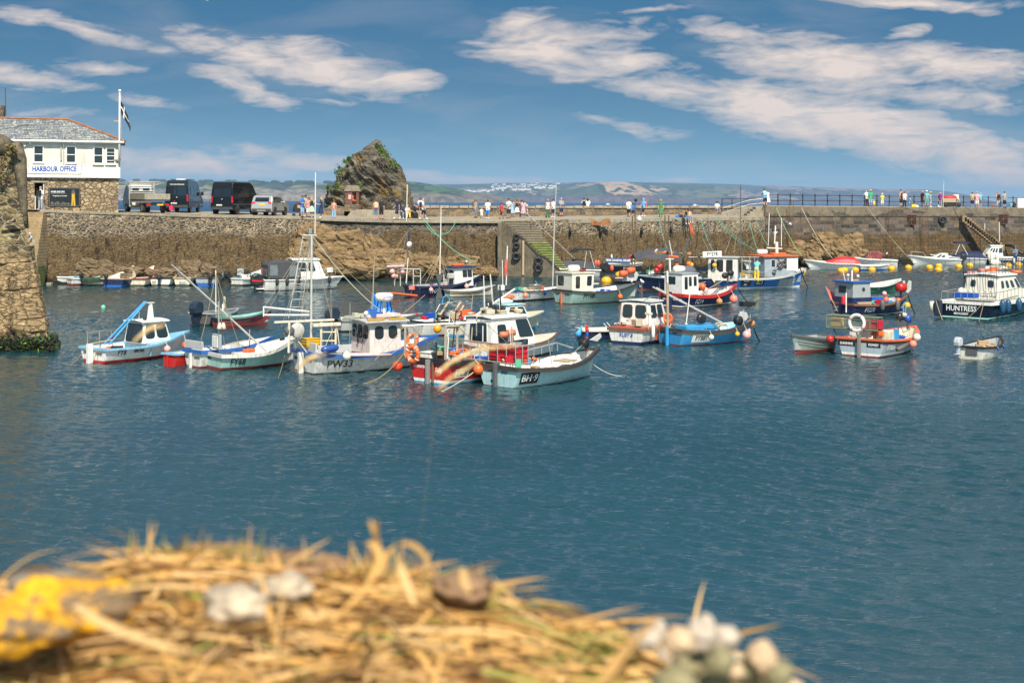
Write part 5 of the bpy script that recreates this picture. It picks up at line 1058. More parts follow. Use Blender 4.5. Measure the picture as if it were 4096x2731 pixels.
# ------------------------------------------------------------------ boats of the far rows
# FH715 navy boat
b = Boat('fishing_boat', 'dark navy fishing boat lettered FH715 with a white wheelhouse and blue roof, by the boulders', 'fishing boat', (1672,1189),(1900,1175),2.2,.72,.72,1.30,.5,.84, top=navy, rail=mat('navy rail', (.02,.03,.07),.5), railh=.10, anti=dred, antih=.03, inner=grey, sole=.2, fore=.82, foremat=cream); L = b.L; print('FH', L, math.degrees(b.th))
b.text('FH715', 1.35,.36,.42, letw, bold=.004, cw=.8)
b.house(L*.58, L*.88,.70,.6,1.85, white, navy, .1,0,.95,.22,.07, [('S', .45,.66,.5,.86,.04),('S', .72,.93,.5,.86,.04),('A', .15,.45,.4,.86),('A', .55,.85,.05,.86),('F', .1,.9,.5,.86)], brown, dome=.05, name='wheelhouse')
b.box('raft_on_roof', (L*.72,.0,2.03),(.9,.35,.14), obuoy, .05,.05); MB().ball((L*.86,0,2.2),.14,8).build('deck_lamp', steel, b.root)
b.tubes('stern_frame', [([b.q(*ZE(x, 1300), y), b.q(*ZE(x, 1110), y)], .04) for x, y in ((780,.3),(990,-.4),(1070,-.4),(845,.4))]+[([b.q(*ZE(775,1105),.3), b.q(*ZE(1065,1112),-.4)], .04),([b.q(*ZE(990,1190),-.4), b.q(*ZE(1068,1190),-.4)], .03)], galv, n=4)
b.tubes('mast', [([b.q(*ZE(915,1290),0), b.q(*ZE(925,1000),0), b.q(*ZE(925,650),0)], .05)], dgrey); b.tubes('whip_antenna', [([b.q(*ZE(912,570),0), b.q(*ZE(922,165),0)], .03)], white)
b.tubes('white_pole', [([b.q(*ZE(908,1270),-.2), b.q(*ZE(930,985),-.2)], .03)], white)
MB().lathe([(.02,-.04),(.20,-.03),(.20,.03),(.02,.04)], b.q(*ZE(945,835),-.05),14, Matrix.Rotation(PI/2,4, 'X')).build('round_marker', white, b.root)
b.tubes('furled_flag', [([b.q(*ZE(925,690),0), b.q(*ZE(935,740),0), b.q(*ZE(938,800),0)], [.03,.08,.05])], navy)
b.tubes('boom', [([b.q(*ZE(675,1055),.1), b.q(*ZE(915,1050),.1)], .04)], wood); b.box('furled_sail', b.q(*ZE(790,1078),.1),(1.4,.15,.16), mat('faded pink canvas', (.62,.44,.42),.9),0,.06)
b.tubes('second_mast', [([b.q(*ZE(1285,1290),-.1), b.q(*ZE(1290,930),-.1)], .05)], cream); b.tubes('mast_antenna', [([b.q(*ZE(1292,940),-.1), b.q(*ZE(1300,410),-.1)], [.04,.025])], white)
top_ = b.q(*ZE(1290,940),-.1); b.tubes('stay', [([top_, b.q(*ZE(x, y),-.3)], .014) for x, y in ((960,1380),(1100,1320),(1400,1350),(1200,1220),(1440,1290),(1180,1220))]+[([b.q(*ZE(925,680),0), b.q(*ZE(x, y),0)], .012) for x, y in ((690,1060),(780,1260),(1000,1290))], mat('tan line', (.34,.26,.16),.9), n=4)
b.box('shooting_chute', b.q(*ZE(1430,1185),-.5),(.8,.3,.35), galv, .1,.05); b.clutter(.2, L*.55,18,.5,81, [red, orange, rcrate, blue, black, wood], .7)
for k, (x, y) in enumerate(((750,1135),(868,1140),(765,1185),(800,1190))): tag(MB().ball(b.w(b.q(*ZE(x, y),.2)),(.19,.16,.15,.13)[k], 12).build('buoy', pinkb), f'{("largest pale pink buoy, on the left","pink buoy on the right","pink buoy, lowest on the left","smallest pink buoy, in the middle")[k]}, hung on the stern frame of FH715', 'buoy', 'buoys and fenders hung on the boats')
b.box('float_board', b.q(*ZE(875,1390),-.9),(2.0,.5,.12), orange, 0,.04, M=Matrix.Rotation(R(7),4, 'Y')); b.clutter(-.1,.9,5,.42,83, [orange, white, salmon], .3, 'board_gear')
hang_buoy(b, .75,.15, pinkb, 'pale pink buoy hanging just left of the FH715 lettering', .08); hang_buoy(b, L*.70,.16, pinkb, 'pale pink buoy hanging amidships on the navy FH715 boat', .1)
# clinker tender
b = Boat('dinghy', 'weathered cream clinker rowing boat alongside the navy FH715 boat', 'rowing boat', (1800,1189),(1930,1176),1.3,.46,.42,.72,.3,.75, top=cream, rail=galv, railh=.05, anti=dgrey, antih=.02, inner=galv, stripe=(.22,.19, brown), L=3.2, h=28)
for f in (.12,.24): b.tubes('plank_edge', [([b.side(b.L*t, b.zg(t)-f, .006) for t in np.linspace(.02,.93,14)], .014)], brown, n=4)
# cabin boat with canopy
b = Boat('cabin_cruiser', 'white cabin boat with black canopy, black fenders and a large black outboard', 'motor boat', (1058,1165),(1268,1154),2.5,.80,.80,.92,.75,.94, top=white, rail=white, railh=.05, anti=dred, antih=.05, booth=.01, fore=.60, foremat=white, inner=grey, ex=(.22,.7), L=5.2, h=23); L = b.L
b.house(L*.40, L*.86,.88,.80,2.12, white, white, .55,0,.9,.10,.07, [('S', .04,.46,.42,.86,.1),('S', .52,.74,.42,.86,.1),('F', .06,.94,.3,.9)], blackp, dome=.06, bev=.05)
b.box('cabin_trunk', (L*.70,0,.98),(1.6,1.5,.34), white, 0,.08); b.tubes('red_stripe', [([(L*.62,-.765,.95),(L*.78,-.765,.98)], .025),([(L*.62,-.765,1.05),(L*.78,-.765,1.08)], .025)], red, n=4)
vs = []; x0_, x1_ = .25, L*.46; mb = MB()
prof = [(x0_, .85),(x0_-.02,1.82),(x0_+.25,2.02),(x1_-.5,2.10),(x1_+.1,1.98),(x1_+.25,.85)]
mb.prism(prof, -.98,.98); cn = mb.build('canopy', canvas, b.root, bevel=.06)
for x_, w_, z_, h_ in ((x0_+.42,.6,1.45,.75),(x1_-.30,.65,1.38,.75)): MB().prism([(x_-w_/2, z_-h_/2),(x_+w_/2, z_-h_/2),(x_+w_/2-.08, z_+h_/2),(x_-w_/2+.02, z_+h_/2)], -.995,-.982).build('clear_window', hazeglass, cn)
MB().box((x0_-.03,0,1.28),(.02,1.5,.55)).build('clear_window', hazeglass, cn)
b.outboard(-.38,-.45,.42,1.6, blackp, 0, red); b.box('bathing_platform', (-.25,0,.16),(.55,1.9,.06), white)
b.tubes('bow_rail', [([(L*.80,-.75,1.05),(L*.82,-.72,1.40),(L*.98,-.35,1.45),(L*1.1,0,1.48),(L*.98,.35,1.45),(L*.82,.72,1.40)], .018)]+[([(L*x, -y, 1.08),(L*x, -y, 1.42)], .015) for x, y in ((.88,.6),(.95,.42),(1.02,.22))], steel)
b.box('bow_boards', (L*.94,-.2,1.38),(.5,.06,.34), white, .3); b.text('INN 10', 2.3,.42,.18, letk, bold=0); b.text('N°2', L*.93,.80,.14, letk)
b.tubes('ensign_staff', [([(.05,.0,.85),(.0,0,1.6)], .015)], white); b.box('ensign', (.02,-.02,1.38),(.05,.16,.42), red, 0,.01)
for k, x in enumerate((.8,1.5,2.3,3.2,4.4)): hang_buoy(b, x, .12, black, f'black oval fender, {("first","second","third","fourth","fifth")[k]} from the stern of the white canopy cabin boat', .05, kind='f', h=.42, lan=black)
tag(rope(WP(1075,1157)+Vector((-1,0,.1)), b.w((.3,-1.1,.9)), 'yellowish stern line trailing from the black canopied cabin boat', ropew, .15), None)
# row of small boats under the left wall
cols = [
 ('white grey-sided dinghy nearest the left steps', (228,1140),35,3.4,1.5, white, white, offw, None, .62,.6),
 ('pale rowing boat heaped with turquoise netting, red bottom', (286,1143),38,3.2,1.35, offw, offw, grey, 'net', .56,.54),
 ('low beige boat with dark green cover over its stern', (354,1145),42,3.2,1.35, cream, green, cream, 'cover', .58,.56),
 ('navy blue workboat with a yellow rim, second tier of the left row', (487,1149),78,3.4,2.1, navy, wood, offw, None, .62,.60),
 ('cream rowing boat with a dark red rim', (576,1147),84,3.2,1.9, cream, dred, mat('pink beige lining', (.50,.36,.26),.7), None, .58,.56),
 ('white rowing boat with black rail and small black outboard', (676,1146),88,3.3,1.9, white, blackp, offw, 'motor', .64,.62),
 ('cream pointed rowing boat with a rusty stain on its stern', (757,1146),92,3.3,1.5, cream, wood, cream, 'patch', .64,.62),
 ('grey dinghy with a blue bottom and small outboard', (855,1146),82,3.4,1.9, grey, dgrey, grey, 'motor2', .66,.64),
 ('dirty white workboat with a grey bin and a black outboard tilted up', (968,1146),62,3.8,1.7, offw, offw, cream, 'work', .58,.55)]
for k, (lab, A_, hd, L_, B_, tp, rl, inn, ex_, ft_, fm_) in enumerate(cols):
 b = Boat('rowing_boat' if ex_ not in ('motor', 'motor2', 'work') else 'dinghy', lab, 'small boat', A_, (0,1300), B_, ft_, fm_, ft_+.62,.35,.8, top=tp, rail=rl, railh=.07, anti=dred if k in (1,) else (blue if k in (3,7) else mat('algae bottom', (.06,.06,.03),.9)), antih=.20 if k == 7 else .10, inner=inn, L=(L_ if k < 3 else 2.5 if k < 8 else 3.2), h=hd, ex=(.25,.7))
 if ex_ == 'motor': b.outboard(-.2,0,.5,.75, blackp); b.box('floor_board', (-.02,.45,.32),(.02,.3,.2), wood)
 if ex_ == 'motor2': b.outboard(-.2,-.45,.55,.8, blackp)
 if ex_ == 'patch': b.box('transom_patch', (-.02,0,.26),(.03,.5,.2), grey)
 if ex_ == 'net': b.clutter(-.05,1.0,10,.38,90, [ropeblue, bblue, ropeg, ropeblue], .5, 'netting')
 if ex_ == 'cover': MB().prism([(-.1,.50),(.0,.58),(1.4,.60),(1.5,.40),(-.1,.2)], -.66,.66).build('cover', mat('dark green canvas', (.03,.06,.035),.9, bump=.03), b.root, bevel=.05)
 if ex_ == 'work':
  b.outboard(-.2,.5,.7,.95, blackp, -35); b.box('bin', (.9,.3,1.0),(.35,.35,.5), galv); b.clutter(.4,3,14,.6,93, [white, bcrate, offw, ropeb, lblue], .6); b.text('FT2', 1.2,.32,.26, letk); b.tubes('arch', [([(.9,-.7,.6),(.9,-.6,1.2),(.4,.2,1.45)], .025)], dgrey)
 if k in (0,3,2): b.outboard(-.1,.45,.62,.6, blackp)
 b.clutter(.4, L_*.7,4,.25,200+k)
for k, (u, v, c, lab, hd, L_, B_) in enumerate(((205,1140,offw,'grey inflatable dinghy with blue piping, tucked behind the leftmost dinghy',70,2.8,1.5),(440,1142,offw,'slim grey-white skiff behind the beige and navy boats',60,3.2,1.2),(548,1143,cream,'plain white boat end showing behind the red-rimmed rowing boat',70,3.0,1.5),(722,1143,cream,'white boat with orange float behind the black-railed rowing boat',60,3.0,1.4),(812,1143,lblue,'pale blue rowing boat with white rim behind the grey dinghy',65,3.6,1.6))):
 b = Boat('rowing_boat', lab, 'small boat', (u, v),(0,1300), B_*.8,.6,.6,1.35,.3,.7, top=c, rail=(lblue if k in (0,4) else c), railh=.06, anti=dgrey, inner=offw, L=2.3, h=hd)
tag(MB().ball(WP(598,1133)+Vector((0,-.4,.32)),.18,14).build('buoy', mat('amber plastic', (.72,.30,.02),.4)), 'amber buoy hanging between the red-rimmed and black-railed rowing boats', 'buoy')
tag(MB().ball(WP(480,1145)+Vector((0,-.5,.22)),.14,12).build('buoy', bcrate), 'small blue buoy at the corner of the navy yellow-rimmed boat', 'buoy')
o = empty('cool_box', WP(157,1138)+Vector((0,.4,.1)),0, 'small blue cool box with a white lid standing at the foot of the left steps', 'cool box'); MB().box((0,0,.16),(.34,.3,.32)).build('box', bcrate, o, bevel=.02); MB().box((0,0,.36),(.37,.33,.08)).build('lid', white, o, bevel=.02)
MB().box((P(165,1120,104.6).x, 104.9,.05),(1.9,2.0,.3)).build('landing', conc, bpy.data.objects['harbour_steps.001'], bevel=.04)
# FY12
b = Boat('fishing_boat', 'small white open boat lettered FY12 with a dark boot top', 'boat', (2066,1207),(2290,1190),1.9,.70,.64,.85,.35,.82, top=white, rail=blackp, railh=.05, railw=.035, boot=blackp, booth=.07, anti=blackp, antih=.04, inner=offw, L=4.4); print('FY12', b.L, math.degrees(b.th))
b.text('FY12', .75,.38,.34, letk, bold=.003, cw=.8); b.tubes('mast', [([b.q(*ZF(225,1210),0), b.q(*ZF(240,735),0)], .04)], white); b.tubes('furled_flag', [([b.q(*ZF(218,1110),0), b.q(*ZF(222,1000),0), b.q(*ZF(228,890),0)], [.05,.12,.05])], mat('faded red cloth', (.60,.10,.08),.8))
b.tubes('pole', [([b.q(*ZF(185,1220),.1), b.q(*ZF(178,905),.1)], .025),([b.q(*ZF(60,1420),.2), b.q(*ZF(30,1075),.2)], .03)], white); b.box('outboard_box', b.q(*ZF(165,1240),.1),(.4,.3,.35), white, 0,.05); b.clutter(.2,3,12,.6,95)
MB().lathe([(.38,0),(.42,.05),(.42,.32),(.44,.34)], b.q(*ZF(575,1262),-.1),18).build('metal_tub', steel, b.root)
hang_buoy(b, .42,.17, salmon, 'coral red round buoy left of the FY12 lettering', .1); hang_buoy(b, 2.0,.13, bfend, 'dark blue fender lying under the rail of the FY12 boat', .0, kind='f', h=.2)
# FY108
b = Boat('fishing_boat', 'sage green open boat lettered FY108 with a white cuddy at its stern', 'fishing boat', (2283,1218),(2520,1203),2.5,.86,.74,1.2,.55,.82, top=sage, rail=mat('black rubbing strake', (.05,.042,.035),.6), railh=.10, anti=dred, antih=.05, booth=.01, inner=offw, sole=.3, ex=(.27,.7), L=5.6); L = b.L; print('108', L, math.degrees(b.th))
b.text('FY108', 1.25,.48,.40, letk, bold=.007, cw=.8); b.text('TRUST', 0,.58,.18, letk, 'transom', .003,.8, y0=.55); b.text('FOWEY', 0,.57,.18, letk, 'transom', .003,.8, y0=-.5); b.rudder(orange, .7,.07,.1)
b.house(.12,1.75,.85,.76,1.88, mat('cream wheelhouse paint', (.70,.66,.56),.4), cream, -.08,0,1.0,.06,.08, [('A', .12,.46,.34,.84,.06),('S', .18,.34,.22,.84,.05),('S', .70,.88,.35,.84,.05),('F', .1,.9,.4,.85)], blackp)
mb = MB(); mb.lathe([(.12,-.4),(.22,-.34),(.23,0),(.22,.34),(.12,.4)], (.85,0,2.17),14, Matrix.Rotation(PI/2,4, 'Y')); mb.build('liferaft_canister', white, b.root); b.box('red_pack', (1.45,-.1,2.05),(.4,.3,.14), dred, 0,.04)
b.tubes('mast', [([b.q(*ZF(785,1240),0), b.q(*ZF(800,700),0), b.q(*ZF(808,440),0)], [.04,.04,.03]),([b.q(*ZF(808,440),0), b.q(*ZF(830,0),0)], .024)], galv)
b.tubes('boom', [([b.q(*ZF(1110,1200),.3), b.q(*ZF(1340,1190),.3)], .05)], offw); b.clutter(1.9, L*.75,16,.5,97, [bcrate, orange, ropew, bblue, offw], .6)
for k, (x, y, r, h) in enumerate(((1090,1240,.30,.5),(1170,1262,.18,.34))):
 o = MB().lathe([(r*.8,0),(r, h),(r*1.05, h+.02)], (0,0,0),16).build('bucket', bcrate); o.location = b.w(b.q(*ZF(x, y),-.3))-Vector((0,0,h/2)); o.rotation_euler = (.2,.35 if k == 0 else 0,0); tag(o, ('large', 'small')[k]+' blue plastic bucket on the sage green FY108 boat', 'bucket')
hang_buoy(b, L*.62,.165, obuoy, 'orange buoy hanging on the sage green hull of FY108', .25)
c_ = b.q(*ZF(1760,1110),0); mb = MB(); mb.prism([(c_.x-.9, c_.z-.25),(c_.x-.75, c_.z+.15),(c_.x+.25, c_.z+.35),(c_.x+.42, c_.z+.15),(c_.x+.2, c_.z-.25)], -.05,.05); mb.build('shooting_plate', galv, b.root, bevel=.02)
for k, (x, y) in enumerate(((1640,1070),(1730,1030))): o = MB().lathe([(.06,-.28),(.20,-.24),(.22,0),(.20,.24),(.06,.28)], (0,0,0),14, Matrix.Rotation(PI/2,4, 'Y')).build('hauler_roller', mat('ribbed orange rubber', (.66,.13,.05),.6, bump=.01), b.root); o.location = b.q(*ZF(x, y),-.15)
gull(b.w(b.q(*ZF(1742,1185),-.1)),1.2, 'grey-backed gull perched on the bow of the sage green boat', False, .8)
# yellow mooring buoys
BU = [(318,1063),(355,1056),(475,1055),(661,1052),(878,1038),(1067,1028),(1300,1025),(1404,1011),(1400,1052),(1627,1015),(1749,1003),(2177,1004),(2292,992)]
BL = ['left one of the pair below the red covered boat','right one of the pair below the red covered boat','in front of the right end of the red covered boat','in front of the small white tender','touching the black outboard of the maroon canopied boat','alone right of the maroon canopied boat','alone left of the white cruiser','just off the white cruiser, farther of two in line','just off the white cruiser, nearer of two in line','below the middle of the white cruiser','below the outboard of the white cruiser','left one below the navy and white pilot boat','right one below the navy and white pilot boat']
def mbuoy(p, r, lab):
 o = empty('mooring_buoy', p, 0, lab, 'buoy', 'yellow mooring buoys'); MB().ball((0,0,r*.35), r, 16,(1.1,1.1,.95)).build('float', ybuoy, o); MB().torus((0,0,r*1.3), r*.22, r*.07, Matrix.Rotation(PI/2,4, 'X'),10,5).build('ring', rust, o)
for (x, y), l in zip(BU, BL): mbuoy(WP(*ZH(x, y+16)),.32, 'yellow mooring buoy '+l)
mbuoy(WP(*ZG(1938,1030)),.34, 'yellow mooring buoy right of the bow of the blue SC1 boat'); mbuoy(WP(*ZF(1433,1178)),.38, 'yellow mooring buoy between the speedboat and the sage green boat')
mbuoy(WP(*ZF(1585,1100)),.3, 'yellow mooring buoy half hidden behind the orange hauler rollers')
tag(MB().ball(WP(413,1232)+Vector((0,0,.05)),.13,12).build('buoy', mat('mint plastic', (.15,.62,.42),.4)), 'tiny mint green buoy alone on the open water at left', 'buoy')
# Ruby B
b = Boat('motor_boat', 'white cuddy boat with varnished rail and blue boot top, its square cabin facing the camera', 'motor boat', (2563,1383),(2668,1352),2.05,.72,.74,1.0,.35,.88, top=offw, rail=brown, railh=.10, boot=navy, booth=.10, anti=navy, antih=.05, fore=.3, foremat=mat('red deck', (.42,.07,.04),.6), inner=offw, ex=(.24,.6), L=3.9); L = b.L; print('RUBY', L, math.degrees(b.th))
b.text('RUBY B', 0,.42,.24, letb, 'transom', .005,.85,.3)
b.box('after_deck', (.45,0,.745),(.8,1.7,.04), MATS['red deck'], 0,.01)
b.house(.75,2.6,.82,.74,1.86, white, offw, .5,.05,.90,.05,.05, [('A', .12,.42,.38,.88,.12),('A', .54,.88,.38,.88,.12),('S', .1,.4,.4,.88,.1),('S', .5,.8,.4,.88,.1),('F', .1,.9,.4,.9)], brown, bev=.10, dome=.06)
b.tubes('cabin_rail', [([b.q(*ZI(x, y),-.75) for x, y in ((900,205),(980,155),(1060,160),(1090,230),(1115,370))], .02)], steel); b.tubes('stern_light_pole', [([b.qx(*ZI(950,520),.1), b.qx(*ZI(950,340),.1)], .02)], wood); b.box('floodlight', b.qx(*ZI(955,345),.1),(.1,.34,.10), cream)
b.tubes('rod_holder', [([b.qx(*ZI(x, y),.1), b.qx(*ZI(x+38, y+45),.1)], .025) for x, y in ((455,450),(490,440))]+[([b.qx(*ZI(920,475),.1), b.qx(*ZI(955,465),.1)], .02)], steel); b.tubes('cross_post', [([b.q(*ZI(880,205),.2), b.q(*ZI(876,20),.2)], .03),([b.q(*ZI(835,88),.2), b.q(*ZI(915,86),.2)], .02)], rust)
b.box('boarding_ladder', (1.2,-1.05,.55),(.06,.04,.7), brown); hang_buoy(b, .55,.08, white, 'slim white fender at the stern quarter of the square-cabined cuddy boat', .05, kind='f', h=.5); o = b.clutter(.1,.7,5,.85,98, [ropew, wood, ropeb], .7)
ring(b.w((2.2,-.93,1.1)),.24, obuoy, obuoy, 'faded orange life ring on the right side of the square-cabined cuddy boat', Matrix.Rotation(PI/2,4, 'X'))
gull(b.w(b.q(*ZI(882,20),.2)),2, 'gull perched on the rusty cross-shaped post', False, .7)
b = Boat('dinghy', 'navy dinghy with a cream rim behind the square-cabined cuddy boat', 'dinghy', (2330,1362),(2440,1350),1.3,.50,.48,.6,.2,.85, top=navy, rail=cream, railh=.07, anti=navy, inner=offw, L=2.6, h=14)
o = MB().lathe([(.02,-.12),(.13,-.06),(.15,.04),(.10,.16),(.04,.34),(.02,.46)], (0,0,0),14, Matrix.Rotation(R(25),4, 'Y')).build('buoy', mat('sky blue plastic', (.06,.32,.58),.4)); o.location = WP(*ZI(170,640))+Vector((0,-.2,.3)); tag(o, 'pear shaped sky blue buoy hanging on the navy dinghy', 'buoy')
# PETREL blue
b = Boat('fishing_boat', 'bright turquoise blue fishing boat lettered 881 with black and gold strakes', 'fishing boat', (2722,1387),(2990,1362),2.3,.76,.66,1.0,.4,.84, top=bblue, rail=mat('black rubbing strake', (.05,.042,.035),.6), railh=.09, anti=dred, antih=.06, booth=.01, inner=lblue, sole=.2, stripe=(.20,.13, gold), ex=(.27,.65)); L = b.L; print('PETREL', L, math.degrees(b.th))
b.rudder(bblue, .85,.09,.14); b.text('FY881', 1.05,.34,.30, letk, bold=.004, cw=.85, plate=(.98,.36, white)); b.text('PETREL', 0,.56,.12, letk, 'transom', .003,.8, y0=.42); b.text('FOWEY', 0,.56,.12, letk, 'transom', .003,.8, y0=-.4)
b.tubes('mast', [([b.q(*ZI(1165,500),0), b.q(*ZI(1163,0),0)], .06)], wood); b.tubes('boom', [([b.q(*ZI(1000,50),.1), b.q(*ZI(1820,475),-.1)], .035),([b.q(*ZI(1040,55),.1), b.q(*ZI(1800,460),-.1)], .025)], galv)
b.tubes('white_pole', [([b.q(*ZI(1370,450),-.3), b.q(*ZI(1412,100),-.3)], .025)], white); b.box('engine_box', b.q(*ZI(1470,500),-.1)-Vector((0,0,.12)),(1.6,.8,.5), bblue, 0,.04)
b.tubes('rail_frame', [([b.q(*ZI(x, y),-.7) for x, y in ((1590,520),(1590,455),(1720,460),(1720,530))], .018),([b.q(*ZI(x, y),.5) for x, y in ((1180,500),(1200,460),(1280,460),(1280,520))], .018)], steel)
MB().lathe([(.1,-.1),(.22,-.08),(.22,.08),(.1,.1)], b.q(*ZI(1535,400),-.2),14, Matrix.Rotation(PI/2,4, 'X')).build('winch', blackp, b.root); b.clutter(.6, L*.7,14,.65,99, [ycrate, white, ropew, blackp, bblue], .6)
c_ = b.q(*ZI(1985,360),0); mb = MB(); mb.prism([(c_.x-.25, c_.z-.2),(c_.x-.1, c_.z+.18),(c_.x+.25, c_.z+.12),(c_.x+.38, c_.z-.1),(c_.x+.2, c_.z-.28)], -.05,.05); mb.build('hauler_plate', galv, b.root, bevel=.02); MB().lathe([(.08,-.12),(.22,-.1),(.14,0),(.22,.1),(.08,.12)], b.q(*ZI(1945,420),-.15),14, Matrix.Rotation(PI/2,4, 'X')).build('pot_hauler', black, b.root); b.tubes('hauler_post', [([b.q(*ZI(2000,460),0), b.q(*ZI(2000,280),0)], .06),([b.q(*ZI(x, y),.1) for x, y in ((2075,400),(2080,300),(2050,270),(2035,300))], .03)], steel)
b.clutter(L*.93, L*1.02,5,1.55,101, [black, blackp], .2, 'coiled_hose')
hang_buoy(b, 1.35,.12, wbuoy, 'cream buoy hanging over the number plate of the turquoise blue boat', .15); hang_buoy(b, L*.64,.11, ybuoy, 'small amber buoy amidships on the turquoise blue boat', .15); hang_buoy(b, L*.78,.20, pinkb, 'largest pink buoy on the turquoise blue boat', .22);
for (x, y, r_, mt_, l) in ((2045,535,.17,pinkb,'pink and white buoy at the waterline side of the turquoise boat bow'),(2090,452,.18,mat('brown orange plastic', (.50,.22,.09),.6),'brownish orange buoy hung highest at the turquoise boat bow')): tag(MB().ball(b.w(b.q(*ZI(x, y),-.1)), r_, 16).build('buoy', mt_), l, 'buoy', 'buoys and fenders hung on the boats')
# PZ14
b = Boat('fishing_boat', 'navy fishing boat lettered PZ14 with a bright red rail and small white wheelhouse', 'fishing boat', (2729,1233),(2925,1215),2.4,.84,.72,1.22,.45,.86, top=navy, rail=red, railh=.18, railw=.05, boot=white, booth=.07, anti=dred, antih=.06, inner=offw, sole=.25, ex=(.26,.65)); L = b.L; print('PZ', L, math.degrees(b.th))
b.rudder(navy, .95,.14,.14); b.text('PZ14', 1.35,.36,.38, letw, bold=.004, cw=.8); b.text('PENZANCE', 0,.50,.18, letw, 'transom', .004,.8, y0=-.48); b.text('Little Lauren', 0,.50,.17, letw, 'transom', .003,.75,.2, y0=.50)
b.house(.12,1.55,.78,.76,2.02, white, grey, .06,0,.98,.05,.07, [('A', .12,.42,.52,.86,.04),('A', .46,.60,.52,.86,.04),('S', .15,.30,.30,.86,.04),('S', .42,.55,.45,.86,.04),('S', .72,.86,.45,.86,.04)], blackp)
MB().lathe([(.1,-.42),(.21,-.36),(.22,0),(.21,.36),(.1,.42)], (.6,0,2.29),14, Matrix.Rotation(PI/2,4, 'Y')).build('liferaft_canister', white, b.root)
b.tubes('mast', [([b.q(*ZG(355,1500),-.3), b.q(*ZG(352,1010),-.2)], .06),([b.q(*ZG(385,1020),0), b.q(*ZG(378,860),0)], .06),([b.q(*ZG(410,850),0), b.q(*ZG(372,655),0)], .03),([b.q(*ZG(335,870),0), b.q(*ZG(425,870),0)], .03)], white); b.tubes('flare_box', [([b.q(*ZG(370,835),0), b.q(*ZG(475,850),0)], .08)], obuoy)
c_ = b.q(*ZG(1090,1085),0); b.tubes('hauler_post', [([b.q(*ZG(1060,1150),0), b.q(*ZG(1065,1040),0)], .06)], rust)
for x, y in ((1030,1065),(1095,1035)): MB().ball(b.q(*ZG(x, y),-.1),.22,12,(1.2,.8,.9)).build('hauler_roller', black, b.root)
mb = MB(); mb.prism([(c_.x-.1, c_.z-.25),(c_.x, c_.z+.05),(c_.x+.35, c_.z+.2),(c_.x+.45, c_.z-.1),(c_.x+.15, c_.z-.3)], -.04,.04); mb.build('shooting_plate', galv, b.root, bevel=.02)
b.tubes('poles', [([b.q(*ZG(760,1265),-.2+k*.1), b.q(*ZG(1000,1125),0+k*.1)], .025) for k in range(4)], wood)
for k, (x, y, r_) in enumerate(((675,1213,.19),(715,1180,.16),(765,1195,.20),(800,1240,.2))): tag(MB().ball(b.w(b.q(*ZG(x, y),-.1)), r_, 14).build('buoy', obuoy if k != 3 else pinkb), f'{("orange buoy, left of three","orange buoy, smallest and middle of three","orange buoy, right of three","faded pink buoy lying lowest")[k]}, inside the red-railed PZ14 boat', 'buoy', 'buoys and fenders hung on the boats')
tag(MB().ball(b.w(b.q(*ZG(702,1197),-.3)),.12,12).build('buoy', wbuoy), 'white buoy tucked among the orange ones in the red-railed boat', 'buoy', 'buoys and fenders hung on the boats'); tag(MB().ball(b.w(b.q(*ZG(495,1185),-.2)),.2,12).build('buoy', obuoy), 'orange buoy behind the white wheelhouse of the red-railed PZ14 boat', 'buoy', 'buoys and fenders hung on the boats')
b.clutter(1.7, L*.7,12,.5,103, [ropew, bcrate, rcrate, offw], .7); b.tubes('side_ladder', [([b.q(*ZG(520,1215),.8), b.q(*ZG(800,1140),.8)], .03),([b.q(*ZG(520,1245),.8), b.q(*ZG(800,1170),.8)], .03)]+[([b.q(*ZG(540+k*26,1240-k*7),.8), b.q(*ZG(540+k*26,1208-k*7),.8)], .02) for k in range(10)], steel)
hang_buoy(b, L*.50,.20, mat('brown orange plastic', (.50,.22,.09),.6), 'brown orange buoy just right of the PZ14 lettering', .22); hang_buoy(b, L*.80,.26, salmon, 'largest coral buoy near the bow of the PZ14 boat', .3)
# SC1
b = Boat('fishing_boat', 'royal blue fishing boat lettered SC1 with a grey bow panel and an orange roof', 'fishing boat', (2938,1158),(3176,1149),2.9,.84,.82,1.42,.55,.86, top=bblue if False else mat('royal blue paint', (.015,.16,.50),.35, grime=((.1,.12,.16),.4)), rail=galv, railh=.14, boot=white, booth=.09, anti=white, antih=.04, fore=.84, foremat=white, inner=grey, sole=.4, L=6.4); L = b.L; print('SC1', L, math.degrees(b.th))
b.text('SC1', 2.05,.48,.42, letw, bold=.005, cw=.85, plate=(.8,.42, blackp)); b.text('Victoria', .9,.60,.18, letw, bold=.003, cw=.8, plate=(.8,.24, blackp)); b.text('Jane', .9,.36,.18, letw, bold=.003, cw=.8, plate=(.8,.24, blackp))
MB().add([b.side(L*t, z, .016) for t in np.linspace(.60,.88,13) for z in (.16,.3,.45,.6,.72)], [(i*5+j, i*5+5+j, i*5+6+j, i*5+1+j) for i in range(12) for j in range(4)]).build('grey_panel', grey, b.h, fix=False)
b.house(L*.42, L*.84,.95,.84,2.36, mat('blue grey panel', (.30,.34,.38),.5), orange, .05,0,.97,.22,.09, [('S', .22,.34,.5,.85,.03),('S', .64,.74,.40,.88,.03),('S', .82,.94,.40,.88,.03),('A', .3,.6,.05,.85),('F', .1,.45,.4,.88),('F', .55,.9,.4,.88)], white)
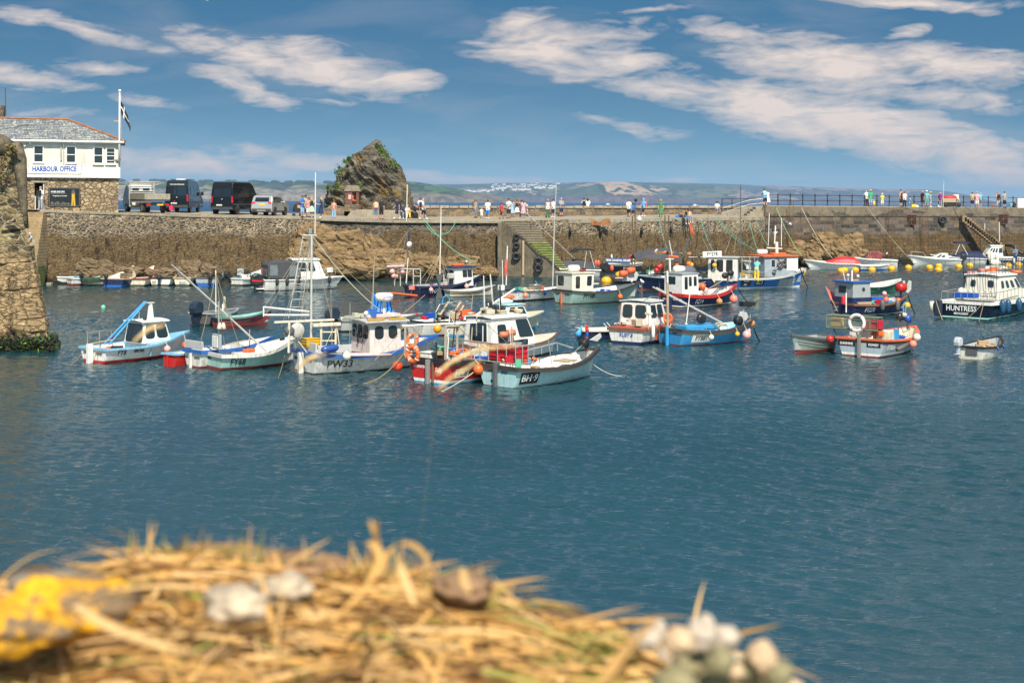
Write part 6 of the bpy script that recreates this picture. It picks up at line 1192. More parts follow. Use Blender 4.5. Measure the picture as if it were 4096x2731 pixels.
b.box('wheelhouse_front', (L*.80,0,1.80),(1.0,1.93,1.0), white, 0,.03); MB().lathe([(.1,-.42),(.2,-.36),(.21,0),(.2,.36),(.1,.42)], (L*.48,0,2.68),14, Matrix.Rotation(PI/2,4, 'Y')).build('liferaft_canister', white, b.root); b.box('orange_raft', (L*.70,.0,2.52),(1.1,.6,.18), obuoy, 0,.05)
b.tubes('mast', [([b.q(*ZG(1640,850),0), b.q(*ZG(1635,670),0)], .12),([b.q(*ZG(1612,690),0), b.q(*ZG(1622,480),0)], .05),([b.q(*ZG(1520,740),0), b.q(*ZG(1700,748),0)], .05),([b.q(*ZG(1595,545),0), b.q(*ZG(1618,580),0), b.q(*ZG(1645,548),0)], .03),([b.q(*ZG(1537,710),0), b.q(*ZG(1550,330),0)], .028),([b.q(*ZG(1692,720),0), b.q(*ZG(1694,390),0)], .028)], white)
for x in (1594,1655): MB().ball(b.q(*ZG(x, 530),0),.11,10).build('masthead_lamp', black, b.root)
MB().torus(b.q(*ZG(1680,940),-1.05),.2,.08, Matrix.Rotation(PI/2,4, 'X'),16,7).torus(b.q(*ZG(1720,920),-1.05),.17,.06, Matrix.Rotation(PI/2,4, 'X'),16,7).torus(b.q(*ZG(1610,1020),-1.05),.13,.05, Matrix.Rotation(PI/2,4, 'X'),14,6).build('hauler_sheaves', mat('grimy sheave', (.10,.085,.07),.7), b.root); b.tubes('hauler_arm', [([b.q(*ZG(1590,1030),-1), b.q(*ZG(1690,930),-1), b.q(*ZG(1640,850),-.9)], .06)], dgrey)
b.tubes('deck_frame', [([b.q(*ZG(x, 1100),-.9), b.q(*ZG(x, 845),-.9)], .035) for x in (1228,1318,1378)]+[([b.q(*ZG(1228,850),-.9), b.q(*ZG(1430,850),-.9)], .04),([b.q(*ZG(1230,1010),-.9), b.q(*ZG(1430,1015),-.9)], .03)], steel); b.clutter(.3, L*.4,24,.8,105, [ycrate, bcrate, rcrate, steel, ropew, lblue], .9)
b.tubes('side_rail', [([b.q(*ZG(1230,1018),-1.3), b.q(*ZG(1460,1028),-1.3), b.q(*ZG(1700,1020),-1.3)], .02)], steel)
# FY278 white wheelhouse + navy hull behind PZ14
b = Boat('fishing_boat', 'navy boat with a battered white wheelhouse carrying the FY278 board, behind the red-railed boat', 'fishing boat', (2850,1168),(2700,1150),2.4,1.0,.95,1.1,.3,.88, top=navy, rail=grey, railh=.06, anti=dred, inner=grey, L=5.4, h=168, near=1, fore=.7, foremat=grey); print('278', b.L, math.degrees(b.th))
pw = lambda x, y, d=101.8: b.loc(P(*ZG(x, y), d))
b.text('FOWEY', 1.6,.75,.2, letw, name='lettering'); q0, q1 = pw(830,1000), pw(1185,1000)
b.house(min(q0.x, q1.x)+.0, max(q0.x, q1.x),.75,.8, pw(900,850).z, offw, galv, .05,0,1,.12,.06, [('P', .30,.50,.4,.9),('P', .62,.82,.4,.9),('P', .1,.2,.4,.9)], rust)
sg_ = MB().box((0,0,0),(1.35,.05,.42)).build('number_board', white, b.root, bevel=.01); sg_.location = pw(878,815,100.6); sg_.rotation_euler = (0, R(4), PI)
letters('FY278', .36, lambda a, c, e: Vector((a, -.03-e, c)), letk, sg_, 'lettering', .006,0,.85); sg_.rotation_euler = (0, R(-3),-b.th+.05)
b.tubes('gallows', [([pw(1185,1150), pw(1180,860)], .05),([pw(600,850), pw(1400,850)], .04),([pw(505,900), pw(610,620)], .07),([pw(1215,850), pw(1213,0)], .035),([pw(838,820), pw(832,440)], .03),([pw(838,440), pw(830,360)], .02)], dgrey)
b.tubes('hand_shaped_fenders', [([pw(1090,960), pw(1085,880)], .06),([pw(1150,970), pw(1142,890)], .05),([pw(1170,970), pw(1172,890)], .05),([pw(1120,980), pw(1160,985)], .14)], white); mb = MB(); a_ = [pw(900,960,99.8), pw(960,1020,99.8), pw(905,1150,99.8), pw(845,1060,99.8)]; mb.add([*a_, *[q+Vector((0,.08,0)) for q in a_]], [(0,1,2,3),(7,6,5,4),(0,4,5,1),(1,5,6,2),(2,6,7,3),(3,7,4,0)]); mb.build('otter_board', mat('chipped white board', (.60,.55,.46),.7, grime=((.30,.14,.05),.9)), b.root)
b.tubes('wire', [([pw(1215,300), pw(1030,800)], .02),([pw(1210,330), pw(1130,800)], .015),([pw(760,620), pw(860,820)], .02)], mat('tan line', (.34,.26,.16),.9), n=4); b.clutter(.2,5,30,1.15,107, [ropeb, ropeg, orange, bcrate, wood, black, white], .9); b.clutter(.5,4.5,12, pw(900,845).z+.1,108, [ropeb, obuoy, wood, black], .6, 'roof_gear')
for k, (x, y, r_, mt_) in enumerate(((605,928,.2,obuoy),(632,940,.18,ybuoy),(255,965,.2,red),(270,955,.2,red),(225,1005,.2,red),(465,950,.17,obuoy),(462,978,.17,red),(905,945,.17,ybuoy))): tag(MB().ball(P(*ZG(x, y),102 if k != 7 else 99.5), r_, 12).build('buoy', mt_),('orange float on the far navy boat, left of an amber one','amber float on the far navy boat','red float, left of a pair by the grey canopied boat','red float, right of a pair by the grey canopied boat','lowest red float by the grey canopied boat','orange float above a red one near the dark derrick','red float under an orange one near the dark derrick','amber float on the chipped white board')[k], 'buoy', 'buoys and fenders hung on the boats')
mb = MB(); vs = []
c_ = P(*ZG(600,1030),102); mb.ball((c_.x, c_.y, c_.z-.05),.62,14,(1.0,.7,.95)); tag(mb.build('tarpaulin', mat('slate blue tarp', (.10,.10,.14),.7, bump=.05, bscale=4)), 'slate grey tarpaulin bundled on the navy boat behind the red-railed one', 'tarpaulin')
# grey canopied boat and inflatable
b = Boat('motor_boat', 'dark boat completely roofed by a grey canvas awning, right of the coastal cruise boat', 'motor boat', (2560,1136),(2700,1120),2.3,.7,.7,.9,.3,.9, top=blackp, rail=blackp, anti=black, L=5, h=12, inner=dgrey)
c0, c1 = b.loc(P(*ZF(1785,915),110.5)), b.loc(P(*ZF(2300,900),111.5)); mb = MB(); vs = []
for i in range(13):
 t = i/12; x = c0.x+(c1.x-c0.x)*t; zr = c0.z+.25+.72*math.sin(PI*min(1, t*.62+.12)); w = .5+.9*math.sin(PI*min(1,.2+t*.6))
 for y, z in ((-w, zr-.95*min(1,.4+t)),(-w*.8, zr-.35),(0, zr),(w*.8, zr-.35),(w, zr-.9*min(1,.4+t))): vs.append((x, y, z+.03*math.sin(i*2.3+y*3)))
mb.add(vs, [(i*5+j, i*5+5+j, i*5+6+j, i*5+1+j) for i in range(12) for j in range(4)]+[(0,1,2,3,4),(60,61,62,63,64)]); mb.build('awning', canvas, b.root); b.tubes('awning_pole', [([(x, -.8,.7),(x, -.8,1.6)], .02) for x in (.8,2.2,3.8)], steel)
b = Boat('inflatable_boat', 'black inflatable boat lying behind the bow of the sage green boat', 'inflatable boat', (2590,1146),(2705,1135),1.5,.42,.42,.6,.2,.9, top=mat('black hypalon', (.03,.03,.035),.6), rail=mat('black hypalon', (.03,.03,.035),.6), railh=.2, railw=.12, anti=black, L=3.4, h=10)
b = Boat('inflatable_boat', 'black inflatable tender beside the orange hauler rollers', 'inflatable boat', (2460,1134),(2560,1130),1.3,.4,.4,.55,.2,.9, top=mat('black hypalon', (.03,.03,.035),.6), rail=mat('black hypalon', (.03,.03,.035),.6), railh=.2, railw=.12, anti=black, L=2.4, h=8)
# coastal cruise boat (bow to the left)
b = Boat('passenger_boat', 'black and white passenger boat carrying the blue coastal cruise banner', 'passenger boat', (2545,1093),(2235,1083),2.5,.90,.86,1.48,.55,.85, top=blackp, band=white, bandh=.26, rail=white, railh=.08, anti=mat('sea green bottom', (.10,.26,.24),.5), antih=.06, inner=cream, fore=.74, foremat=mat('buff deck', (.62,.50,.26),.7), near=1, sole=.4, L=7.0); L = b.L; print('CRUISE', L, math.degrees(b.th))
b.text('FY88', .75,.36,.42, letw, bold=.005, cw=1.0)
p0_, p1_ = b.q(*ZF(1395,920), b.B*.52), b.q(*ZF(1722,915), b.B*.52); xc = (p0_.x+p1_.x)/2; bn_ = MB().box((xc, b.B/2+.06,1.13),(abs(p1_.x-p0_.x),.03,.36)).build('banner', mat('blue banner', (.04,.10,.32),.6), b.root)
letters('30 MINS COASTAL CRUISE', .24, lambda a, c, e: Vector((xc-a, b.B/2+.08+e, 1.13+c)), letw, bn_, 'lettering', .010,0,.92)
x0_, x1_ = b.q(*ZF(1290,930),1).x, b.q(*ZF(1025,900),1).x
b.house(x0_, x1_, .85,.9,1.98, white, white, .15,0,.92,.14,.09, [('P', .08,.26,.40,.85,.05),('P', .34,.50,.40,.85,.05),('F', .1,.9,.45,.9)], brown, dome=.06)
c_ = b.q(*ZF(1085,865),.9); MB().add([], []); ch = b.box('varnished_cabin_front', (x1_-.45,0,1.35),(1.0,1.6,.9), mat('varnished teak', (.34,.13,.03),.35),0,.03); MB().box((x1_-.45,.805,1.45),(.7,.03,.5)).build('window', glass, ch)
MB().lathe([(.1,-.5),(.22,-.42),(.23,0),(.22,.42),(.1,.5)], ((x0_+x1_)/2,.2,2.30),14, Matrix.Rotation(PI/2,4, 'Y')).build('liferaft_canister', white, b.root)
b.tubes('mast', [([b.q(*ZF(1222,780),0), b.q(*ZF(1213,590),0)], .03),([b.q(*ZF(1183,940),.5), b.q(*ZF(1182,770),.5)], .09)], white); b.clutter(.4, x0_-.2,14,.95,109, [black, cream, orange, blackp, ropew], .8)
for k, (x, y) in enumerate(((1308,940),(1338,940),(1500,1002))): o = empty('fender', P(*ZF(x, y),124.6),0, f'{("left","right")[k] if k < 2 else "lower, lone"} orange pear fender on the black cruise boat', 'fender', 'buoys and fenders hung on the boats'); MB().lathe([(.04,-.3),(.14,-.2),(.18,-.04),(.14,.12),(.06,.23),(.04,.28)], (0,0,0),14).build('float', mat('fluorescent orange plastic', (.80,.09,.03),.4), o)
CR = b
# grey covered speedboat
b = Boat('speedboat', 'white speedboat under a dark grey cover with a black outboard, bow pointing left', 'speedboat', (2400,1108),(2270,1098),1.9,.62,.66,.85,.6,.92, top=offw, rail=white, railh=.08, anti=offw, fore=.35, foremat=white, near=1, ex=(.35,.8), L=4.6, h=192)
mb = MB(); mb.add([(-.05,-.8,.68),(-.05,.8,.68),(1.6,.9,.75),(1.6,-.9,.75),(2.0,0,1.55),(.3,0,1.2),(4.4,0,.98),(3.2,.55,.82),(3.2,-.55,.82)], [(0,5,1),(1,5,4,2),(3,4,5,0),(2,4,7),(7,4,6),(8,6,4),(3,8,4)]); mb.build('cover', canvas, b.root); b.outboard(-.42,0,.55,1.5, blackp, -25)
b.tubes('bimini_frame', [([(.5,.8,.8),(.9,.75,2.2)], .02),([(1.4,.8,.8),(1.2,.75,2.2)], .02)], white); MB().prism([(.4,2.2),(.6,2.35),(1.9,2.38),(2.3,2.1),(2.2,2.05),(1.8,2.25),(.6,2.25)], -.8,.8).build('bimini', black, b.root)
for k, x in enumerate((1.9,3.4)): hang_buoy(b, x, .08, white, f'white slim fender, {("right","left")[k]} one on the grey covered speedboat', .05, kind='f', h=.3)
# extra rigging and aerials on the crowded boats
wirem = mat('tan line', (.34,.26,.16),.9); rg = np.random.default_rng(5)
for key, lst in (('pw33', [(1480,1290,1500,1010),(1560,1290,1700,1180),(1250,950,1600,1275),(1250,950,1180,1400),(1250,950,1340,1330)]),('red', [(1700,1310,1560,1420),(1620,1300,1500,1440),(1830,1305,1990,1440),(1780,1310,1850,1460),(1640,1300,1780,1430),(1990,1290,1900,1450)]),('bh9', [(1950,1300,2120,1440),(2350,1360,2250,1440)]),('fy68', [(866,1090,800,1380),(866,1100,960,1390),(866,1100,900,1400)])):
 b = BO[key]
 for (u0, v0, u1, v1) in lst: b.tubes('rigging_line', [([b.q(u0, v0,0), b.q((u0+u1)/2,(v0+v1)/2+6,0), b.q(u1, v1,.1)], .011)], wirem, n=4)
for b, n_ in ((b9,4),(b8,5),(BO['red'], 5),(BO['pw33'], 3),(BO['bh9'], 3)):
 for k in range(n_): x = rg.uniform(.1,.6)*b.L; y = rg.uniform(-.5,.6); b.tubes('pole', [([(x, y, .6),(x+rg.normal(0,.12), y+rg.normal(0,.1), rg.uniform(1.5,2.5))], rg.uniform(.012,.028))], (white, steel, wood, blackp)[k % 4])
# ------------------------------------------------------------------ right-hand boats
# FY270
b = Boat('fishing_boat', 'navy fishing boat lettered FY270 with a grey wheelhouse, blue roof and red net drum', 'fishing boat', (3410,1266),(3607,1252),2.3,.70,.64,1.02,.4,.84, top=navy, rail=brown, railh=.09, boot=white, booth=.04, anti=navy, antih=.04, inner=grey, sole=.3); L = b.L; print('270', L, math.degrees(b.th))
b.rudder(navy, .95,.12,.14); b.text('FY270', 1.15,.34,.36, letw, bold=.004, cw=.75); b.text('RADJEL', 0,.46,.18, letw, 'transom', .004,.8, y0=.55); b.text('FOWEY', 0,.24,.14, letw, 'transom', .004,.8, y0=.5)
b.box('wheelhouse_base', (.75,0,.85),(1.4,1.55,.40), navy, 0,.02)
b.house(.08,1.40,.76,.98,1.88, grey, blue, .08,0,1.04,.10,.09, [('A', .22,.62,.35,.78,.05),('S', .50,.68,.45,.72,.12)], grey)
b.tubes('mast', [([b.q(*ZJ(718,400),-.3), b.q(*ZJ(728,0),-.3)], .05),([b.q(*ZJ(665,115),0), b.q(*ZJ(640,5),0)], .03),([b.q(*ZJ(690,110),0), b.q(*ZJ(690,55),0)], .02)], white); b.box('yellow_strobe_box', b.q(*ZJ(755,102),0),(.45,.2,.14), ycrate)
for x in (690,783): MB().ball(b.q(*ZJ(x, 50 if x < 700 else 58),0),.09,10).build('dome_aerial', white, b.root)
c_ = b.q(*ZJ(1190,165),0); MB().lathe([(.05,-.28),(.26,-.24),(.28,0),(.26,.24),(.05,.28)], c_, 16, Matrix.Rotation(PI/2,4, 'Y')).build('net_drum', red, b.root)
mb = MB(); c2 = b.q(*ZJ(1245,165),-.1); mb.prism([(c2.x-.15, c2.z-.2),(c2.x-.25, c2.z+.35),(c2.x-.1, c2.z+.4),(c2.x+.05, c2.z+.0),(c2.x+.25, c2.z+.42),(c2.x+.42, c2.z+.35),(c2.x+.40, c2.z-.15),(c2.x+.15, c2.z-.35)], -.05,.05); mb.build('shooting_plate', galv, b.root, bevel=.02); b.tubes('drum_post', [([c_-Vector((0,0,.6)), c_+Vector((0,0,.35))], .07)], navy)
b.clutter(1.5, L*.8,26,.6,121, [ropeb, rcrate, bcrate, orange, ropeg, bblue, wood], .8); b.box('fish_box', b.q(*ZJ(828,322),-.7),(1.0,.4,.26), wood, 0,.01)
for k, (x, y) in enumerate(((950,270),(950,288))): o = MB().box((0,0,0),(.9,.5,.16)).build('crate', (bcrate, rcrate)[k], bevel=.02); o.location = b.w(b.q(*ZJ(x, y),-.2)); o.rotation_euler = (0,0,b.th); tag(o, ('blue plastic crate lying on a red one','red plastic crate lying under a blue one')[k]+' on the navy FY270 boat', 'crate')
for k, (x, y, r_, mt_) in enumerate(((1048,280,.18,obuoy),(1166,292,.18,obuoy),(885,275,.14,wbuoy),(1247,335,.20,ybuoy),(1033,222,.14,pinkb))): tag(MB().ball(b.w(b.q(*ZJ(x, y),-.5 if k != 3 else -.9)), r_, 14).build('buoy', mt_),('orange buoy amid the gear of the navy FY270 boat','orange buoy near the bow inside the navy FY270 boat','cream buoy behind the wooden fish box','bright yellow buoy hung at the bow of the navy FY270 boat','pink buoy on the net pile of FY270')[k], 'buoy', 'buoys and fenders hung on the boats')
hang_buoy(b, 1.75,.13, dgrey, 'slate blue fender hanging over the FY270 lettering', -.1, kind='f', h=.5); hang_buoy(b, L*.68,.13, dgrey, 'slate blue fender leaning at the bow quarter of the FY270 boat', .05, kind='f', h=.5)
o = empty('dan_flag', b.w(b.qx(*ZJ(600,410),-.1)),0, 'small salmon red flag on a striped pole slanting from the navy FY270 stern', 'flag'); t_ = b.w(b.qx(*ZJ(480,160),-.1))-o.location
MB().tube([(0,0,0), tuple(t_)], .022,6).build('pole', mat('striped pole', (.5,.3,.2),.6, var=.6, scale=8), o); a_ = t_; MB().add([a_, a_+Vector((.45,0,-.35)), a_+Vector((.62,.05,-.85)), a_+Vector((.28,0,-.75))], [(0,1,2,3)]).build('cloth', mat('salmon cloth', (.75,.10,.09),.8), o, fix=False)
b.tubes('stern_pole', [([b.q(*ZJ(672,400),-.6), b.q(*ZJ(672,215),-.6)], .04)], white); b.box('red_bundle', b.q(*ZJ(645,285),-.5),(.25,.2,.5), redc, 0,.08)
# green tender
b = Boat('dinghy', 'dark green dinghy with a white rim behind the navy FY270 boat', 'dinghy', (3440,1174),(3555,1160),1.4,.62,.58,.95,.35,.8, top=green, rail=offw, railh=.16, anti=green, inner=offw, L=3.8, h=27); b.text('G', 1.6,.28,.2, letw)
# SUNSHINE FY826
b = Boat('fishing_boat', 'grey blue fishing boat lettered FY826 with orange rail and netting cage on its stern', 'fishing boat', (3519,1433),(3648,1400),2.4,.76,.68,.95,.4,.86, top=mat('grey blue paint', (.36,.43,.48),.4, grime=((.2,.18,.14),.5)), rail=mat('orange red rail', (.62,.13,.06),.5), band=brown, bandh=.18, railh=.06, railw=.07, boot=white, booth=.10, anti=dred, antih=.06, inner=cream, sole=.25, L=4.9, h=50, ex=(.22,.6)); L = b.L; S8 = b
b.rudder(mat('grey timber', (.20,.19,.17),.7),.95,.12,.12); b.text('FY826', .75,.40,.32, letw, bold=.003, cw=.75); b.text('SUNSHINE', 0,.52,.14, letw, 'transom', .003,.9, y0=.62, plate=(.78,.2, blackp)); b.text('FOWEY', 0,.52,.15, letw, 'transom', .003,.9, y0=-.60, plate=(.62,.2, blackp))
qa, qb = b.qx(*ZJ(485,425),.05), b.qx(*ZJ(968,575),.05); y1_, y2_, z1_, z2_ = qa.y, qb.y, qa.z, qb.z
cagem = mat('netted green frame', (.13,.17,.11),.8); fr = []
for x in (.05,.50):
 fr += [([(x, y1_, z1_),(x, y2_, z1_),(x, y2_, z2_),(x, y1_, z2_),(x, y1_, z1_)], .035),([(x, y1_, (z1_*.68+z2_*.32)),(x, y2_, (z1_*.68+z2_*.32))], .02),([(x, y2_+.35, z1_),(x, y2_+.35, z2_)], .025)]
fr += [([(.05, y, z),(.5, y, z)], .03) for y in (y1_, y2_) for z in (z1_, z2_)]
b.tubes('netting_cage', fr, cagem); mb = MB()
for k in range(26):
 for sgn in (-1,1):
  y = y1_+(y2_-y1_)*k/25; e = y+sgn*(z1_-z2_); y_ = max(min(e, y1_), y2_); zz_ = z2_+abs(y_-y); mb.tube([(.045, y, z2_),(.045, y_, min(z1_, zz_))], .006,3, False)
mb.build('netting', mat('pale netting', (.30,.33,.24),.9), b.root); b.tubes('cage_leg', [([(.2, y, z2_),(.3, y*.9,.78)], .03) for y in (y1_*.85,.3,-.5, y2_*.8)], dgrey)
ring(b.w((-.02,.15,(z1_+z2_)/2+.02)),.40, white, red, 'white life ring with red bands hung on the netting cage of the grey blue boat', Matrix.Rotation(b.th, 4, 'Z') @ Matrix.Rotation(PI/2,4, 'Y'), th=.18)
for k, (y_, c_, s_) in enumerate(((.75, mat('cardboard', (.45,.28,.13),.9),.45),(-.35, rcrate, .42),(-.85, rcrate, .36))): o = MB().box((0,0,0),(.4, s_, .36)).build('crate', c_, bevel=.02); o.location = b.w((.28, y_*y1_ if y_ > 0 else -y_*y2_, z2_+.24)); o.rotation_euler = (0,0,b.th); tag(o, ('tan cardboard box on the left in the netting cage','red crate in the middle of the netting cage','red crate at the right end of the netting cage')[k], 'box' if k == 0 else 'crate')
b.box('white_locker', (.75,.35,.95),(.4,.85,.42), white, 0,.03); b.box('orange_chute', (.9,-.35,.95),(.3,.5,.25), orange, .3,.05); b.box('buff_bin', (1.3,-.45,.8),(.6,.7,.5), cream, 0,.04); b.box('blue_box', (1.6,-.85,.85),(.2,.2,.5), bblue); b.clutter(.6, L*.8,16,.5,131, [ropew, navyc, wood, bcrate, ropeb], .7)
for (x, y, m_, r_) in ((1180,445,blackp,.20),(1215,425,ropew,.10),(1255,460,bfend,.18)): MB().lathe([(.05,-.14),(r_, -.1),(r_*1.05,0),(r_, .1),(.05,.14)], b.loc(P(*ZJ(x, y),61.0)),14, Matrix.Rotation(PI/2,4, 'X')).build('hauler_drum', m_, b.root)
b.tubes('hauler_post', [([b.loc(P(*ZJ(1165,620),60.6)), b.loc(P(*ZJ(1165,470),60.6))], .03),([b.loc(P(*ZJ(1250,560),61)), b.loc(P(*ZJ(1250,440),61))], .05),([b.loc(P(*ZJ(x, y),60.8)) for x, y in ((1190,480),(1250,500),(1270,560),(1210,590),(1190,530))], .02)], dgrey); b.tubes('blue_line', [([b.loc(P(*ZJ(x, y),61.2)) for x, y in ((1215,420),(1210,340),(1222,300),(1235,330),(1232,400))], .025)], ropeblue)
for (x, y, r_, mt_, l) in ((1302,698,.165,salmon,'coral buoy hanging at the bow of the orange-railed boat'),(1340,635,.16,wbuoy,'cream buoy hanging at the bow of the orange-railed boat'),(520,652,.17,red,'red buoy at the left corner of the orange-railed boat')): tag(MB().ball(P(*ZJ(x, y),60.0 if x > 600 else 59.6), r_, 16).build('buoy', mt_), l, 'buoy', 'buoys and fenders hung on the boats')
tag(MB().tube([P(*ZJ(1155,750),57.9), P(*ZJ(1262,698),58.6)], .09,10).build('plastic_tube', mat('grey pipe', (.12,.11,.10),.6)), 'grey plastic pipe slung at the side of the orange-railed boat', 'pipe')
# grey green clinker dinghy (bow to camera left)
b = Boat('rowing_boat', 'grey green clinker rowing boat with a red bottom, left of the orange-railed boat', 'rowing boat', (3345,1404),(3222,1418),1.5,.66,.62,.86,.35,.75, top=mat('grey green paint', (.22,.28,.24),.5, grime=((.4,.4,.33),.4)), rail=dgrey, railh=.06, anti=dred, antih=.15, booth=.01, near=1, L=2.3, h=224, inner=grey)
for f in (.16,.28,.40): b.tubes('plank_edge', [([b.side(b.L*t, b.zg(t)-f, .006) for t in np.linspace(.02,.95,14)], .012)], dgrey, n=4)
# HUNTRESS
b = Boat('charter_boat', 'black hulled charter boat with cream wheelhouse, rod racks and HUNTRESS on its stern', 'charter boat', (3946,1281),(4040,1225),3.25,.95,.92,1.35,.5,.97, top=mat('gloss black blue hull', (.006,.010,.022),.15), rail=white, railh=.14, railw=.06, boot=mat('pale turquoise', (.35,.62,.55),.4), booth=.08, anti=blackp, antih=.04, inner=offw, sole=.4, fore=.75, foremat=white, L=9.0, h=48, ex=(.10,.7)); L = b.L; HT = b; print('HT', L)
b.text('HUNTRESS', 0,.56,.42, letw, 'transom', .006,.88, y0=.12); b.text('MEVAGISSEY', 0,.28,.17, letw, 'transom', .003,.9, y0=.12)
b.box('black_block', (-.25,1.35,.55),(.35,.4,.9), mat('black fender block', (.02,.03,.05),.5),0,.08); b.tubes('timber_strake', [([(-.2,1.75,.3),(-.2,1.75,.9)], .14)], cream, n=8)
hz1 = b.qx(*ZL(1400,660),2.6).z
b.house(2.3,6.3,1.12,.9, hz1, mat('cream wheelhouse paint', (.70,.66,.56),.4), white, 1.5,.15,.86,.10,.08, [('A', .18,.32,.55,.82,.1),('A', .68,.84,.55,.82,.1),('S', .10,.22,.52,.80,.10),('S', .32,.44,.52,.80,.10),('S', .55,.68,.52,.80,.10),('S', .80,.92,.5,.85,.05),('F', .1,.9,.4,.9)], grey, bev=.12, dome=.08)
rr_ = []
for k in range(7): y = .9-k*.3; q_ = (2.2, y*1.1,1.15); rr_.append(([q_, (2.25, y*1.1+.02*k, 3.6+.1*(k % 3))], .014))
b.tubes('fishing_rods', rr_, mat('rod black', (.03,.03,.03),.4))
for k in range(7): MB().ball((2.15,(.9-k*.3)*1.1,1.45),.055,7).build('reel', steel, b.root)
b.tubes('rod_rack', [([(2.2,1.0,1.4),(2.2,-1.0,1.4)], .025),([(2.2,1.0,1.05),(2.2,-1.0,1.05)], .025)]+[([(2.2, y, 1.0),(2.2, y, 1.45)], .02) for y in (-1,-.5,0,.5,1)], white)
b.tubes('roof_rods', [([(3.0+.45*k, -.75, hz1+.1),(2.9+.45*k, -.8, hz1+1.0)], .018) for k in range(8)]+[([(2.9,-.8, hz1+.65),(6.1,-.8, hz1+.65)], .015),([(2.9,-.8, hz1+.35),(6.1,-.8, hz1+.35)], .015),([(2.9,.7, hz1+.5),(6.0,.7, hz1+.5)], .015)], dgrey)
b.clutter(2.9,3.8,6, hz1+.2,141, [obuoy, salmon, orange], .5, 'roof_floats'); b.clutter(4.2,5.6,6, hz1+.25,142, [wbuoy, white, wbuoy], .5, 'roof_floats')
ring(b.w((5.4,-.75, hz1+.16)),.34, obuoy, orange, 'orange life ring lying on the right of the charter boat roof', Matrix())
rl = [([(.05,1.3,1.45),(.05,-1.38,1.45),(2.0,-1.45,1.5),(4.6,-1.45,1.65)], .022),([(.05,1.3,1.45),(2.2,1.4,1.5)], .022)]+[([(.05, y, 1.03),(.05, y, 1.45)], .016) for y in np.linspace(-1.35,1.3,8)]+[([(x, -1.43,1.02),(x, -1.44,1.47+x*.03)], .018) for x in np.linspace(.5,4.6,9)]
b.tubes('deck_rail', rl, steel); o = MB().box((0,0,0),(.5,1.25,.28), taper=(1.1,1.05)).build('crate', bcrate, bevel=.03); o.location = b.w((.7,.15,1.28)); o.rotation_euler = (0,0,b.th); tag(o, 'long blue plastic bin on the after deck of the black charter boat', 'crate')
tag(MB().ball(P(*ZL(955,950),81.5),.24,16).tube([P(*ZL(955,980),81.5), P(*ZL(958,1040),81.5)], .03,5).build('buoy', wbuoy), 'cream ball on a short staff above the charter boat after rail', 'buoy'); MB().add([], [])
for k, x in enumerate((1.05,1.75,3.2,4.6)): hang_buoy(b, x, .17, mat('teal blue plastic', (.015,.07,.14),.35), f'dark blue sausage fender, {("first","second","third","fourth")[k]} from the stern of the charter boat', .05, kind='f', h=.62)
# small boat behind
b = Boat('dinghy', 'shabby cream workboat with blue gear left of the charter boat wheelhouse', 'dinghy', (3890,1128),(3950,1122),1.6,.62,.6,.8,.2,.88, top=cream, rail=offw, railh=.07, anti=dgrey, L=4.2, h=18, inner=offw); b.clutter(.2,2.4,16,.6,151, [salmon, bblue, black, wood, bcrate], .6); b.outboard(-.15,.2,.55,.6, blackp)
# dinghy far right
b = Boat('dinghy', 'grey and white dinghy with a silver outboard, alone on the open water at right', 'dinghy', (3928,1440),(4028,1426),1.45,.52,.50,.78,.3,.82, top=offw, rail=black, railh=.07, railw=.06, anti=cream, antih=.03, inner=grey, L=2.4, h=46, ex=(.25,.6)); b.outboard(-.2,.42,.52,.75, mat('silver cowl', (.45,.48,.50),.3)); b.box('transom_pad', (-.02,-.05,.33),(.04,.5,.34), dgrey); b.clutter(1.1,1.7,8,.30,152, [ropew, mat('tan rope pile', (.45,.30,.17),.9)], .3)
for k, x in enumerate((.8,1.4)): hang_buoy(b, x, .05, bfend, f'tiny blue fender, {("left","right")[k]} one on the grey and white dinghy', .02, kind='f', h=.12)
# covered speedboats near the pier wall
def speed(lab, A_, L_, B_, hd, cov, top=white, near=-1, ob=None, name='speedboat', cz=1.25, canopy=False, ft=.62):
 b = Boat(name, lab, 'speedboat', A_, (0,1300), B_, ft, ft+.05, ft+.38,.6,.9, top=top, rail=top, railh=.06, anti=top, fore=.35, foremat=top, ex=(.35,.85), L=L_, h=hd, near=near)
 if cov and not canopy:
  mb = MB(); n = 9; vs = []
  for i in range(n):
   t = i/(n-1); x = .0+L_*.78*t; zt = ft+.05+(cz-ft)*math.sin(PI*min(1,.25+.75*t)) if t > 0 else ft+.25; w = b.hw(x/L_, b.zg(x/L_))*1.03; zg = b.zg(x/L_)+.02
   vs += [(x, -w, zg-.1),(x, -w*.75, zg+(zt-zg)*.65),(x, 0, zt+.04*math.sin(i*2)),(x, w*.75, zg+(zt-zg)*.65),(x, w, zg-.1)]
  mb.add(vs, [(i*5+j, i*5+5+j, i*5+6+j, i*5+1+j) for i in range(n-1) for j in range(4)]+[(0,1,2,3,4)]); mb.build('cover', cov, b.root)
 if canopy:
  MB().prism([(L_*.32, ft),(L_*.26,1.35),(L_*.36,1.62),(L_*.54,1.55),(L_*.66, ft+.1)], -B_*.38, B_*.38).build('canopy', cov, b.root, bevel=.08)
  mb = MB(); mb.prism([(L_*.60, ft+.05),(L_*.55,1.40),(L_*.57,1.40),(L_*.74, ft+.15)], -B_*.33, B_*.33); mb.build('windscreen', glass, b.root)
 if ob: b.outboard(-.3,0, ft-.05, ob, blackp, -15)
 return b
speed('speedboat under a faded maroon cover, leftmost of the covered boats', (3170,1087),4.0,1.9,172, marc, offw, 1)
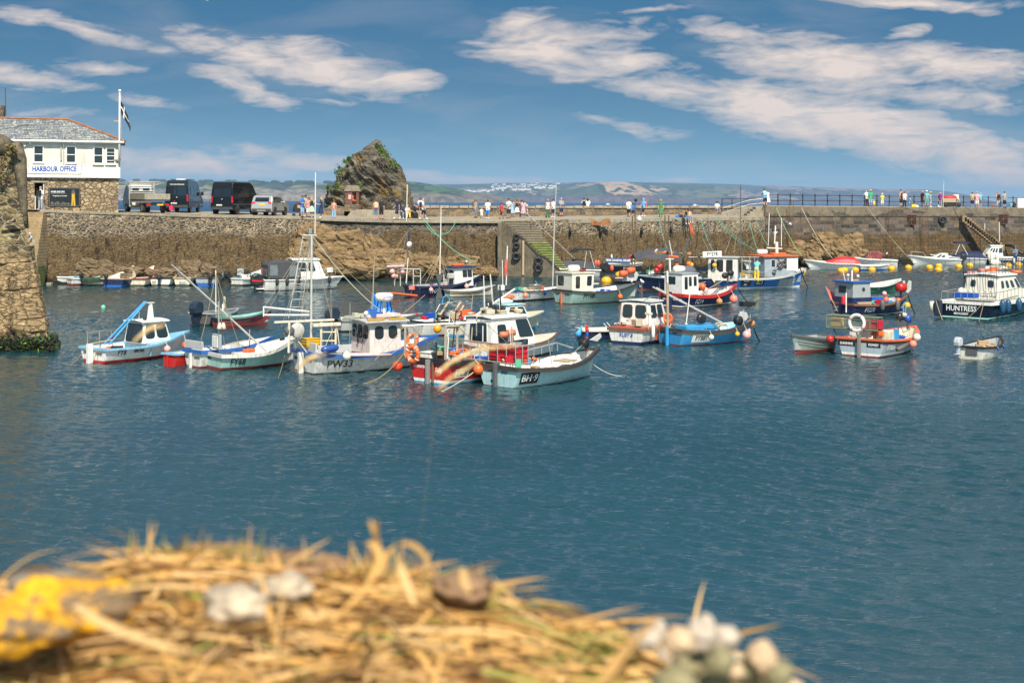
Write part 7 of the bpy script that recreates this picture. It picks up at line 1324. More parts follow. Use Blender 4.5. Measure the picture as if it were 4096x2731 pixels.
speed('long white speedboat partly under a blue cover, behind the maroon covered one', (3250,1065),5.0,1.7,172, blue, white, 1,1.0)
speed('white speedboat under a bright red cover', (3440,1080),4.6,1.9,172, redc, white, 1, None, cz=1.2, ft=.55)
b = speed('white cuddy boat with a tall maroon canopy, bow to the left', (3590,1072),4.9,2.0,168, marc, white, 1,.9, canopy=True, ft=.75)
b = Boat('dinghy', 'small pale blue and white tender in front of the maroon canopied boat', 'dinghy', (3442,1083),(3520,1082),1.5,.5,.5,.6,.2,.85, top=offw, rail=white, anti=blue, antih=.12, L=2.8, h=8)
# far right cruisers
b = speed('white cabin cruiser with a bow rail and dark outboard, bow to the left', (3845,1062),4.6,2.0,176, None, white, 1,1.2, 'cabin_cruiser', ft=.62)
b.house(1.2,3.0,.75,.66,1.2, white, white, 1.0,.1,.8,.03,.04, [('P', .1,.35,.3,.8,.05),('P', .45,.7,.3,.7,.05)], grey, bev=.1, name='cuddy'); b.tubes('bow_rail', [([(3.6,.6,.95),(3.8,.55,1.3),(5.0,0,1.35),(3.8,-.55,1.3)], .03),([(4.9,0,1.0),(5.0,0,1.35)], .03)], steel)
b = speed('speedboat under a navy cover with a folded blue bimini, behind the white cruiser', (3945,1058),5.0,2.0,176, navyc, white, 1,1.1, cz=1.35, ft=.62); b.tubes('bimini_frame', [([(1.8, s, .8),(2.6, s, 2.2)], .03) for s in (-.8,.8)]+[([(3.2, s, 1.0),(2.7, s, 2.2)], .03) for s in (-.8,.8)], white); b.box('bimini', (2.4,0,2.26),(1.4,1.9,.14), navyc, 0,.06)
b = Boat('cabin_cruiser', 'navy hulled pilot boat with white wheelhouse against the right pier wall', 'motor boat', (4092,1058),(3950,1052),2.4,.72,.76,1.1,.5,.9, top=navy, band=white, bandh=.3, rail=white, anti=white, antih=.08, near=1, fore=.5, foremat=white, L=6.8, h=176, ex=(.2,.7)); L = b.L
b.house(2.0,4.0,.9,.75,1.85, white, white, .75,.1,.85,.06,.07, [('P', .10,.22,.45,.85,.08),('P', .30,.42,.45,.85,.08),('P', .50,.62,.45,.85,.08),('P', .72,.95,.42,.88,.05)], grey, bev=.12, dome=.1)
b.tubes('mast', [([b.loc(P(*ZL(1385,360),155)), b.loc(P(3939,890,155))], .04),([b.loc(P(*ZL(1655,380),155)), b.loc(P(3997,888,155))], .04)], white); tag(MB().ball(P(*ZL(1627,105),155),.3,12).build('buoy', red), 'red ball perched above the pilot boat by the right steps', 'buoy')
for k, x in enumerate((1.0,2.7)): hang_buoy(b, x, .14, white, f'white fender, {("right","left")[k]} one on the navy pilot boat', .2, kind='f', h=.5)
tag(MB().ball(P(*ZL(1485,300),150),.45,12,(.75,.5,1.3)).build('buoy', wbuoy), 'big white inflatable fender standing on a boat stern left of the pilot boat', 'buoy'); tag(MB().ball(P(*ZL(1570,420),150),.5,14,(1.2,.8,.8)).build('dome_cover', wbuoy), 'rounded white cover right of the big white fender', 'cover')
tag(MB().tube([P(*ZL(1690,95),158), P(*ZL(1880,105),157), P(*ZL(2080,260),155)], [.12,.16,.14], 8).build('folded_bimini', black), 'black folded canopy slanting behind the pilot boat', 'canopy')
tag(MB().box((0,0,0),(.1,.1,.1)).build('speck', white), 'x', 'x'); bpy.data.objects.remove(bpy.data.objects['speck'])
# ropes from the quay and pier down to the boats
RP = [(2107-25,744,0,0)]
def qrope(u0, v0, u1, v1, lab, mt=ropew, d0=None, d1=None, r=.025, sag=.35):
 q = ip(E if u0 < 3060 else E2, u0); a_ = P(u0, v0,(d0 or q.y-.5)); c_ = P(u1, v1, d1) if d1 else WP(u1, v1); rope(a_, c_, lab, mt, sag, r)
for k, (x0, y0_, x1, y1_, m_) in enumerate(((245,390,385,820,ropeg),(745,400,890,770,ropeg),(925,385,1290,720,ropeg),(935,385,1450,800,ropeg),(1310,380,1420,780,ropeg),(1390,380,1540,720,ropeg),(1635,270,1920,820,mat('bright green rope', (.28,.50,.22),.9)),(1930,270,2290,860,ropew),(1500,460,1200,700,ropeb))):
 u, v = ZG(x0, y0_); u1, v1 = ZG(x1, y1_); qrope(u, v, u1, v1, f'{("pale green","green","thick green","slack green","dark green","thin green","bright green knotted","pale tan","brown")[k]} mooring rope from the quay edge, number {("one","two","three","four","five","six","seven","eight","nine")[k]} from the dangling red net', m_, None, 118 if x0 < 1700 else 135,.022)
for k, (x0, y0_, x1, y1_, m_) in enumerate(((230,355,480,940,ropew),(238,355,530,870,ropeg),(605,350,1110,960,ropew),(600,355,600,580,ropew),(1360,940,1180,998,ropeg),(0,650,200,915,ropew))):
 u, v = ZH(x0, y0_); u1, v1 = ZH(x1, y1_); qrope(u, v, u1, v1,('pale rope from the railed pier down to the red covered boat','green rope beside the pale one above the red covered boat','long tan rope slanting down the pier wall to the right','short tan rope hanging straight down the pier coping','green bow line of the white cruiser at the pier foot','pale rope above the blue covered speedboat')[k], m_, 141 if x0 == 0 else None, 149,.024,.25)
for k, (x0, y0_, x1, y1_) in enumerate(((1110,555,1700,1040),(1100,560,1330,720),(1475,555,1300,700))):
 u, v = ZE(x0, y0_); u1, v1 = ZE(x1, y1_); rope(P(u, v, 117.8), P(u1, v1,112 if k == 0 else 117.6),('long green rope slanting from the quay to the FH715 boat','green rope loop drooping on the quay face, left strand','green rope loop drooping on the quay face, right strand')[k], ropeg, .5,.03)
b = BO['bh9']; rope(b.w(b.q(*ZD(2140,965),0)), WP(2490,1505), 'pale bow line of the ice blue boat running into the water at right', ropew, .12,.016); rope(b.w(b.qx(*ZD(1010,1035),0)), WP(1766,1566), 'pale stern line slanting down left from the ice blue boat', ropew, .05,.018)
rope(BO['pw33'].w(BO['pw33'].qx(*ZC(250,1180),0)), WP(1112,1515), 'weedy brown stern rope at the left corner of the PW33 boat', ropeb, .05,.016); rope(BO['red'].w(BO['red'].qx(*ZD(300,850),0)), WP(1452,1535), 'long brown rope from the red boat gantry down left into the water', ropeb, .25,.022)
rope(BO['verona'].w((0,.35,.58)), WP(280,1462), 'dark stern rope on the left of the light blue railed boat', ropeb, .03,.014); rope(BO['verona'].w((0,-.3,.55)), WP(362,1470), 'dark stern rope in the middle of the light blue railed boat', ropeb, .03,.014)
rope(BO['pw33'].w(BO['pw33'].q(*ZK(1310,1010),0)), BO['pw33'].w(BO['pw33'].q(*ZC(1380,720),0)), 'pale forestay from the ladder mast down to the cream wheelhouse roof', ropew, .25,.018)
for (u0, v0, u1, v1, d, l) in ((3200,1070,3230,1147,80,'dark bow line of the blue SC1 boat'),(2950,1150,3001,1216,84,'dark bow line of the red-railed PZ14 boat'),(3015,1310,3040,1362,64,'dark bow line of the turquoise blue boat'),(3632,1180,3660,1253,78,'dark bow line of the navy FY270 boat')): rope(P(u0, v0, d), WP(u1, v1), l, mat('dark green rope', (.03,.06,.035),.9),.1,.03)
for (u0, v0, d, u1, v1, l) in ((*ZL(480,1120),79, *ZL(600,1480), 'brown stern rope left of the HUNTRESS lettering'),(*ZL(1340,1170),77.6, *ZL(1010,1480), 'brown stern rope slanting under the HUNTRESS lettering'),(*ZL(1360,1150),77.4, *ZL(1270,1500), 'tan rope hanging at the right corner of the charter boat stern')): rope(P(u0, v0, d), WP(u1, v1), l, mat('tan line', (.34,.26,.16),.9),.05,.02)
# ladders and poles on the walls
def ladder(u0, v0, v1, lab, d, w=.45):
 root = empty('wall_ladder', (0,0,0),0, lab, 'ladder', 'iron ladders fixed to the walls'); mb = MB(); a_, c_ = P(u0, v0, d), P(u0, v1, d)
 for s in (-w/2, w/2): mb.tube([(a_.x+s, a_.y, a_.z),(a_.x+s, a_.y-.1, c_.z)], .025,5)
 n = int((a_.z-c_.z)/.3)
 for k in range(n): z = a_.z-.15-k*.3; mb.box((a_.x, a_.y-.03, z),(w+.03,.03,.03))
 mb.build('ladder_frame', rust, root)
ladder(1058,868,1040, 'rusty ladder down the quay wall behind the silver car', 113.0); ladder(3564,830,1040, 'rusty ladder down the pier left of the left iron grille', 147.9); ladder(3700,830,1040, 'rusty ladder down the pier between grille and big tyre', 150.6); ladder(3165,800,980, 'grey ladder at the step between quay and pier', 141.0)
for (u, v0, v1, d, l) in ((2541,800,1035,119,'tall brown pole with a lamp standing by the quay in front of the walkers'),(2530,865,1030,119.4,'thin brown pole beside the taller lamp pole'),(2660,862,1040,119,'dark wooden pole in front of the quay wall under the woman in green'),(2675,862,1040,119.2,'second dark wooden pole right beside the first')):
 q_ = P(u, v0, d); o = empty('mooring_pole', (q_.x, q_.y, -.3),0, l, 'pole'); h_ = q_.z+.3; MB().tube([(0,0,0),(0,0,h_)], .06,6).build('pole', mat('tide stained pole', (.13,.085,.05),.9), o)
 if v0 == 800: MB().ball((.05,0, h_),.14,10).build('lamp', black, o); MB().lathe([(.02,-.3),(.28,0),(.02,.3)], (.35,0, h_-1.6),6).build('reflector', white, o)
root = empty('red_net', (0,0,0),0, 'torn orange red net dangling from the quay edge below the seated women', 'net'); mb = MB()
for k in range(14): p0_ = P(2757+rng.uniform(-3,8),896,130.0); mb.tube([p0_, P(2763+rng.uniform(-6,10),915,129.9), P(2770+rng.uniform(-8,12),945-rng.uniform(0,18),129.6)], .02,4)
mb.build('strands', mat('orange red net', (.50,.11,.05),.9), root)
root = empty('rusty_plate', (0,0,0),0, 'rusty iron plate with a scooped top edge on the quay wall face', 'plate'); q = ip(E, 2390); a_, c_ = P(2352,874, q.y-.38), P(2440,895, q.y-.38); w_ = c_.x-a_.x
MB().prism([(a_.x, a_.z),(a_.x+w_*.2, a_.z-.02),(a_.x+w_*.35, a_.z-.25),(a_.x+w_*.5, a_.z-.32),(a_.x+w_*.65, a_.z-.22),(a_.x+w_*.8, a_.z),(c_.x, a_.z),(c_.x, c_.z-.1),(a_.x+w_*.2, c_.z-.15)], q.y-.40, q.y-.30).build('plate', mat('orange rust', (.30,.12,.04),.9, var=.5), root)
# ------------------------------------------------------------------ harbour office
class Frame:
 def __init__(s, root): s.root = root; s.M = root.matrix_basis.copy(); s.Mi = s.M.inverted(); s.o = s.Mi @ Vector((0,0, H))
 def q(s, u, v, y=0):
  x, z = ray(u, v); d = s.Mi.to_3x3() @ Vector((x, 1, z)); return s.o+d*((y-s.o.y)/d.y)
 def qx(s, u, v, x=0):
  a, z = ray(u, v); d = s.Mi.to_3x3() @ Vector((a, 1, z)); return s.o+d*((x-s.o.x)/d.x)
Z0 = zz(0,320,2.704)
c0 = P(473,843,109)
root = empty('harbour_office', c0, math.atan(.277), 'two storey harbour office, white boarded above rubble stone below, with a slate roof', 'building'); f = Frame(root); r2 = root
zs = f.q(*Z0(900,1060)).z; ze = f.q(*Z0(900,672)).z; XL = -12.5
stone = masonry('crazy paved sandstone', [(.34,.25,.15),(.26,.19,.12),(.42,.33,.21),(.38,.27,.15),(.22,.17,.12)], (.22,.16,.10),.42,.30,.05)
dq0, dq1 = f.q(*Z0(372,1405)), f.q(*Z0(488,1112))
mb = MB(); mb.box(((XL+dq0.x)/2,3.5,(zs-.6)/2),(dq0.x-XL, 7, zs+.6)); mb.box((dq1.x/2,3.5,(zs-.6)/2),(-dq1.x, 7, zs+.6)); mb.box(((dq0.x+dq1.x)/2,3.5,(dq1.z+zs)/2),(dq1.x-dq0.x, 7, zs-dq1.z)); mb.box(((dq0.x+dq1.x)/2,4.5, dq1.z/2-.3),(dq1.x-dq0.x, 5, dq1.z+.6))
mb.build('stone_storey', stone, root)
MB().box(((dq0.x+dq1.x)/2,.15, dq1.z+.09),(dq1.x-dq0.x+.5,.36,.16)).build('lintel', conc, root)
df = MB(); df.tube([(dq0.x+.05,.1,0),(dq0.x+.05,.1, dq1.z*.52)], .05,4); df.tube([(dq1.x-.10,.1,0),(dq1.x-.10,.1, dq1.z-.02)], .05,4); df.build('door_frame', white, root)
MB().box((dq1.x-.02,1.2, dq1.z/2),(.05,.9, dq1.z-.1)).build('open_door', white, root, bevel=.01)
MB().box(((dq0.x+dq1.x)/2,1.9, dq1.z/2),(dq1.x-dq0.x, .1, dq1.z)).build('hallway_shade', mat('interior shade', (.012,.012,.012),.9), root)  # near-black panel stands for the shade inside the doorway
boards = bpy.data.materials.new('white weatherboard'); boards.use_nodes = True; bb = NB(boards.node_tree); pr = boards.node_tree.nodes['Principled BSDF']; tc = bb.n('ShaderNodeTexCoord').outputs['Object']; sp = bb.n('ShaderNodeSeparateXYZ'); bb.set(sp.inputs[0], tc)
lap = bb.m('FRACT', bb.m('MULTIPLY', sp.outputs[2], 6.2)); bb.set(pr.inputs['Base Color'], bb.mix(bb.mr(bb.noise(bb.map(tc, sc=(1,1,.5)),1.3,5,.6),.4,.7),(.62,.60,.54),(.46,.43,.37))); pr.inputs['Roughness'].default_value = .5
bn = bb.n('ShaderNodeBump'); bn.inputs['Distance'].default_value = .03; bb.set(bn.inputs['Height'], bb.m('POWER', bb.m('SUBTRACT', 1, lap),.5)); bb.set(pr.inputs['Normal'], bn.outputs[0])
up_ = MB().box(((XL+.12)/2,3.4,(zs+ze)/2),(.12-XL, 7.25, ze-zs)).build('boarded_storey', boards, root)
MB().box(((XL+.12)/2,-.24, zs+.40),(.13-XL, .03,.78)).build('smooth_panel', white, up_)
def win(x0, y0, x1, y1, k=0):
 a, c = f.q(*Z0(x0, y1),-.23), f.q(*Z0(x1, y0),-.23); w, h = c.x-a.x, c.z-a.z; cx, cz = (a.x+c.x)/2,(a.z+c.z)/2
 fr = MB(); t = .09
 for dx_ in (-w/2+t/2, w/2-t/2): fr.box((cx+dx_, -.26, cz),(t, .08, h))
 fr.box((cx, -.26, cz+h/2-t/2),(w-2*t, .075, t)); fr.box((cx, -.26, cz-h/2+t/2),(w-2*t, .075, t*1.2)); fr.box((cx, -.27, cz),(w-2*t, .07,.06))
 if k: fr.box((cx, -.27, cz-h*.28),(w-2*t, .05,.04)); fr.box((cx, -.27, cz+h*.2),(w-2*t, .03,.03))
 fr.box((cx, -.29, cz-h/2-.03),(w+.08,.14,.05)); o = fr.build('window', white, up_, bevel=.006); MB().box((cx, -.245, cz),(w-.1,.02, h-.1)).build('pane', glass, o)
for a in ((358,708,476,897,0),(710,716,826,903,0),(1008,724,1120,911,0),(1142,732,1250,912,1)): win(*a)
a, c = f.q(*Z0(308,1012),-.27), f.q(*Z0(878,925),-.27); sg = MB().box(((a.x+c.x)/2,-.27,(a.z+c.z)/2),(c.x-a.x, .06, c.z-a.z)).build('sign', white, root, bevel=.01)
MB().box(((a.x+c.x)/2,-.255,(a.z+c.z)/2),(c.x-a.x+.06,.05, c.z-a.z+.06)).build('border', wood, sg)
for t_, x_ in (('HARBOUR', 487),('OFFICE', 737)): cq = f.q(*Z0(x_, 966),-.31); letters(t_, .53, lambda p, q, e: Vector((cq.x+p, -.303-e, cq.z+q)), letb, sg, 'lettering', .019,0,.74 if t_ == 'HARBOUR' else .72)
a, c = f.q(*Z0(522,1372),-.03), f.q(*Z0(870,1162),-.03); W_, H_ = c.x-a.x, c.z-a.z
ps = MB().box(((a.x+c.x)/2,-.03,(a.z+c.z)/2),(W_, .05, H_)).build('poster', mat('poster black', (.012,.014,.016),.35, var=.3), root, bevel=.01)
fp = lambda fx, fz, y=-.062: Vector((a.x+W_*fx, y, a.z+H_*fz))
mb = MB()
for (x0, z0, x1, z1) in ((.03,.035,.97,.045),(.03,.95,.97,.96),(.03,.035,.035,.96),(.965,.035,.97,.96),(.07,.665,.54,.672)): mb.quad(fp(x0,z0), fp(x1,z0), fp(x1,z1), fp(x0,z1))
mb.build('poster_lines', mat('grey print', (.35,.35,.34),.5), ps, fix=False)
letters('HOME AND DRY.', .20, lambda p, q, e: fp(.30,.76,-.06-e)+Vector((p, 0, q)), letw, ps, 'lettering', .004,0,.66); letters('The biggest Reason is to stay onboard.', .11, lambda p, q, e: fp(.36,.56,-.06-e)+Vector((p, 0, q)), letw, ps, 'lettering', .002,0,.60)
mb = MB(); mb.add([fp(x, z, -.064) for x, z in ((.72,.06),(.76,.06),(.775,.40),(.79,.06),(.85,.06),(.83,.45),(.82,.66),(.73,.66),(.73,.45))], [(0,1,2,7,8),(2,3,4,5,6,7)]); mb.build('oilskins_print', mat('yellow print', (.55,.33,.03),.5), ps, fix=False)
mb = MB(); mb.add([fp(x, z, -.063) for x, z in ((.72,.62),(.84,.62),(.83,.80),(.80,.82),(.79,.90),(.76,.90),(.755,.82),(.72,.78))], [tuple(range(8))]); mb.build('figure_print', mat('brown print', (.13,.09,.06),.5), ps, fix=False)
mb = MB()
for k in range(14): x = .08+k*.045; h_ = .06+.12*rng.random(); mb.quad(fp(x, .10), fp(x+.025,.10), fp(x+.025,.1+h_), fp(x, .1+h_))
mb.build('harbour_print', mat('dim print', (.16,.14,.10),.5), ps, fix=False)
# roof
zr = f.q(*Z0(720,432),3.4).z; xr = f.q(*Z0(735,432),3.4).x; ov = .35
slate = masonry('roof slates', [(.17,.18,.20),(.24,.24,.24),(.30,.31,.29),(.13,.14,.17),(.22,.24,.20)], (.07,.07,.07),.17,.075,.03, ash=True, bumpd=.02)
v_ = [(XL, -.22-ov, ze+.05),(.12+ov, -.22-ov, ze+.05),(.12+ov, 7.0+ov, ze+.05),(XL, 7.0+ov, ze+.05),(XL, 3.4, zr),(xr, 3.4, zr)]
MB().add(v_, [(0,1,5,4),(1,2,5),(2,3,4,5),(3,0,4),(0,3,2,1)]).build('roof', slate, root)
rd = MB(); rd.tube([(XL, 3.4, zr+.03),(xr, 3.4, zr+.03)], .11,6); rd.tube([(xr, 3.4, zr+.03),(.12+ov, -.22-ov, ze+.09)], .10,6); rd.tube([(xr, 3.4, zr+.03),(.12+ov, 7+ov, ze+.09)], .09,6); rd.build('ridge_tiles', mat('terracotta ridge', (.30,.12,.05),.85, var=.3), root)
gt = MB(); gt.box(((XL+.3)/2,-.60, ze+.02),(.5-XL, .12,.13)); gt.box(((XL+.3)/2,-.42, ze-.06),(.45-XL, .36,.04)); gt.build('gutter', white, root, bevel=.02)
MB().box((f.q(*Z0(20,350),5).x-.6,5.2, zr+.1),(1.6,1.0,2.0)).build('chimney', mwall2, root)
o = MB().tube([f.q(*Z0(62,390),5), f.q(*Z0(57,88),5)], .05,6).build('aerial_pole', dgrey, root)
ap = MB(); ap.tube([f.q(*Z0(688,920),-.35), f.q(*Z0(686,480),-.6)], .02,5); ap.ball(f.q(*Z0(694,493),-.6),.09,8); ap.tube([f.q(*Z0(660,870),-.3), f.q(*Z0(660,690),-.3)], .06,4); ap.build('aerial_bracket', galv, root)
for x_, y_ in ((268,710),(325,685),(803,685)): q = f.q(*Z0(x_, y_),-.3); MB().box(q, (.14,.2,.16)).build('lamp' , white, root, bevel=.03)
q = f.q(*Z0(215,503),-1.3); a = f.q(*Z0(-60,548),-1.3); st = MB().tube([a, q], .03,5).box(q+Vector((.25,0,.07)),(.8,.22,.09), M=Matrix.Rotation(R(-9),4, 'Y')); o = st.build('street_lamp', dgrey); o.matrix_world = root.matrix_basis.copy(); tag(o, 'dark street lamp arm reaching in from the left before the slate roof', 'street lamp')
# flagpole with black and white flag
fpz = f.q(*Z0(1290,870),-.5); fpt = f.q(*Z0(1288,122),-.5)
o = empty('flagpole', root.matrix_basis @ fpz, 0, 'white flagpole with a black flag crossed in white at the office corner', 'flagpole'); hh_ = fpt.z-fpz.z
MB().tube([(0,0,-.1),(0,0,hh_*.45),(0,0,hh_)], [.09,.08,.055], 8).ball((0,0,hh_+.02),.12,8).build('pole', white, o); MB().box((-.2,.15,.05),(.5,.2,.12)).box((-.2,.15,3.0),(.5,.2,.1)).build('bracket', wood, o)
mb = MB(); fl = [(1297,172),(1330,215),(1362,260),(1366,300),(1330,300),(1297,290)]
def flagpt(s_, t_): return Vector((.05+s_*.62,.15*math.sin(s_*6+t_*2), hh_-.75-t_*.85-s_*(.75+.4*s_)))
def fpatch(s0, s1, t0, t1, k):
 mb.k = k; n = 6
 for i in range(n): a0, a1 = s0+(s1-s0)*i/n, s0+(s1-s0)*(i+1)/n; mb.add([flagpt(a0, t0), flagpt(a1, t0), flagpt(a1, t1), flagpt(a0, t1)], [(0,1,2,3)], True)
for (s0, s1) in ((0,.42),(.56,1)):
 fpatch(s0, s1,0,.42,0); fpatch(s0, s1,.42,.58,1); fpatch(s0, s1,.58,1,0)
fpatch(.42,.56,0,1,1); fpatch(1,1.25,.5,1,0); mb.build('flag', [mat('black cloth', (.02,.02,.022),.8), mat('white cloth', (.65,.65,.63),.8)], o, fix=False)
o = empty('whip_aerial', root.matrix_basis @ f.q(*Z0(1313,720),-.3),0, 'thin grey aerial rod beside the white flagpole at the eaves', 'aerial'); MB().tube([(0,0,0),(0,0,3.9)], .03,5).build('rod', steel, o)
# ------------------------------------------------------------------ vehicles
tyrem = mat('tyre rubber', (.02,.02,.02),.8); rimm = mat('alloy', (.42,.42,.43),.35,.7); redl = mat('red lamp', (.50,.012,.01),.25); carglass = mat('tinted car glass', (.012,.014,.017),.05, var=0, spec=.8)
def vehicle(name, label, cat, u, v, hd, L, Wd, prof, body, wheels, wr, rear, side, group=None, lower=None, dz=0):
 p = foot(u, v); root = empty(name, p, R(hd), label, cat, group)
 vs = []; n = len(prof); mb = MB(); zt = max(q[1] for q in prof)
 def hwz(z): return Wd/2*(1-.13*max(0,(z-1.0)/max(.1, zt-1.0))**1.3 if z > 1 else 1)
 for sgn in (-1,1):
  for x, z in prof: vs.append((x, sgn*hwz(z), z))
 mb.add(vs, [tuple(range(n)), tuple(range(2*n-1, n-1,-1))]+[(i, i+n, (i+1)%n+n, (i+1)%n) for i in range(n)]); bd = mb.build('body', body, root, bevel=.07)
 for x in wheels:
  for sgn in (-1,1):
   M = Matrix.Rotation(PI/2,4, 'X'); w = MB().lathe([(wr*.6,-.1),(wr*.95,-.11),(wr, -.06),(wr, .06),(wr*.95,.11),(wr*.6,.1)], (0,0,0),22, M).build('wheel', tyrem, root); w.location = (x, sgn*(Wd/2-.12), wr)
   MB().lathe([(.02,-.02),(wr*.2,-.02),(wr*.62,.04),(wr*.66,.10),(wr*.60,.115),(.03,.07)] if sgn < 0 else [(.03,-.07),(wr*.6,-.115),(wr*.66,-.10),(wr*.62,-.04),(.02,.02)], (0,0,0),16, M).build('rim', rimm, w)
   MB().lathe([(.02,-.03),(wr*1.18,-.03),(wr*1.18,.02),(.02,.02)], (x, sgn*(Wd/2-.005), wr*1.05),20, M).build('wheel_arch', blackp, root) if sgn < 2 and lower else None
 for (nm, y0, y1, z0, z1, m_, off) in rear:
  xr = lambda z: np.interp(z, [q[1] for q in reversed(prof) if q[0] < .6 and True][:], [q[0] for q in reversed(prof) if q[0] < .6]) if False else rearx(prof, z)
  vs = [(xr(z0)-off, y0, z0),(xr(z0)-off, y1, z0),(xr(z1)-off, y1*.95, z1),(xr(z1)-off, y0*.95, z1)]; vb = [(x+.05, y, z) for x, y, z in vs]
  MB().add(vs+vb, [(0,1,2,3),(7,6,5,4),(0,4,5,1),(1,5,6,2),(2,6,7,3),(3,7,4,0)]).build(nm, m_, bd, bevel=.012)
 for (nm, pts, m_) in side:
  for sgn in (-1,1):
   mb = MB(); a = [(x, sgn*(hwz(z)+.012), z) for x, z in pts]; c = [(x, sgn*(hwz(z)-.03), z) for x, z in pts]; k = len(pts)
   mb.add(a+c, [tuple(range(k)), tuple(range(2*k-1, k-1,-1))]+[(i, i+k, (i+1)%k+k, (i+1)%k) for i in range(k)]); mb.build(nm, m_, bd)
 return root, bd
def rearx(prof, z):
 n = len(prof); best = 9
 for i in range(n):
  (x0, z0),(x1, z1) = prof[i], prof[(i+1)%n]
  if min(z0, z1)-1e-6 <= z <= max(z0, z1)+1e-6 and abs(z1-z0) > .05: best = min(best, x0+(x1-x0)*(z-z0)/(z1-z0))
 return best if best < 9 else prof[0][0]
vp = [(-.95,.38),(-1.0,.75),(-.98,1.3),(-.90,2.2),(-.78,2.60),(-.5,2.70),(3.2,2.70),(3.9,2.45),(4.7,1.55),(5.4,1.2),(5.65,.85),(5.6,.40)]
vanb = mat('black van paint', (.007,.008,.010),.16, var=.05, spec=.4, coat=.1); vann = mat('dark blue green van paint', (.008,.014,.019),.18, var=.05, spec=.4, coat=.1)
tr = mat('grey plastic trim', (.06,.06,.06),.5); plate = mat('white plate', (.65,.65,.62),.4); yplate = mat('yellow plate', (.70,.48,.03),.4)
vs_ = [('side_window', [(.0,1.45),(1.5,1.45),(1.5,2.2),(.0,2.2)], carglass),('side_window', [(1.6,1.45),(2.9,1.45),(2.9,2.2),(1.6,2.2)], carglass),('front_window', [(3.15,1.42),(4.5,1.42),(3.75,2.15),(3.15,2.15)], carglass),('trim_strip', [(-.9,.78),(5.0,.78),(5.0,.92),(-.9,.92)], tr),('door_seam', [(1.52,.6),(1.55,.6),(1.55,2.3),(1.52,2.3)], tr)]
vr_ = [('rear_window', -.80,-.03,1.45,2.15, carglass, .012),('rear_window', .03,.80,1.45,2.15, carglass, .012),('tail_lamp', -.97,-.84,.95,1.50, redl, .02),('tail_lamp', .84,.97,.95,1.50, redl, .02),('bumper', -.95,.95,.42,.62, tr, .06),('number_plate', -.02,.50,.72,.83, plate, .02),('door_seam', -.012,.012,.7,2.5, tr, .006),('badge', -.05,.05,1.22,1.32, steel, .03)]
r1, b1 = vehicle('van', 'high roofed black van with a roof vent, between the flatbed truck and other van', 'van', 716,850,92,6.6,2.0, vp, vann, (0,3.7),.36, vr_, vs_, 'black vans parked on the quay', 1)
letters('www.karrershaus.net', .17, lambda p, q, e: Vector((rearx(vp, 2.36)-.03-e, -p, 2.36+q)), letw, b1, 'lettering', .002,0,.8); MB().box((1.2,0,2.78),(1.2,.8,.12)).build('roof_vent', offw, r1, bevel=.04); MB().tube([(-.2,.7,2.78),(3,.7,2.78)], .03,5).tube([(-.2,-.7,2.78),(3,-.7,2.78)], .03,5).build('roof_rail', blackp, r1)
r1b, b1b = vehicle('van', 'glossy black van with red tail lamps, parked left of the silver car', 'van', 905,858,80,6.6,2.0, vp, vanb, (0,3.7),.36, vr_, vs_, 'black vans parked on the quay', 1)
for rr_ in (r1, r1b):
 for sgn in (-1,1): MB().box((4.25, sgn*1.16,1.62),(.18,.24,.36)).build('wing_mirror', blackp, rr_, bevel=.04)
cp = [(-.75,.30),(-.80,.62),(-.72,1.02),(-.50,1.52),(-.30,1.66),(1.1,1.70),(1.75,1.60),(2.5,1.12),(3.3,.98),(3.55,.72),(3.5,.30)]
silv = mat('silver car paint', (.50,.50,.49),.22,.5, var=.04, coat=.5)
r3, b3 = vehicle('car', 'silver estate car with roof bars parked behind the ladder', 'car', 1058,862,80,4.4,1.84, cp, silv, (0,2.65),.34, [('rear_window', -.62,.62,1.14,1.50, carglass, .012),('tail_lamp', -.88,-.58,.98,1.13, redl, .02),('tail_lamp', .58,.88,.98,1.13, redl, .02),('number_plate', -.28,.28,.86,.98, yplate, .02),('bumper', -.86,.86,.32,.56, tr, .04),('bumper_lip', -.4,.4,.36,.46, silv, .06)],
 [('side_window', [(-.28,1.12),(.62,1.10),(.62,1.52),(-.15,1.50)], carglass),('side_window', [(.68,1.10),(1.6,1.08),(1.45,1.50),(.68,1.52)], carglass),('side_window', [(1.66,1.07),(2.3,1.06),(1.62,1.47),(1.5,1.5)], carglass),('sill', [(-.4,.30),(3.1,.30),(3.1,.42),(-.4,.42)], tr),('door_handle', [(.2,.98),(.4,.98),(.4,1.02),(.2,1.02)], steel)], None, 1)
MB().tube([(-.3,.62,1.72),(1.5,.62,1.76)], .025,5).tube([(-.3,-.62,1.72),(1.5,-.62,1.76)], .025,5).tube([(.1,-.7,1.77),(.1,.7,1.77)], .03,5).tube([(1.1,-.7,1.79),(1.1,.7,1.79)], .03,5).build('roof_bars', steel, r3)
for sgn in (-1,1): MB().box((2.0, sgn*1.0,1.12),(.16,.2,.14)).build('wing_mirror', silv, r3, bevel=.03)
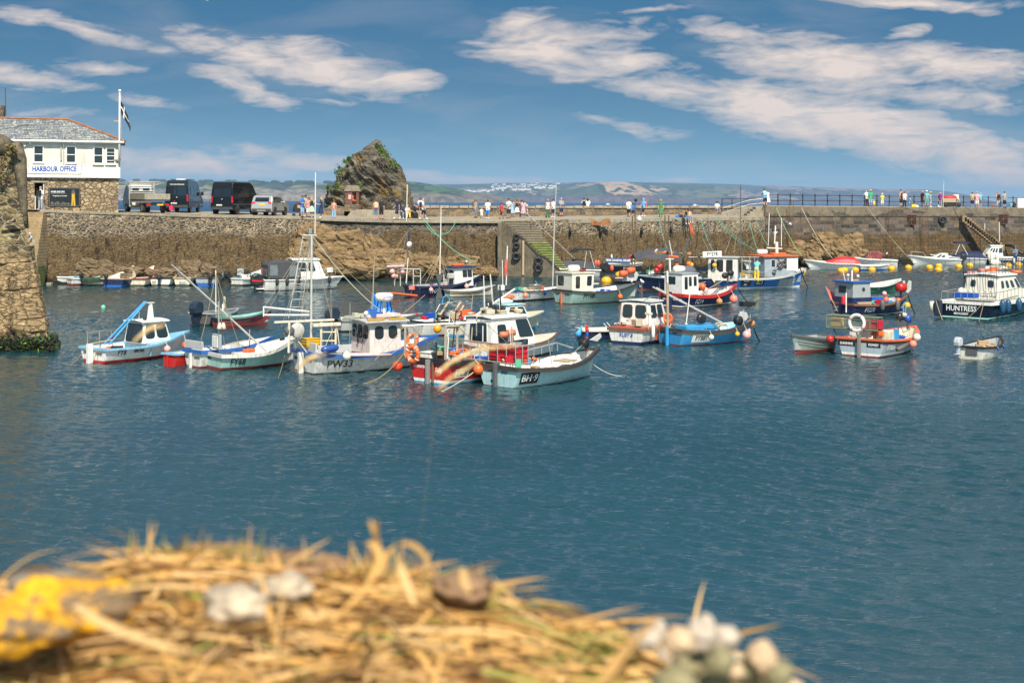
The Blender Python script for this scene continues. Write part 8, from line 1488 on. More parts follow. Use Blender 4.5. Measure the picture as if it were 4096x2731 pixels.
# flatbed truck, cab to the left
p = foot(612,852); root = empty('flatbed_truck', p, R(124), 'white flatbed truck with tan drop sides and a yellow number plate, beside the office', 'truck')
MB().box((1.35,0,.72),(4.3,.9,.22)).build('chassis', blackp, root)
bed = MB().box((.75,0,1.02),(3.5,2.05,.10)).build('bed', dgrey, root, bevel=.01); tanp = mat('tan aluminium sides', (.40,.36,.28),.45,.2, grime=((.16,.12,.08),.5))
MB().box((-1.02,0,1.30),(.05,2.05,.46)).build('tailboard', tanp, bed, bevel=.01); MB().box((.75,1.02,1.30),(3.5,.05,.46)).build('drop_side', tanp, bed, bevel=.01); MB().box((.75,-1.02,1.30),(3.5,.05,.46)).build('drop_side', tanp, bed, bevel=.01)
hb = MB()
for y in (-1,1): hb.tube([(2.55, y, 1.0),(2.55, y, 2.55)], .04,4)
for z in (1.6,1.75,2.3,2.5): hb.tube([(2.55,-1, z),(2.55,1, z)], .035,4)
hb.build('headboard', galv, bed); MB().box((2.62,0,1.45),(.04,1.9,.55)).build('cab_back_panel', steel, bed)
cab = MB().prism([(2.85,.45),(2.85,2.15),(3.0,2.25),(3.9,2.2),(4.45,1.45),(4.55,.95),(4.5,.40)], -.93,.93).build('cab', white, root, bevel=.06)
for y in (-.45,.45): MB().box((2.845, y, 1.80),(.02,.55,.38)).build('rear_window', carglass, cab, bevel=.004)
for sgn in (-1,1): MB().prism([(3.1,1.35),(4.3,1.35),(3.85,2.05),(3.1,2.05)], sgn*.935-.01, sgn*.935+.01).build('side_window', carglass, cab)
for x in (0,3.6):
 for sgn in (-1,1):
  w = MB().lathe([(.2,-.12),(.35,-.13),(.38,-.08),(.38,.08),(.35,.13),(.2,.12)], (0,0,0),22, Matrix.Rotation(PI/2,4, 'X')).build('wheel', tyrem, root); w.location = (x, sgn*.82,.38); MB().lathe([(.02,-.135),(.2,-.135),(.24,-.1),(.24,.1),(.2,.135),(.02,.135)], (0,0,0),16, Matrix.Rotation(PI/2,4, 'X')).build('rim', rimm, w)
MB().box((-1.0,0,.68),(.08,1.8,.14)).build('rear_bar', blackp, root); MB().box((-1.06,-.2,.66),(.02,.52,.12)).build('number_plate', yplate, root)
for sgn in (-1,1): MB().box((-1.05, sgn*.75,.68),(.04,.34,.13)).build('tail_lamp', redl, root)
o = MB().tube([(0,0,.1),(0,0,.6),(.25,0,.9)], .02,5).box((0,0,.3),(.3,.5,.35)).build('metal_trolley', mat('cerise paint', (.70,.04,.10),.4)); o.location = foot(690,851)+Vector((0,-.3,.1)); tag(o, 'cerise metal frame just visible between the truck and the first van', 'frame')
# ------------------------------------------------------------------ people
SK = [mat('skin light', (.55,.32,.22),.6, var=.05), mat('skin tanned', (.40,.20,.12),.6, var=.05), mat('skin pink', (.60,.30,.23),.6, var=.05)]
HAIRC = {'d': mat('dark hair', (.025,.018,.014),.7), 'b': mat('brown hair', (.12,.06,.03),.7), 'y': mat('blonde hair', (.48,.30,.12),.7), 'g': mat('grey hair', (.40,.39,.37),.7), 'w': mat('white hat', (.75,.74,.70),.7), 's': mat('straw hat', (.70,.42,.08),.8), 'n': mat('navy cap', (.02,.03,.06),.7)}
CC = dict(white=(.74,.73,.70), black=(.015,.015,.018), navy=(.018,.03,.08), blue=(.02,.16,.55), lblue=(.28,.45,.62), tan=(.42,.33,.22), mint=(.45,.60,.42), denim=(.12,.22,.36), pink=(.72,.35,.36), grey=(.32,.33,.34), lgrey=(.52,.54,.55), red=(.70,.05,.07), yellow=(.80,.55,.04), peach=(.72,.48,.32), lilac=(.48,.36,.44), green=(.03,.35,.15), dgreen=(.06,.13,.07), frock=(.06,.20,.07), teal=(.16,.40,.42), purple=(.30,.03,.26), khaki=(.17,.17,.12), skyb=(.15,.40,.68), ygreen=(.35,.75,.03))
def cloth(c): return mat('cloth '+c, CC[c], .85, var=.12, scale=9)
def skeleton(pose):
 J = dict(pel=(0,0,.94), spi=(0,.0,1.13), che=(0,0,1.36), nek=(0,0,1.49), hd0=(0,-.015,1.57), hd1=(0,-.02,1.665), hd2=(0,-.005,1.74))
 for s, k in ((1,'l'),(-1,'r')):
  J['sh'+k] = (s*.185,0,1.42); J['el'+k] = (s*.235,.01,1.13); J['wr'+k] = (s*.235,-.06,.89); J['hp'+k] = (s*.095,0,.90); J['kn'+k] = (s*.105,-.015,.50); J['an'+k] = (s*.11,.02,.085); J['to'+k] = (s*.13,-.15,.035)
 if pose == 'walk': J.update(knl=(.10,-.16,.52), anl=(.10,-.22,.10), tol=(.11,-.38,.06), knr=(-.10,.04,.50), anr=(-.10,.30,.16), tor=(-.11,.20,.03), ell=(.24,.10,1.15), wrl=(.24,.10,.92), elr=(-.24,-.06,1.15), wrr=(-.24,-.22,.98))
 if pose == 'phone': J.update(elr=(-.24,-.05,1.14), wrr=(-.12,-.27,1.20), ell=(.24,-.05,1.14), wrl=(.10,-.27,1.18))
 if pose == 'cross': J.update(elr=(-.25,-.04,1.16), wrr=(.06,-.20,1.20), ell=(.25,-.04,1.16), wrl=(-.06,-.21,1.16))
 if pose == 'hips': J.update(elr=(-.40,.06,1.20), wrr=(-.20,-.03,1.03), ell=(.40,.06,1.20), wrl=(.20,-.03,1.03))
 if pose == 'wave': J.update(elr=(-.42,-.05,1.34), wrr=(-.22,-.10,1.52), ell=(.42,-.05,1.34), wrl=(.22,-.10,1.52))
 if pose == 'lean':
  for k in ('spi','che','nek','hd0','hd1','hd2','shl','shr'): x, y, z = J[k]; t = (z-.94); J[k] = (x, y-.42*t, z-.12*t)
  J.update(ell=(.24,-.40,1.10), wrl=(.16,-.60,1.02), elr=(-.24,-.40,1.10), wrr=(-.16,-.60,1.02))
 if pose in ('sit', 'sitlow'):
  for k in list(J):
   if k[:2] not in ('kn','an','to'): x, y, z = J[k]; J[k] = (x, y-(z-.94)*.12, z-.46)
  zk = .50 if pose == 'sit' else .30; za = .08 if pose == 'sit' else -.12
  for s, k in ((1,'l'),(-1,'r')):
   J['kn'+k] = (s*.13,-.42,zk); J['an'+k] = (s*.13,-.44,za); J['to'+k] = (s*.14,-.60,za-.04); J['el'+k] = (s*.23,-.14,.70); J['wr'+k] = (s*.12,-.34,.60)
 return {k: Vector(v) for k, v in J.items()}
BN = [('pel','spi'),('spi','che'),('che','nek'),('nek','hd0'),('hd0','hd1'),('hd1','hd2')]+[(a+k, c+k) for k in 'lr' for a, c in (('sh','el'),('el','wr'),('hp','kn'),('kn','an'),('an','to'))]+[('che','shl'),('che','shr'),('pel','hpl'),('pel','hpr')]
RD = dict(pel=(.155,.115), spi=(.135,.105), che=(.16,.115), nek=(.058,.058), hd0=(.075,.085), hd1=(.082,.10), hd2=(.05,.06), sh=(.068,.068), el=(.045,.045), wr=(.030,.028), hp=(.09,.095), kn=(.062,.065), an=(.042,.045), to=(.045,.03))
def rad(k): return RD.get(k) or RD[k[:2]]
PROTO = {}
def proto_body(pose):
 if pose in PROTO: return PROTO[pose]
 J = skeleton(pose); ks = list(J); bm = bmesh.new(); vv = {k: bm.verts.new(J[k]) for k in ks}
 for a, c in BN: bm.edges.new((vv[a], vv[c]))
 me = bpy.data.meshes.new('t'); bm.to_mesh(me); bm.free(); o = bpy.data.objects.new('t', me); COL.objects.link(o)
 o.modifiers.new('s', 'SKIN'); sv = me.skin_vertices[0].data if me.skin_vertices else None
 if sv is None:
  bm = bmesh.new(); bm.from_mesh(me); bm.verts.layers.skin.verify(); bm.to_mesh(me); bm.free(); sv = me.skin_vertices[0].data
 for i, k in enumerate(ks): sv[i].radius = rad(k); sv[i].use_root = (k == 'pel')
 m2 = o.modifiers.new('b', 'SUBSURF'); m2.levels = 1; m2.render_levels = 1
 dg = bpy.context.evaluated_depsgraph_get(); dg.update(); em = bpy.data.meshes.new_from_object(o.evaluated_get(dg))
 V = [v.co.copy() for v in em.vertices]; Fc = [tuple(p.vertices) for p in em.polygons]; N_ = [v.normal.copy() for v in em.vertices]
 bpy.data.objects.remove(o); bpy.data.meshes.remove(em)
 mb = MB(); mb.add(V, Fc, True)
 for s, k in ((1,'l'),(-1,'r')):
  w = J['wr'+k]; d = (w-J['el'+k]).normalized(); x = Vector((s,0,0)); x = (x-d*x.dot(d)).normalized(); y = d.cross(x)
  mb.tube([w-d*.01, w+d*.04, w+d*.085], [.026,.036,.032], 6)
  for i, (o_, l) in enumerate(((-.027,.062),(-.009,.075),(.009,.07),(.026,.055))): b0 = w+d*.075+y*o_; mb.tube([b0, b0+d*l*.5+x*-.004, b0+d*l-x*.014], [.009,.0085,.006], 5)
  b0 = w+d*.03-y*.03; mb.tube([b0, b0-y*.02+d*.03, b0-y*.026+d*.055], [.011,.010,.007], 5)
 h = J['hd1']; mb.ball(h+Vector((0,-.098,-.02)),.016,6,(.8,1,1.3))
 for s in (-1,1): mb.ball(h+Vector((s*.08,.0,-.02)),.022,6,(.4,.8,1.2))
 body = mb.build('body_proto', SK[0], None); bme = body.data; bpy.data.objects.remove(body)
 face = MB()
 for s in (-1,1): face.ball(h+Vector((s*.032,-.088,.008)),.010,6)
 face.box(h+Vector((0,-.086,-.062)),(.045,.012,.008)); fo = face.build('t', mat('eyes and mouth', (.05,.02,.02),.5)); fme = fo.data; bpy.data.objects.remove(fo)
 def near(p):
  best = (9, None, 0)
  for a, c in BN:
   A, C = J[a], J[c]; t = max(0, min(1,(p-A).dot(C-A)/max(1e-6,(C-A).length_squared))); d = (p-(A+(C-A)*t)).length-rad(a)[0]*.5
   if d < best[0]: best = (d, a[:2] if a[:2] in ('sh','el','hp','kn','an') and a not in ('che',) else a, t)
  return best
 cls = []
 for fc in Fc: c_ = sum((V[i] for i in fc), Vector())/len(fc); cls.append(near(c_))
 def shell(test, off, name):
  fs = [f_ for f_, c in zip(Fc, cls) if test(c)]; used = sorted({i for f_ in fs for i in f_}); mp = {i: n for n, i in enumerate(used)}
  mb = MB(); mb.add([V[i]+N_[i]*off for i in used], [tuple(mp[i] for i in f_) for f_ in fs], True); o = mb.build(name, SK[0], None, fix=False); me = o.data; bpy.data.objects.remove(o); return me
 sh = dict(shirt=shell(lambda c: c[1] in ('spi','che') or (c[1] == 'pel') or (c[1] == 'sh' and c[2] < .65),.020, 'shirt'),
              vest=shell(lambda c: c[1] in ('spi','che','pel') and not (c[1] == 'che' and c[2] > .5),.014, 'vest'),
              shorts=shell(lambda c: (c[1] == 'hp') or (c[1] == 'pel' and c[2] < .35) or (c[1] == 'kn' and c[2] < .1),.026, 'shorts'),
              trousers=shell(lambda c: c[1] in ('hp','kn') or (c[1] == 'pel' and c[2] < .35),.026, 'trousers'),
              shoes=shell(lambda c: c[1] == 'an' or (c[1] == 'kn' and c[2] > .93),.012, 'shoes'))
 # skirt and dress
 for nm, zt, ln, w1, w2 in (('skirt', 1.02,.50,.155,.26),('dress', 1.02,.62,.15,.30)):
  mb = MB(); n = 16; vs = []
  dz_ = -.46 if pose.startswith('sit') else 0
  for j in range(5):
   t = j/4; w = w1+(w2-w1)*t
   for i in range(n): a = 2*PI*i/n; vs.append((w*math.cos(a)*(1+.05*math.sin(i*2.5)*t), w*.8*math.sin(a)-(.2*t if dz_ else 0), zt+dz_-ln*t*(.55 if dz_ else 1)))
  mb.add(vs, [(j*n+i, j*n+(i+1)%n, (j+1)*n+(i+1)%n, (j+1)*n+i) for j in range(4) for i in range(n)], True); o = mb.build('t', SK[0], None); sh[nm] = o.data; bpy.data.objects.remove(o)
 for nm in ('short', 'long', 'hat'):
  mb = MB(); mb.ball(h+Vector((0,.018,.028)),.104,12,(.92,1.05,.92))
  if nm == 'long': mb.tube([h+Vector((0,.05,.03)), h+Vector((0,.075,-.08)), h+Vector((0,.085,-.20)), h+Vector((0,.08,-.30))], [.09,.09,.075,.03], 8)
  if nm == 'hat': mb.lathe([(.02,.0),(.19,.0),(.19,.015),(.11,.02),(.10,.09),(.02,.10)], h+Vector((0,.0,.05)),14)
  o = mb.build('t', SK[0], None, fix=True); sh[nm] = o.data; bpy.data.objects.remove(o)
 # backpack
 mb = MB(); c_ = J['che']; mb.box(c_+Vector((0,.20,-.08)),(.30,.18,.46)); o = mb.build('t', SK[0], None, bevel=.0); sh['pack'] = o.data; bpy.data.objects.remove(o)
 PROTO[pose] = (bme, fme, sh, J); return PROTO[pose]
def person(p, face_deg, pose, label, top, tc_, bot, bc_, hair='short', hc='b', skin=0, sc=1.0, pack=None, sink=0):
 bme, fme, sh, J = proto_body(pose); root = empty('person', Vector(p)-Vector((0,0,sink)), R(face_deg), label, 'person', 'people around the harbour'); root.scale = (sc*1.02, sc*1.02, sc)
 def put(nm, me, m_):
  o = bpy.data.objects.new(nm, me); link(o, root); o.material_slots[0].link = 'OBJECT'; o.material_slots[0].material = m_; return o
 b_ = put('body', bme, SK[skin]); f_ = bpy.data.objects.new('face', fme); link(f_, root)
 if top: put('dress_top' if bot == 'dress' else 'shirt', sh[top], cloth(tc_))
 if bot: put(bot, sh[bot], cloth(bc_))
 if hair: put('hat' if hair == 'hat' else 'hair', sh[hair], HAIRC[hc])
 put('shoes', sh['shoes'], cloth('white' if (len(label)) % 2 else 'black'))
 if pack: put('backpack', sh['pack'], cloth(pack))
 return root
PP = [ # u, v, facing, pose, scale, top, colour, bottom, colour, hair, haircolour, skin, pack, label
(1209,871,60,'cross',1,'shirt','blue','shorts','lblue','short','b',0,None,'person in blue t-shirt and pale blue shorts, leftmost by the pushchair'),
(1222,868,20,'stand',1.03,'shirt','tan','shorts','navy','short','d',1,None,'tall person in tan shirt and navy shorts beside the pushchair'),
(1233,869,-30,'stand',.93,'vest','pink','shorts','white','long','b',0,None,'person in pink top half hidden in the group by the pushchair'),
(1247,873,185,'hips',.97,'vest','black','skirt','mint','long','y',0,None,'blonde person in black top and mint skirt seen from behind'),
(1284,873,-80,'phone',.97,'shirt','navy','dress','navy','long','y',0,None,'blonde person in navy dress facing left, left of the rock'),
(1335,874,175,'stand',.86,None,None,'trousers','lblue','short','b',2,None,'shirtless youngster in pale blue beach shorts in front of the rock'),
(1503,879,190,'stand',.97,'vest','pink','shorts','denim','short','b',2,'peach','person in pink top and denim shorts with a cream shoulder bag'),
(1525,879,160,'stand',1.0,'shirt','black','shorts','black','short','b',0,None,'person all in black t-shirt and shorts walking by the rock'),
(1589,876,-70,'walk',1.03,'shirt','navy','shorts','navy','short','d',0,'black','person in navy shirt striding left with a big dark rucksack'),
(1692,878,80,'walk',1.02,'shirt','lgrey','shorts','black','short','g',2,'black','bald person in pale t-shirt and black shorts leading a child by the bench'),
(1902,872,50,'stand',.97,'vest','grey','shorts','denim','long','b',1,'dgreen','person in grey vest and denim shorts with a green rucksack'),
(1926,874,10,'walk',.55,'shirt','white','shorts','white','short','y',0,None,'toddler dressed all in white'),
(1951,876,0,'walk',.97,'shirt','white','shorts','blue','long','d',1,None,'person in loose white top and royal blue shorts holding a toddler by hand'),
(2006,876,-60,'walk',.82,'shirt','red','shorts','black','short','d',1,None,'child in bright red top and black shorts'),
(2035,874,-20,'phone',1.04,'shirt','lgrey','shorts','black','short','d',0,None,'tall person in pale grey t-shirt and black shorts looking at a phone'),
(2048,868,170,'stand',.93,'shirt','lblue','dress','lblue','long','b',0,None,'person in long light blue dress behind the tall one in pale grey'),
(2068,870,180,'wave',.96,'vest','black','skirt','white','short','b',1,None,'person in black top and white skirt with both elbows raised'),
(2085,868,160,'stand',.9,'shirt','black','trousers','black','short','d',0,None,'person in black holding a white bag left of the lilac dress'),
(2093,870,200,'stand',.95,'shirt','lilac','dress','lilac','long','b',0,None,'person in knee length lilac dress'),
(2191,871,10,'stand',.98,'vest','white','trousers','dgreen','short','y',1,None,'blonde person in white vest and wide dark green trousers'),
(2213,870,-30,'stand',.97,'shirt','white','shorts','navy','short','d',2,None,'person in white t-shirt and navy shorts beside the green trousers'),
(2245,866,30,'cross',1.02,'shirt','grey','shorts','navy','short','g',2,None,'person in grey t-shirt with folded arms and long navy shorts'),
(2515,869,-10,'walk',.95,'shirt','white','shorts','black','short','b',0,None,'slim youngster in white t-shirt left of the tall lamp pole'),
(2532,866,10,'stand',.72,'shirt','blue','shorts','black','hat','n',0,None,'small child in blue t-shirt and cap by the lamp pole'),
(2574,868,-50,'walk',1.0,'shirt','skyb','shorts','black','short','g',2,'red','person in light blue shirt with red rucksack straps striding left'),
(2643,869,-10,'stand',.95,'shirt','frock','dress','frock','short','y',0,None,'person in a long leaf green dress, alone on the quay'),
(3061,826,185,'lean',1.03,'shirt','lblue','shorts','navy','short','d',0,None,'person in pale blue t-shirt and navy shorts leaning on the black railing'),
(3071,824,190,'lean',.95,'shirt','white','dress','white','long','b',0,None,'person in white dress leaning on the railing beside the pale blue t-shirt'),
(3469,826,190,'lean',1.0,'shirt','white','trousers','black','short','g',0,None,'person in white t-shirt and black trousers bending over the railing'),
(3482,827,175,'stand',1.0,'shirt','green','shorts','lblue','hat','s',1,None,'person in bright green t-shirt and straw hat'),
(3496,827,170,'sit',.55,'shirt','yellow','shorts','yellow','hat','w',0,None,'tiny crouching child in yellow next to the green t-shirt'),
(3529,827,180,'phone',.80,'shirt','yellow','shorts','white','hat','w',0,None,'child in yellow top, white shorts and white hat standing alone'),
(3604,828,40,'stand',1.06,'vest','black','shorts','black','short','b',0,None,'tall broad person in black vest and shorts on the pier'),
(3618,828,-20,'stand',.93,'shirt','white','trousers','black','long','d',0,None,'person in white top and black trousers beside the black vest'),
(3637,828,90,'sit',.9,'shirt','skyb','shorts','khaki','short','d',1,None,'person in blue t-shirt sitting on the pier with fishing things'),
(3690,828,-60,'stand',.98,'shirt','black','skirt','black','short','y',1,None,'person in black top and skirt carrying a red bag'),
(3707,828,170,'stand',1.0,'shirt','teal','shorts','teal','hat','w',0,None,'person in teal t-shirt and white cap'),
(3722,829,60,'stand',.93,'shirt','teal','shorts','lblue','hat','s',0,None,'person in pale teal with a yellow sunhat pointing right'),
(3762,830,-60,'stand',.92,'shirt','purple','trousers','grey','short','g',0,None,'person in vivid purple top left of the handcart'),
(3889,830,180,'stand',.97,'shirt','tan','shorts','black','short','b',1,None,'person in tan blouse and black shorts with back turned, right of the handcart'),
(3908,831,170,'stand',.99,'shirt','pink','shorts','white','short','g',1,None,'person in pink t-shirt and white cropped trousers'),
(3920,829,150,'lean',.97,'shirt','skyb','shorts','khaki','short','g',0,None,'person in sky blue leaning behind the pink t-shirt and white trousers'),
(3993,831,180,'stand',.98,'shirt','pink','shorts','lgrey','short','y',0,'black','person in pink top with a black rucksack facing the sea'),
(4018,832,20,'hips',1.04,'shirt','grey','shorts','black','short','b',0,None,'tall person in dark grey t-shirt and black shorts at the far right'),
]
for (u, v, fd, po, sc_, tp, tcl, bt, bcl, hr_, hc, sk, pk, lab) in PP: person(foot(u, v), fd, po, lab, tp, tcl, bt, bcl, hr_, hc, sk, sc_, pk)
def seat(u, v, d, fd, lab, tp, tcl, bt, bcl, hr_='short', hc='b', sk=0, sc_=1., pose='sit', pk=None):
 q = P(u, v, d); person(q, fd, pose, lab, tp, tcl, bt, bcl, hr_, hc, sk, sc_, pk, sink=.42*sc_)
seat(1613,857,128.5,20,'person in jeans sitting on the concrete ledge behind the big rucksack','shirt','navy','trousers','denim'); seat(1629,857,128.4,20,'person in peach top and mustard yellow trousers sitting on the ledge','shirt','peach','trousers','yellow','short','g',0,.93)
seat(1655,857,128.4,30,'bald person all in black sitting on the end of the ledge','shirt','black','trousers','black',None,'d',1,1.05); seat(1642,828,134.3,90,'person in white t-shirt sitting on the parapet with knees drawn up','shirt','white','shorts','denim','hat','n',2)
seat(1681,829,134.3,10,'person in white with neon green bag sitting on the parapet beside the rock','shirt','white','shorts','red','short','d',1,1,'sit','ygreen'); seat(2101,842,139.2,10,'person in pink sitting on the parapet behind the lilac dress','shirt','pink','shorts','pink','long','b')
seat(2336,829,141.3,180,'person with black rucksack sitting on the parapet facing the sea','shirt','white','trousers','navy','short','d',1,1,'sit','black'); seat(2351,829,141.3,180,'person with long dark hair sitting on the parapet facing the sea','shirt','white','trousers','navy','long','d')
seat(2742,870,132.2,15,'person in black top and jeans dangling bare legs over the quay edge','vest','black','shorts','denim','long','d',1,1.0,'sitlow'); seat(2757,869,132.6,25,'youngster in orange top sitting close beside the one in black top on the edge','vest','peach','shorts','denim','long','b',0,.85,'sitlow')
seat(2867,840,146,20,'person in white top and denim shorts perched at the foot of the ramp','shirt','white','shorts','denim','long','d',1); seat(4044,828,160,150,'child in teal sitting on the pier at the far right','shirt','teal','shorts','navy','short','b',0,.62); seat(4058,828,160,170,'child in black sitting on the pier at the far right','shirt','black','shorts','navy','short','b',0,.66)
ro = bpy.data.objects['harbour_office'].matrix_basis
person(ro @ Vector((f.q(*Z0(440,1400),.1).x, -.25,.02)),165, 'stand', 'person in white t-shirt and grey trousers with a black rucksack in the office doorway', 'shirt', 'white', 'trousers', 'grey', 'short', 'y', 0,1.0, 'black')
person(ro @ Vector((f.q(*Z0(395,1400),.9).x, .8,.02)),10, 'stand', 'dim person in dark clothes standing inside the office doorway', 'shirt', 'navy', 'trousers', 'black', 'short', 'd', 1,1.0)
person(P(137,1024,102.6),-70, 'lean', 'grey haired person in grey t-shirt and jeans bending down on the left stone stairs', 'shirt', 'grey', 'trousers', 'denim', 'short', 'g', 0,1.0)
for (x, y, fd, po, lab, a_, b_, c_, d_, h1, h2) in ((905,862,60,'sit','person in white sitting at the bow of the cruise boat, leftmost','shirt','white','shorts','denim','long','d'),(945,855,0,'sit','dark haired person sitting between two others on the cruise boat bow','shirt','lilac','shorts','navy','short','d'),(990,860,-60,'sit','person in pink t-shirt with ginger hair on the cruise boat bow','shirt','pink','trousers','grey','short','y'),(1495,905,-90,'stand','person in white shirt standing behind the black cover amidships on the cruise boat','shirt','white','shorts','navy','short','d'),(1700,905,90,'lean','person in coral top bending over at the cruise boat stern','shirt','red','shorts','blue','short','b')):
 q_ = P(*ZF(x, y), CR.o.y+.6 if x < 1200 else CR.o.y+.2); person(q_, fd, po, lab, a_, b_, c_, d_, h1, h2,1,.95, None, sink=.42 if po == 'sit' else .95)
q_ = P(*ZG(1400,1010),104.6); person(q_, 160, 'lean', 'person in turquoise t-shirt and yellow oilskin trousers working on the blue SC1 boat', 'shirt', 'teal', 'trousers', 'yellow', 'short', 'b', 0,1.0, None, sink=.80)
q_ = P(*ZL(1945,285),150); person(q_, -40, 'cross', 'person in blue shirt raising a hand at the stern of the pilot boat', 'shirt', 'denim', 'trousers', 'navy', 'short', 'b', 2,1.0, None, sink=.85)
# things on the quay
o = empty('pushchair', foot(1189,864), R(20), 'black pushchair with a bright printed seat beside the group', 'pushchair'); MB().prism([(-.3,.35),(.3,.35),(.35,1.05),(.1,1.15),(-.2,1.0),(-.35,.6)], -.24,.24).build('seat', black, o, bevel=.04); MB().box((.1,-.25,.8),(.3,.02,.25)).build('printed_panel', mat('bright print', (.6,.25,.12),.8, var=.8, scale=20), o)
for sx in (-.3,.3):
 for sy in (-.25,.25): MB().lathe([(.02,-.02),(.11,-.02),(.11,.02),(.02,.02)], (sx, sy, .11),12, Matrix.Rotation(PI/2,4, 'X')).build('wheel', tyrem, o)
o = empty('handcart', foot(3800,829),0, 'wooden handcart heaped with a red cover beside a white notice', 'cart'); MB().box((0,0,.75),(1.9,.9,.45)).build('tray', wood, o, bevel=.02); MB().ball((0,0,1.05),.4,12,(2.0,1.0,.7)).build('cover', redc, o); MB().box((0,0,.3),(1.7,.7,.5)).build('undercarriage', black, o, bevel=.02)
for sx in (-.6,.8): MB().lathe([(.05,-.05),(.25,-.05),(.25,.05),(.05,.05)], (sx,-.5,.25),14, Matrix.Rotation(PI/2,4, 'X')).build('wheel', tyrem, o)
o = empty('notice_board', foot(3821,829)+Vector((0,-.3,0)),0, 'white notice on a post at the right end of the handcart', 'sign'); MB().tube([(0,0,0),(0,0,1.6)], .03,5).build('post', dgrey, o); MB().box((0,-.03,1.1),(.55,.03,.65)).build('board', white, o); letters('NO FISHING', .10, lambda p, q, e: Vector((p, -.05-e, 1.28+q)), letk, o, 'lettering', .002,0,.8)
tag(MB().tube([foot(3772,830), foot(3774,830)+Vector((0,0,2.9))], .05,6).build('pole', galv), 'plain grey pole standing left of the handcart', 'pole')
for (u, c_, l) in ((3972,'pink','pink bucket on the pier left of the pink rucksack wearer'),(3980,'lgrey','pale bucket beside the pink one')): o = MB().lathe([(.13,0),(.18,.36),(.19,.37)], (0,0,0),12).build('bucket', cloth(c_)); o.location = foot(u, 829); tag(o, l, 'bucket')
for (u, c_, l, s_) in ((3655,'yellow','orange yellow tackle box beside the seated angler',.5),(3667,'white','white carton beside the orange tackle box',.35),(3757,'lgrey','pale cooler box left of the purple top wearer',.4),(2710,'blue','blue bag beside the two seated on the quay edge',.35),(2722,'black','black bag beside the two seated on the quay edge',.45),(2187,'white','small white carrier bag on the quay floor',.3)): o = MB().box((0,0,s_*.3),(s_,s_*.6,s_*.6)).build('bag', cloth(c_), bevel=.05); o.location = foot(u, 829 if u > 3100 else 870); tag(o, l, 'bag')
o = MB().box((0,0,.55),(1.6,.6,1.1)).build('white_cabinet', white, bevel=.02); o.location = foot(4095,832); tag(o, 'white cabinet at the extreme right end of the pier', 'cabinet')
# birds and far boats
g = gull((0,0,0),0, 'gull gliding high in the sky at upper left', True, 1.6); g.location = P(829,18,90); g.rotation_euler = (0,0, R(100))
g = gull((0,0,0),0, 'white gull flying past the pier wall below the railings', True, 1.1); g.location = P(3156,905,120); g.rotation_euler = (R(10),0, R(140))
def rock_gull(u, v, d, l): gull(P(u, v, d),1.0, l, False, .8)
rock_gull(1183,1112,108, 'gull on the roof of the white canopied cabin boat'); rock_gull(3547,1020,146, 'gull standing on the outboard of the maroon canopied boat'); rock_gull(2624,1011,104, 'gull on the grey canvas awning')
for (u, v, d, l) in ((2431,807,2600,'tiny white motor boat far out on the bay'),(2780,811,2200,'tiny white sailing boat far out beyond the ramp'),(3284,825,1200,'small boat with sail far out, seen through the railings')):
 o = empty('distant_boat', P(u, v, d).xy.to_3d(),.4, l, 'boat'); MB().prism([(-4,.0),(4,.0),(5,1.6),(-4,1.4)], -1.2,1.2).build('hull', white, o, bevel=.1); MB().box((-.5,0,2.1),(3,1.8,1.4)).build('cabin', white, o, bevel=.1)
# ------------------------------------------------------------------ near foreground: rough wall top under the lens with dry grass and lichen
# photo skyline of the bank at about arm's length
SK_ = [(-200,2300),(0,2270),(150,2230),(330,2250),(480,2240),(500,2160),(700,2150),(860,2180),(1000,2180),(1150,2200),(1290,2250),(1450,2210),(1600,2220),(1760,2280),(1960,2300),(1990,2390),(2100,2400),(2300,2420),(2550,2490),(2700,2500),(2850,2490),(3000,2560),(3150,2680),(3230,2760),(3300,2900)]
DN = 1.75
def sky_v(u): return float(np.interp(u, [q[0] for q in SK_], [q[1]+60 for q in SK_]))
vs = []; NU, NV = 120,26; us = np.linspace(-250,3300, NU+1)
for i, u in enumerate(us):
 top = P(u, sky_v(u)+45, DN)
 for j in range(NV+1):
  t = j/NV
  if t < .25: q = Vector((top.x, DN+.12+.0*t, top.z-.9*(1-t/.25)))
  else: s = (t-.25)/.75; q = Vector((top.x*(1-.25*s), DN+.12-1.1*s, top.z-.10*s-.02*math.sin(s*3)))
  q += Vector((0,0, mnoise.fractal(Vector((q.x*6, q.y*6,2)),1,2,5)*.03)); vs.append(q)
fs = [(i*(NV+1)+j, (i+1)*(NV+1)+j, (i+1)*(NV+1)+j+1, i*(NV+1)+j+1) for i in range(NU) for j in range(NV)]
soil = mat('stony soil', (.16,.10,.05),.95, var=.6, scale=14, bump=.01, bscale=40, grime=((.05,.035,.02),.6))
struct(MB().add(vs, fs, True).build('wall_top_earth', soil)); BANK = BVHTree.FromPolygons(vs, fs)
def bank(u, v):
 x, z = ray(u, v); h = BANK.ray_cast(Vector((0,0,H)), Vector((x,1,z)).normalized()); return h[0] if h[0] is not None else P(u, v, DN)
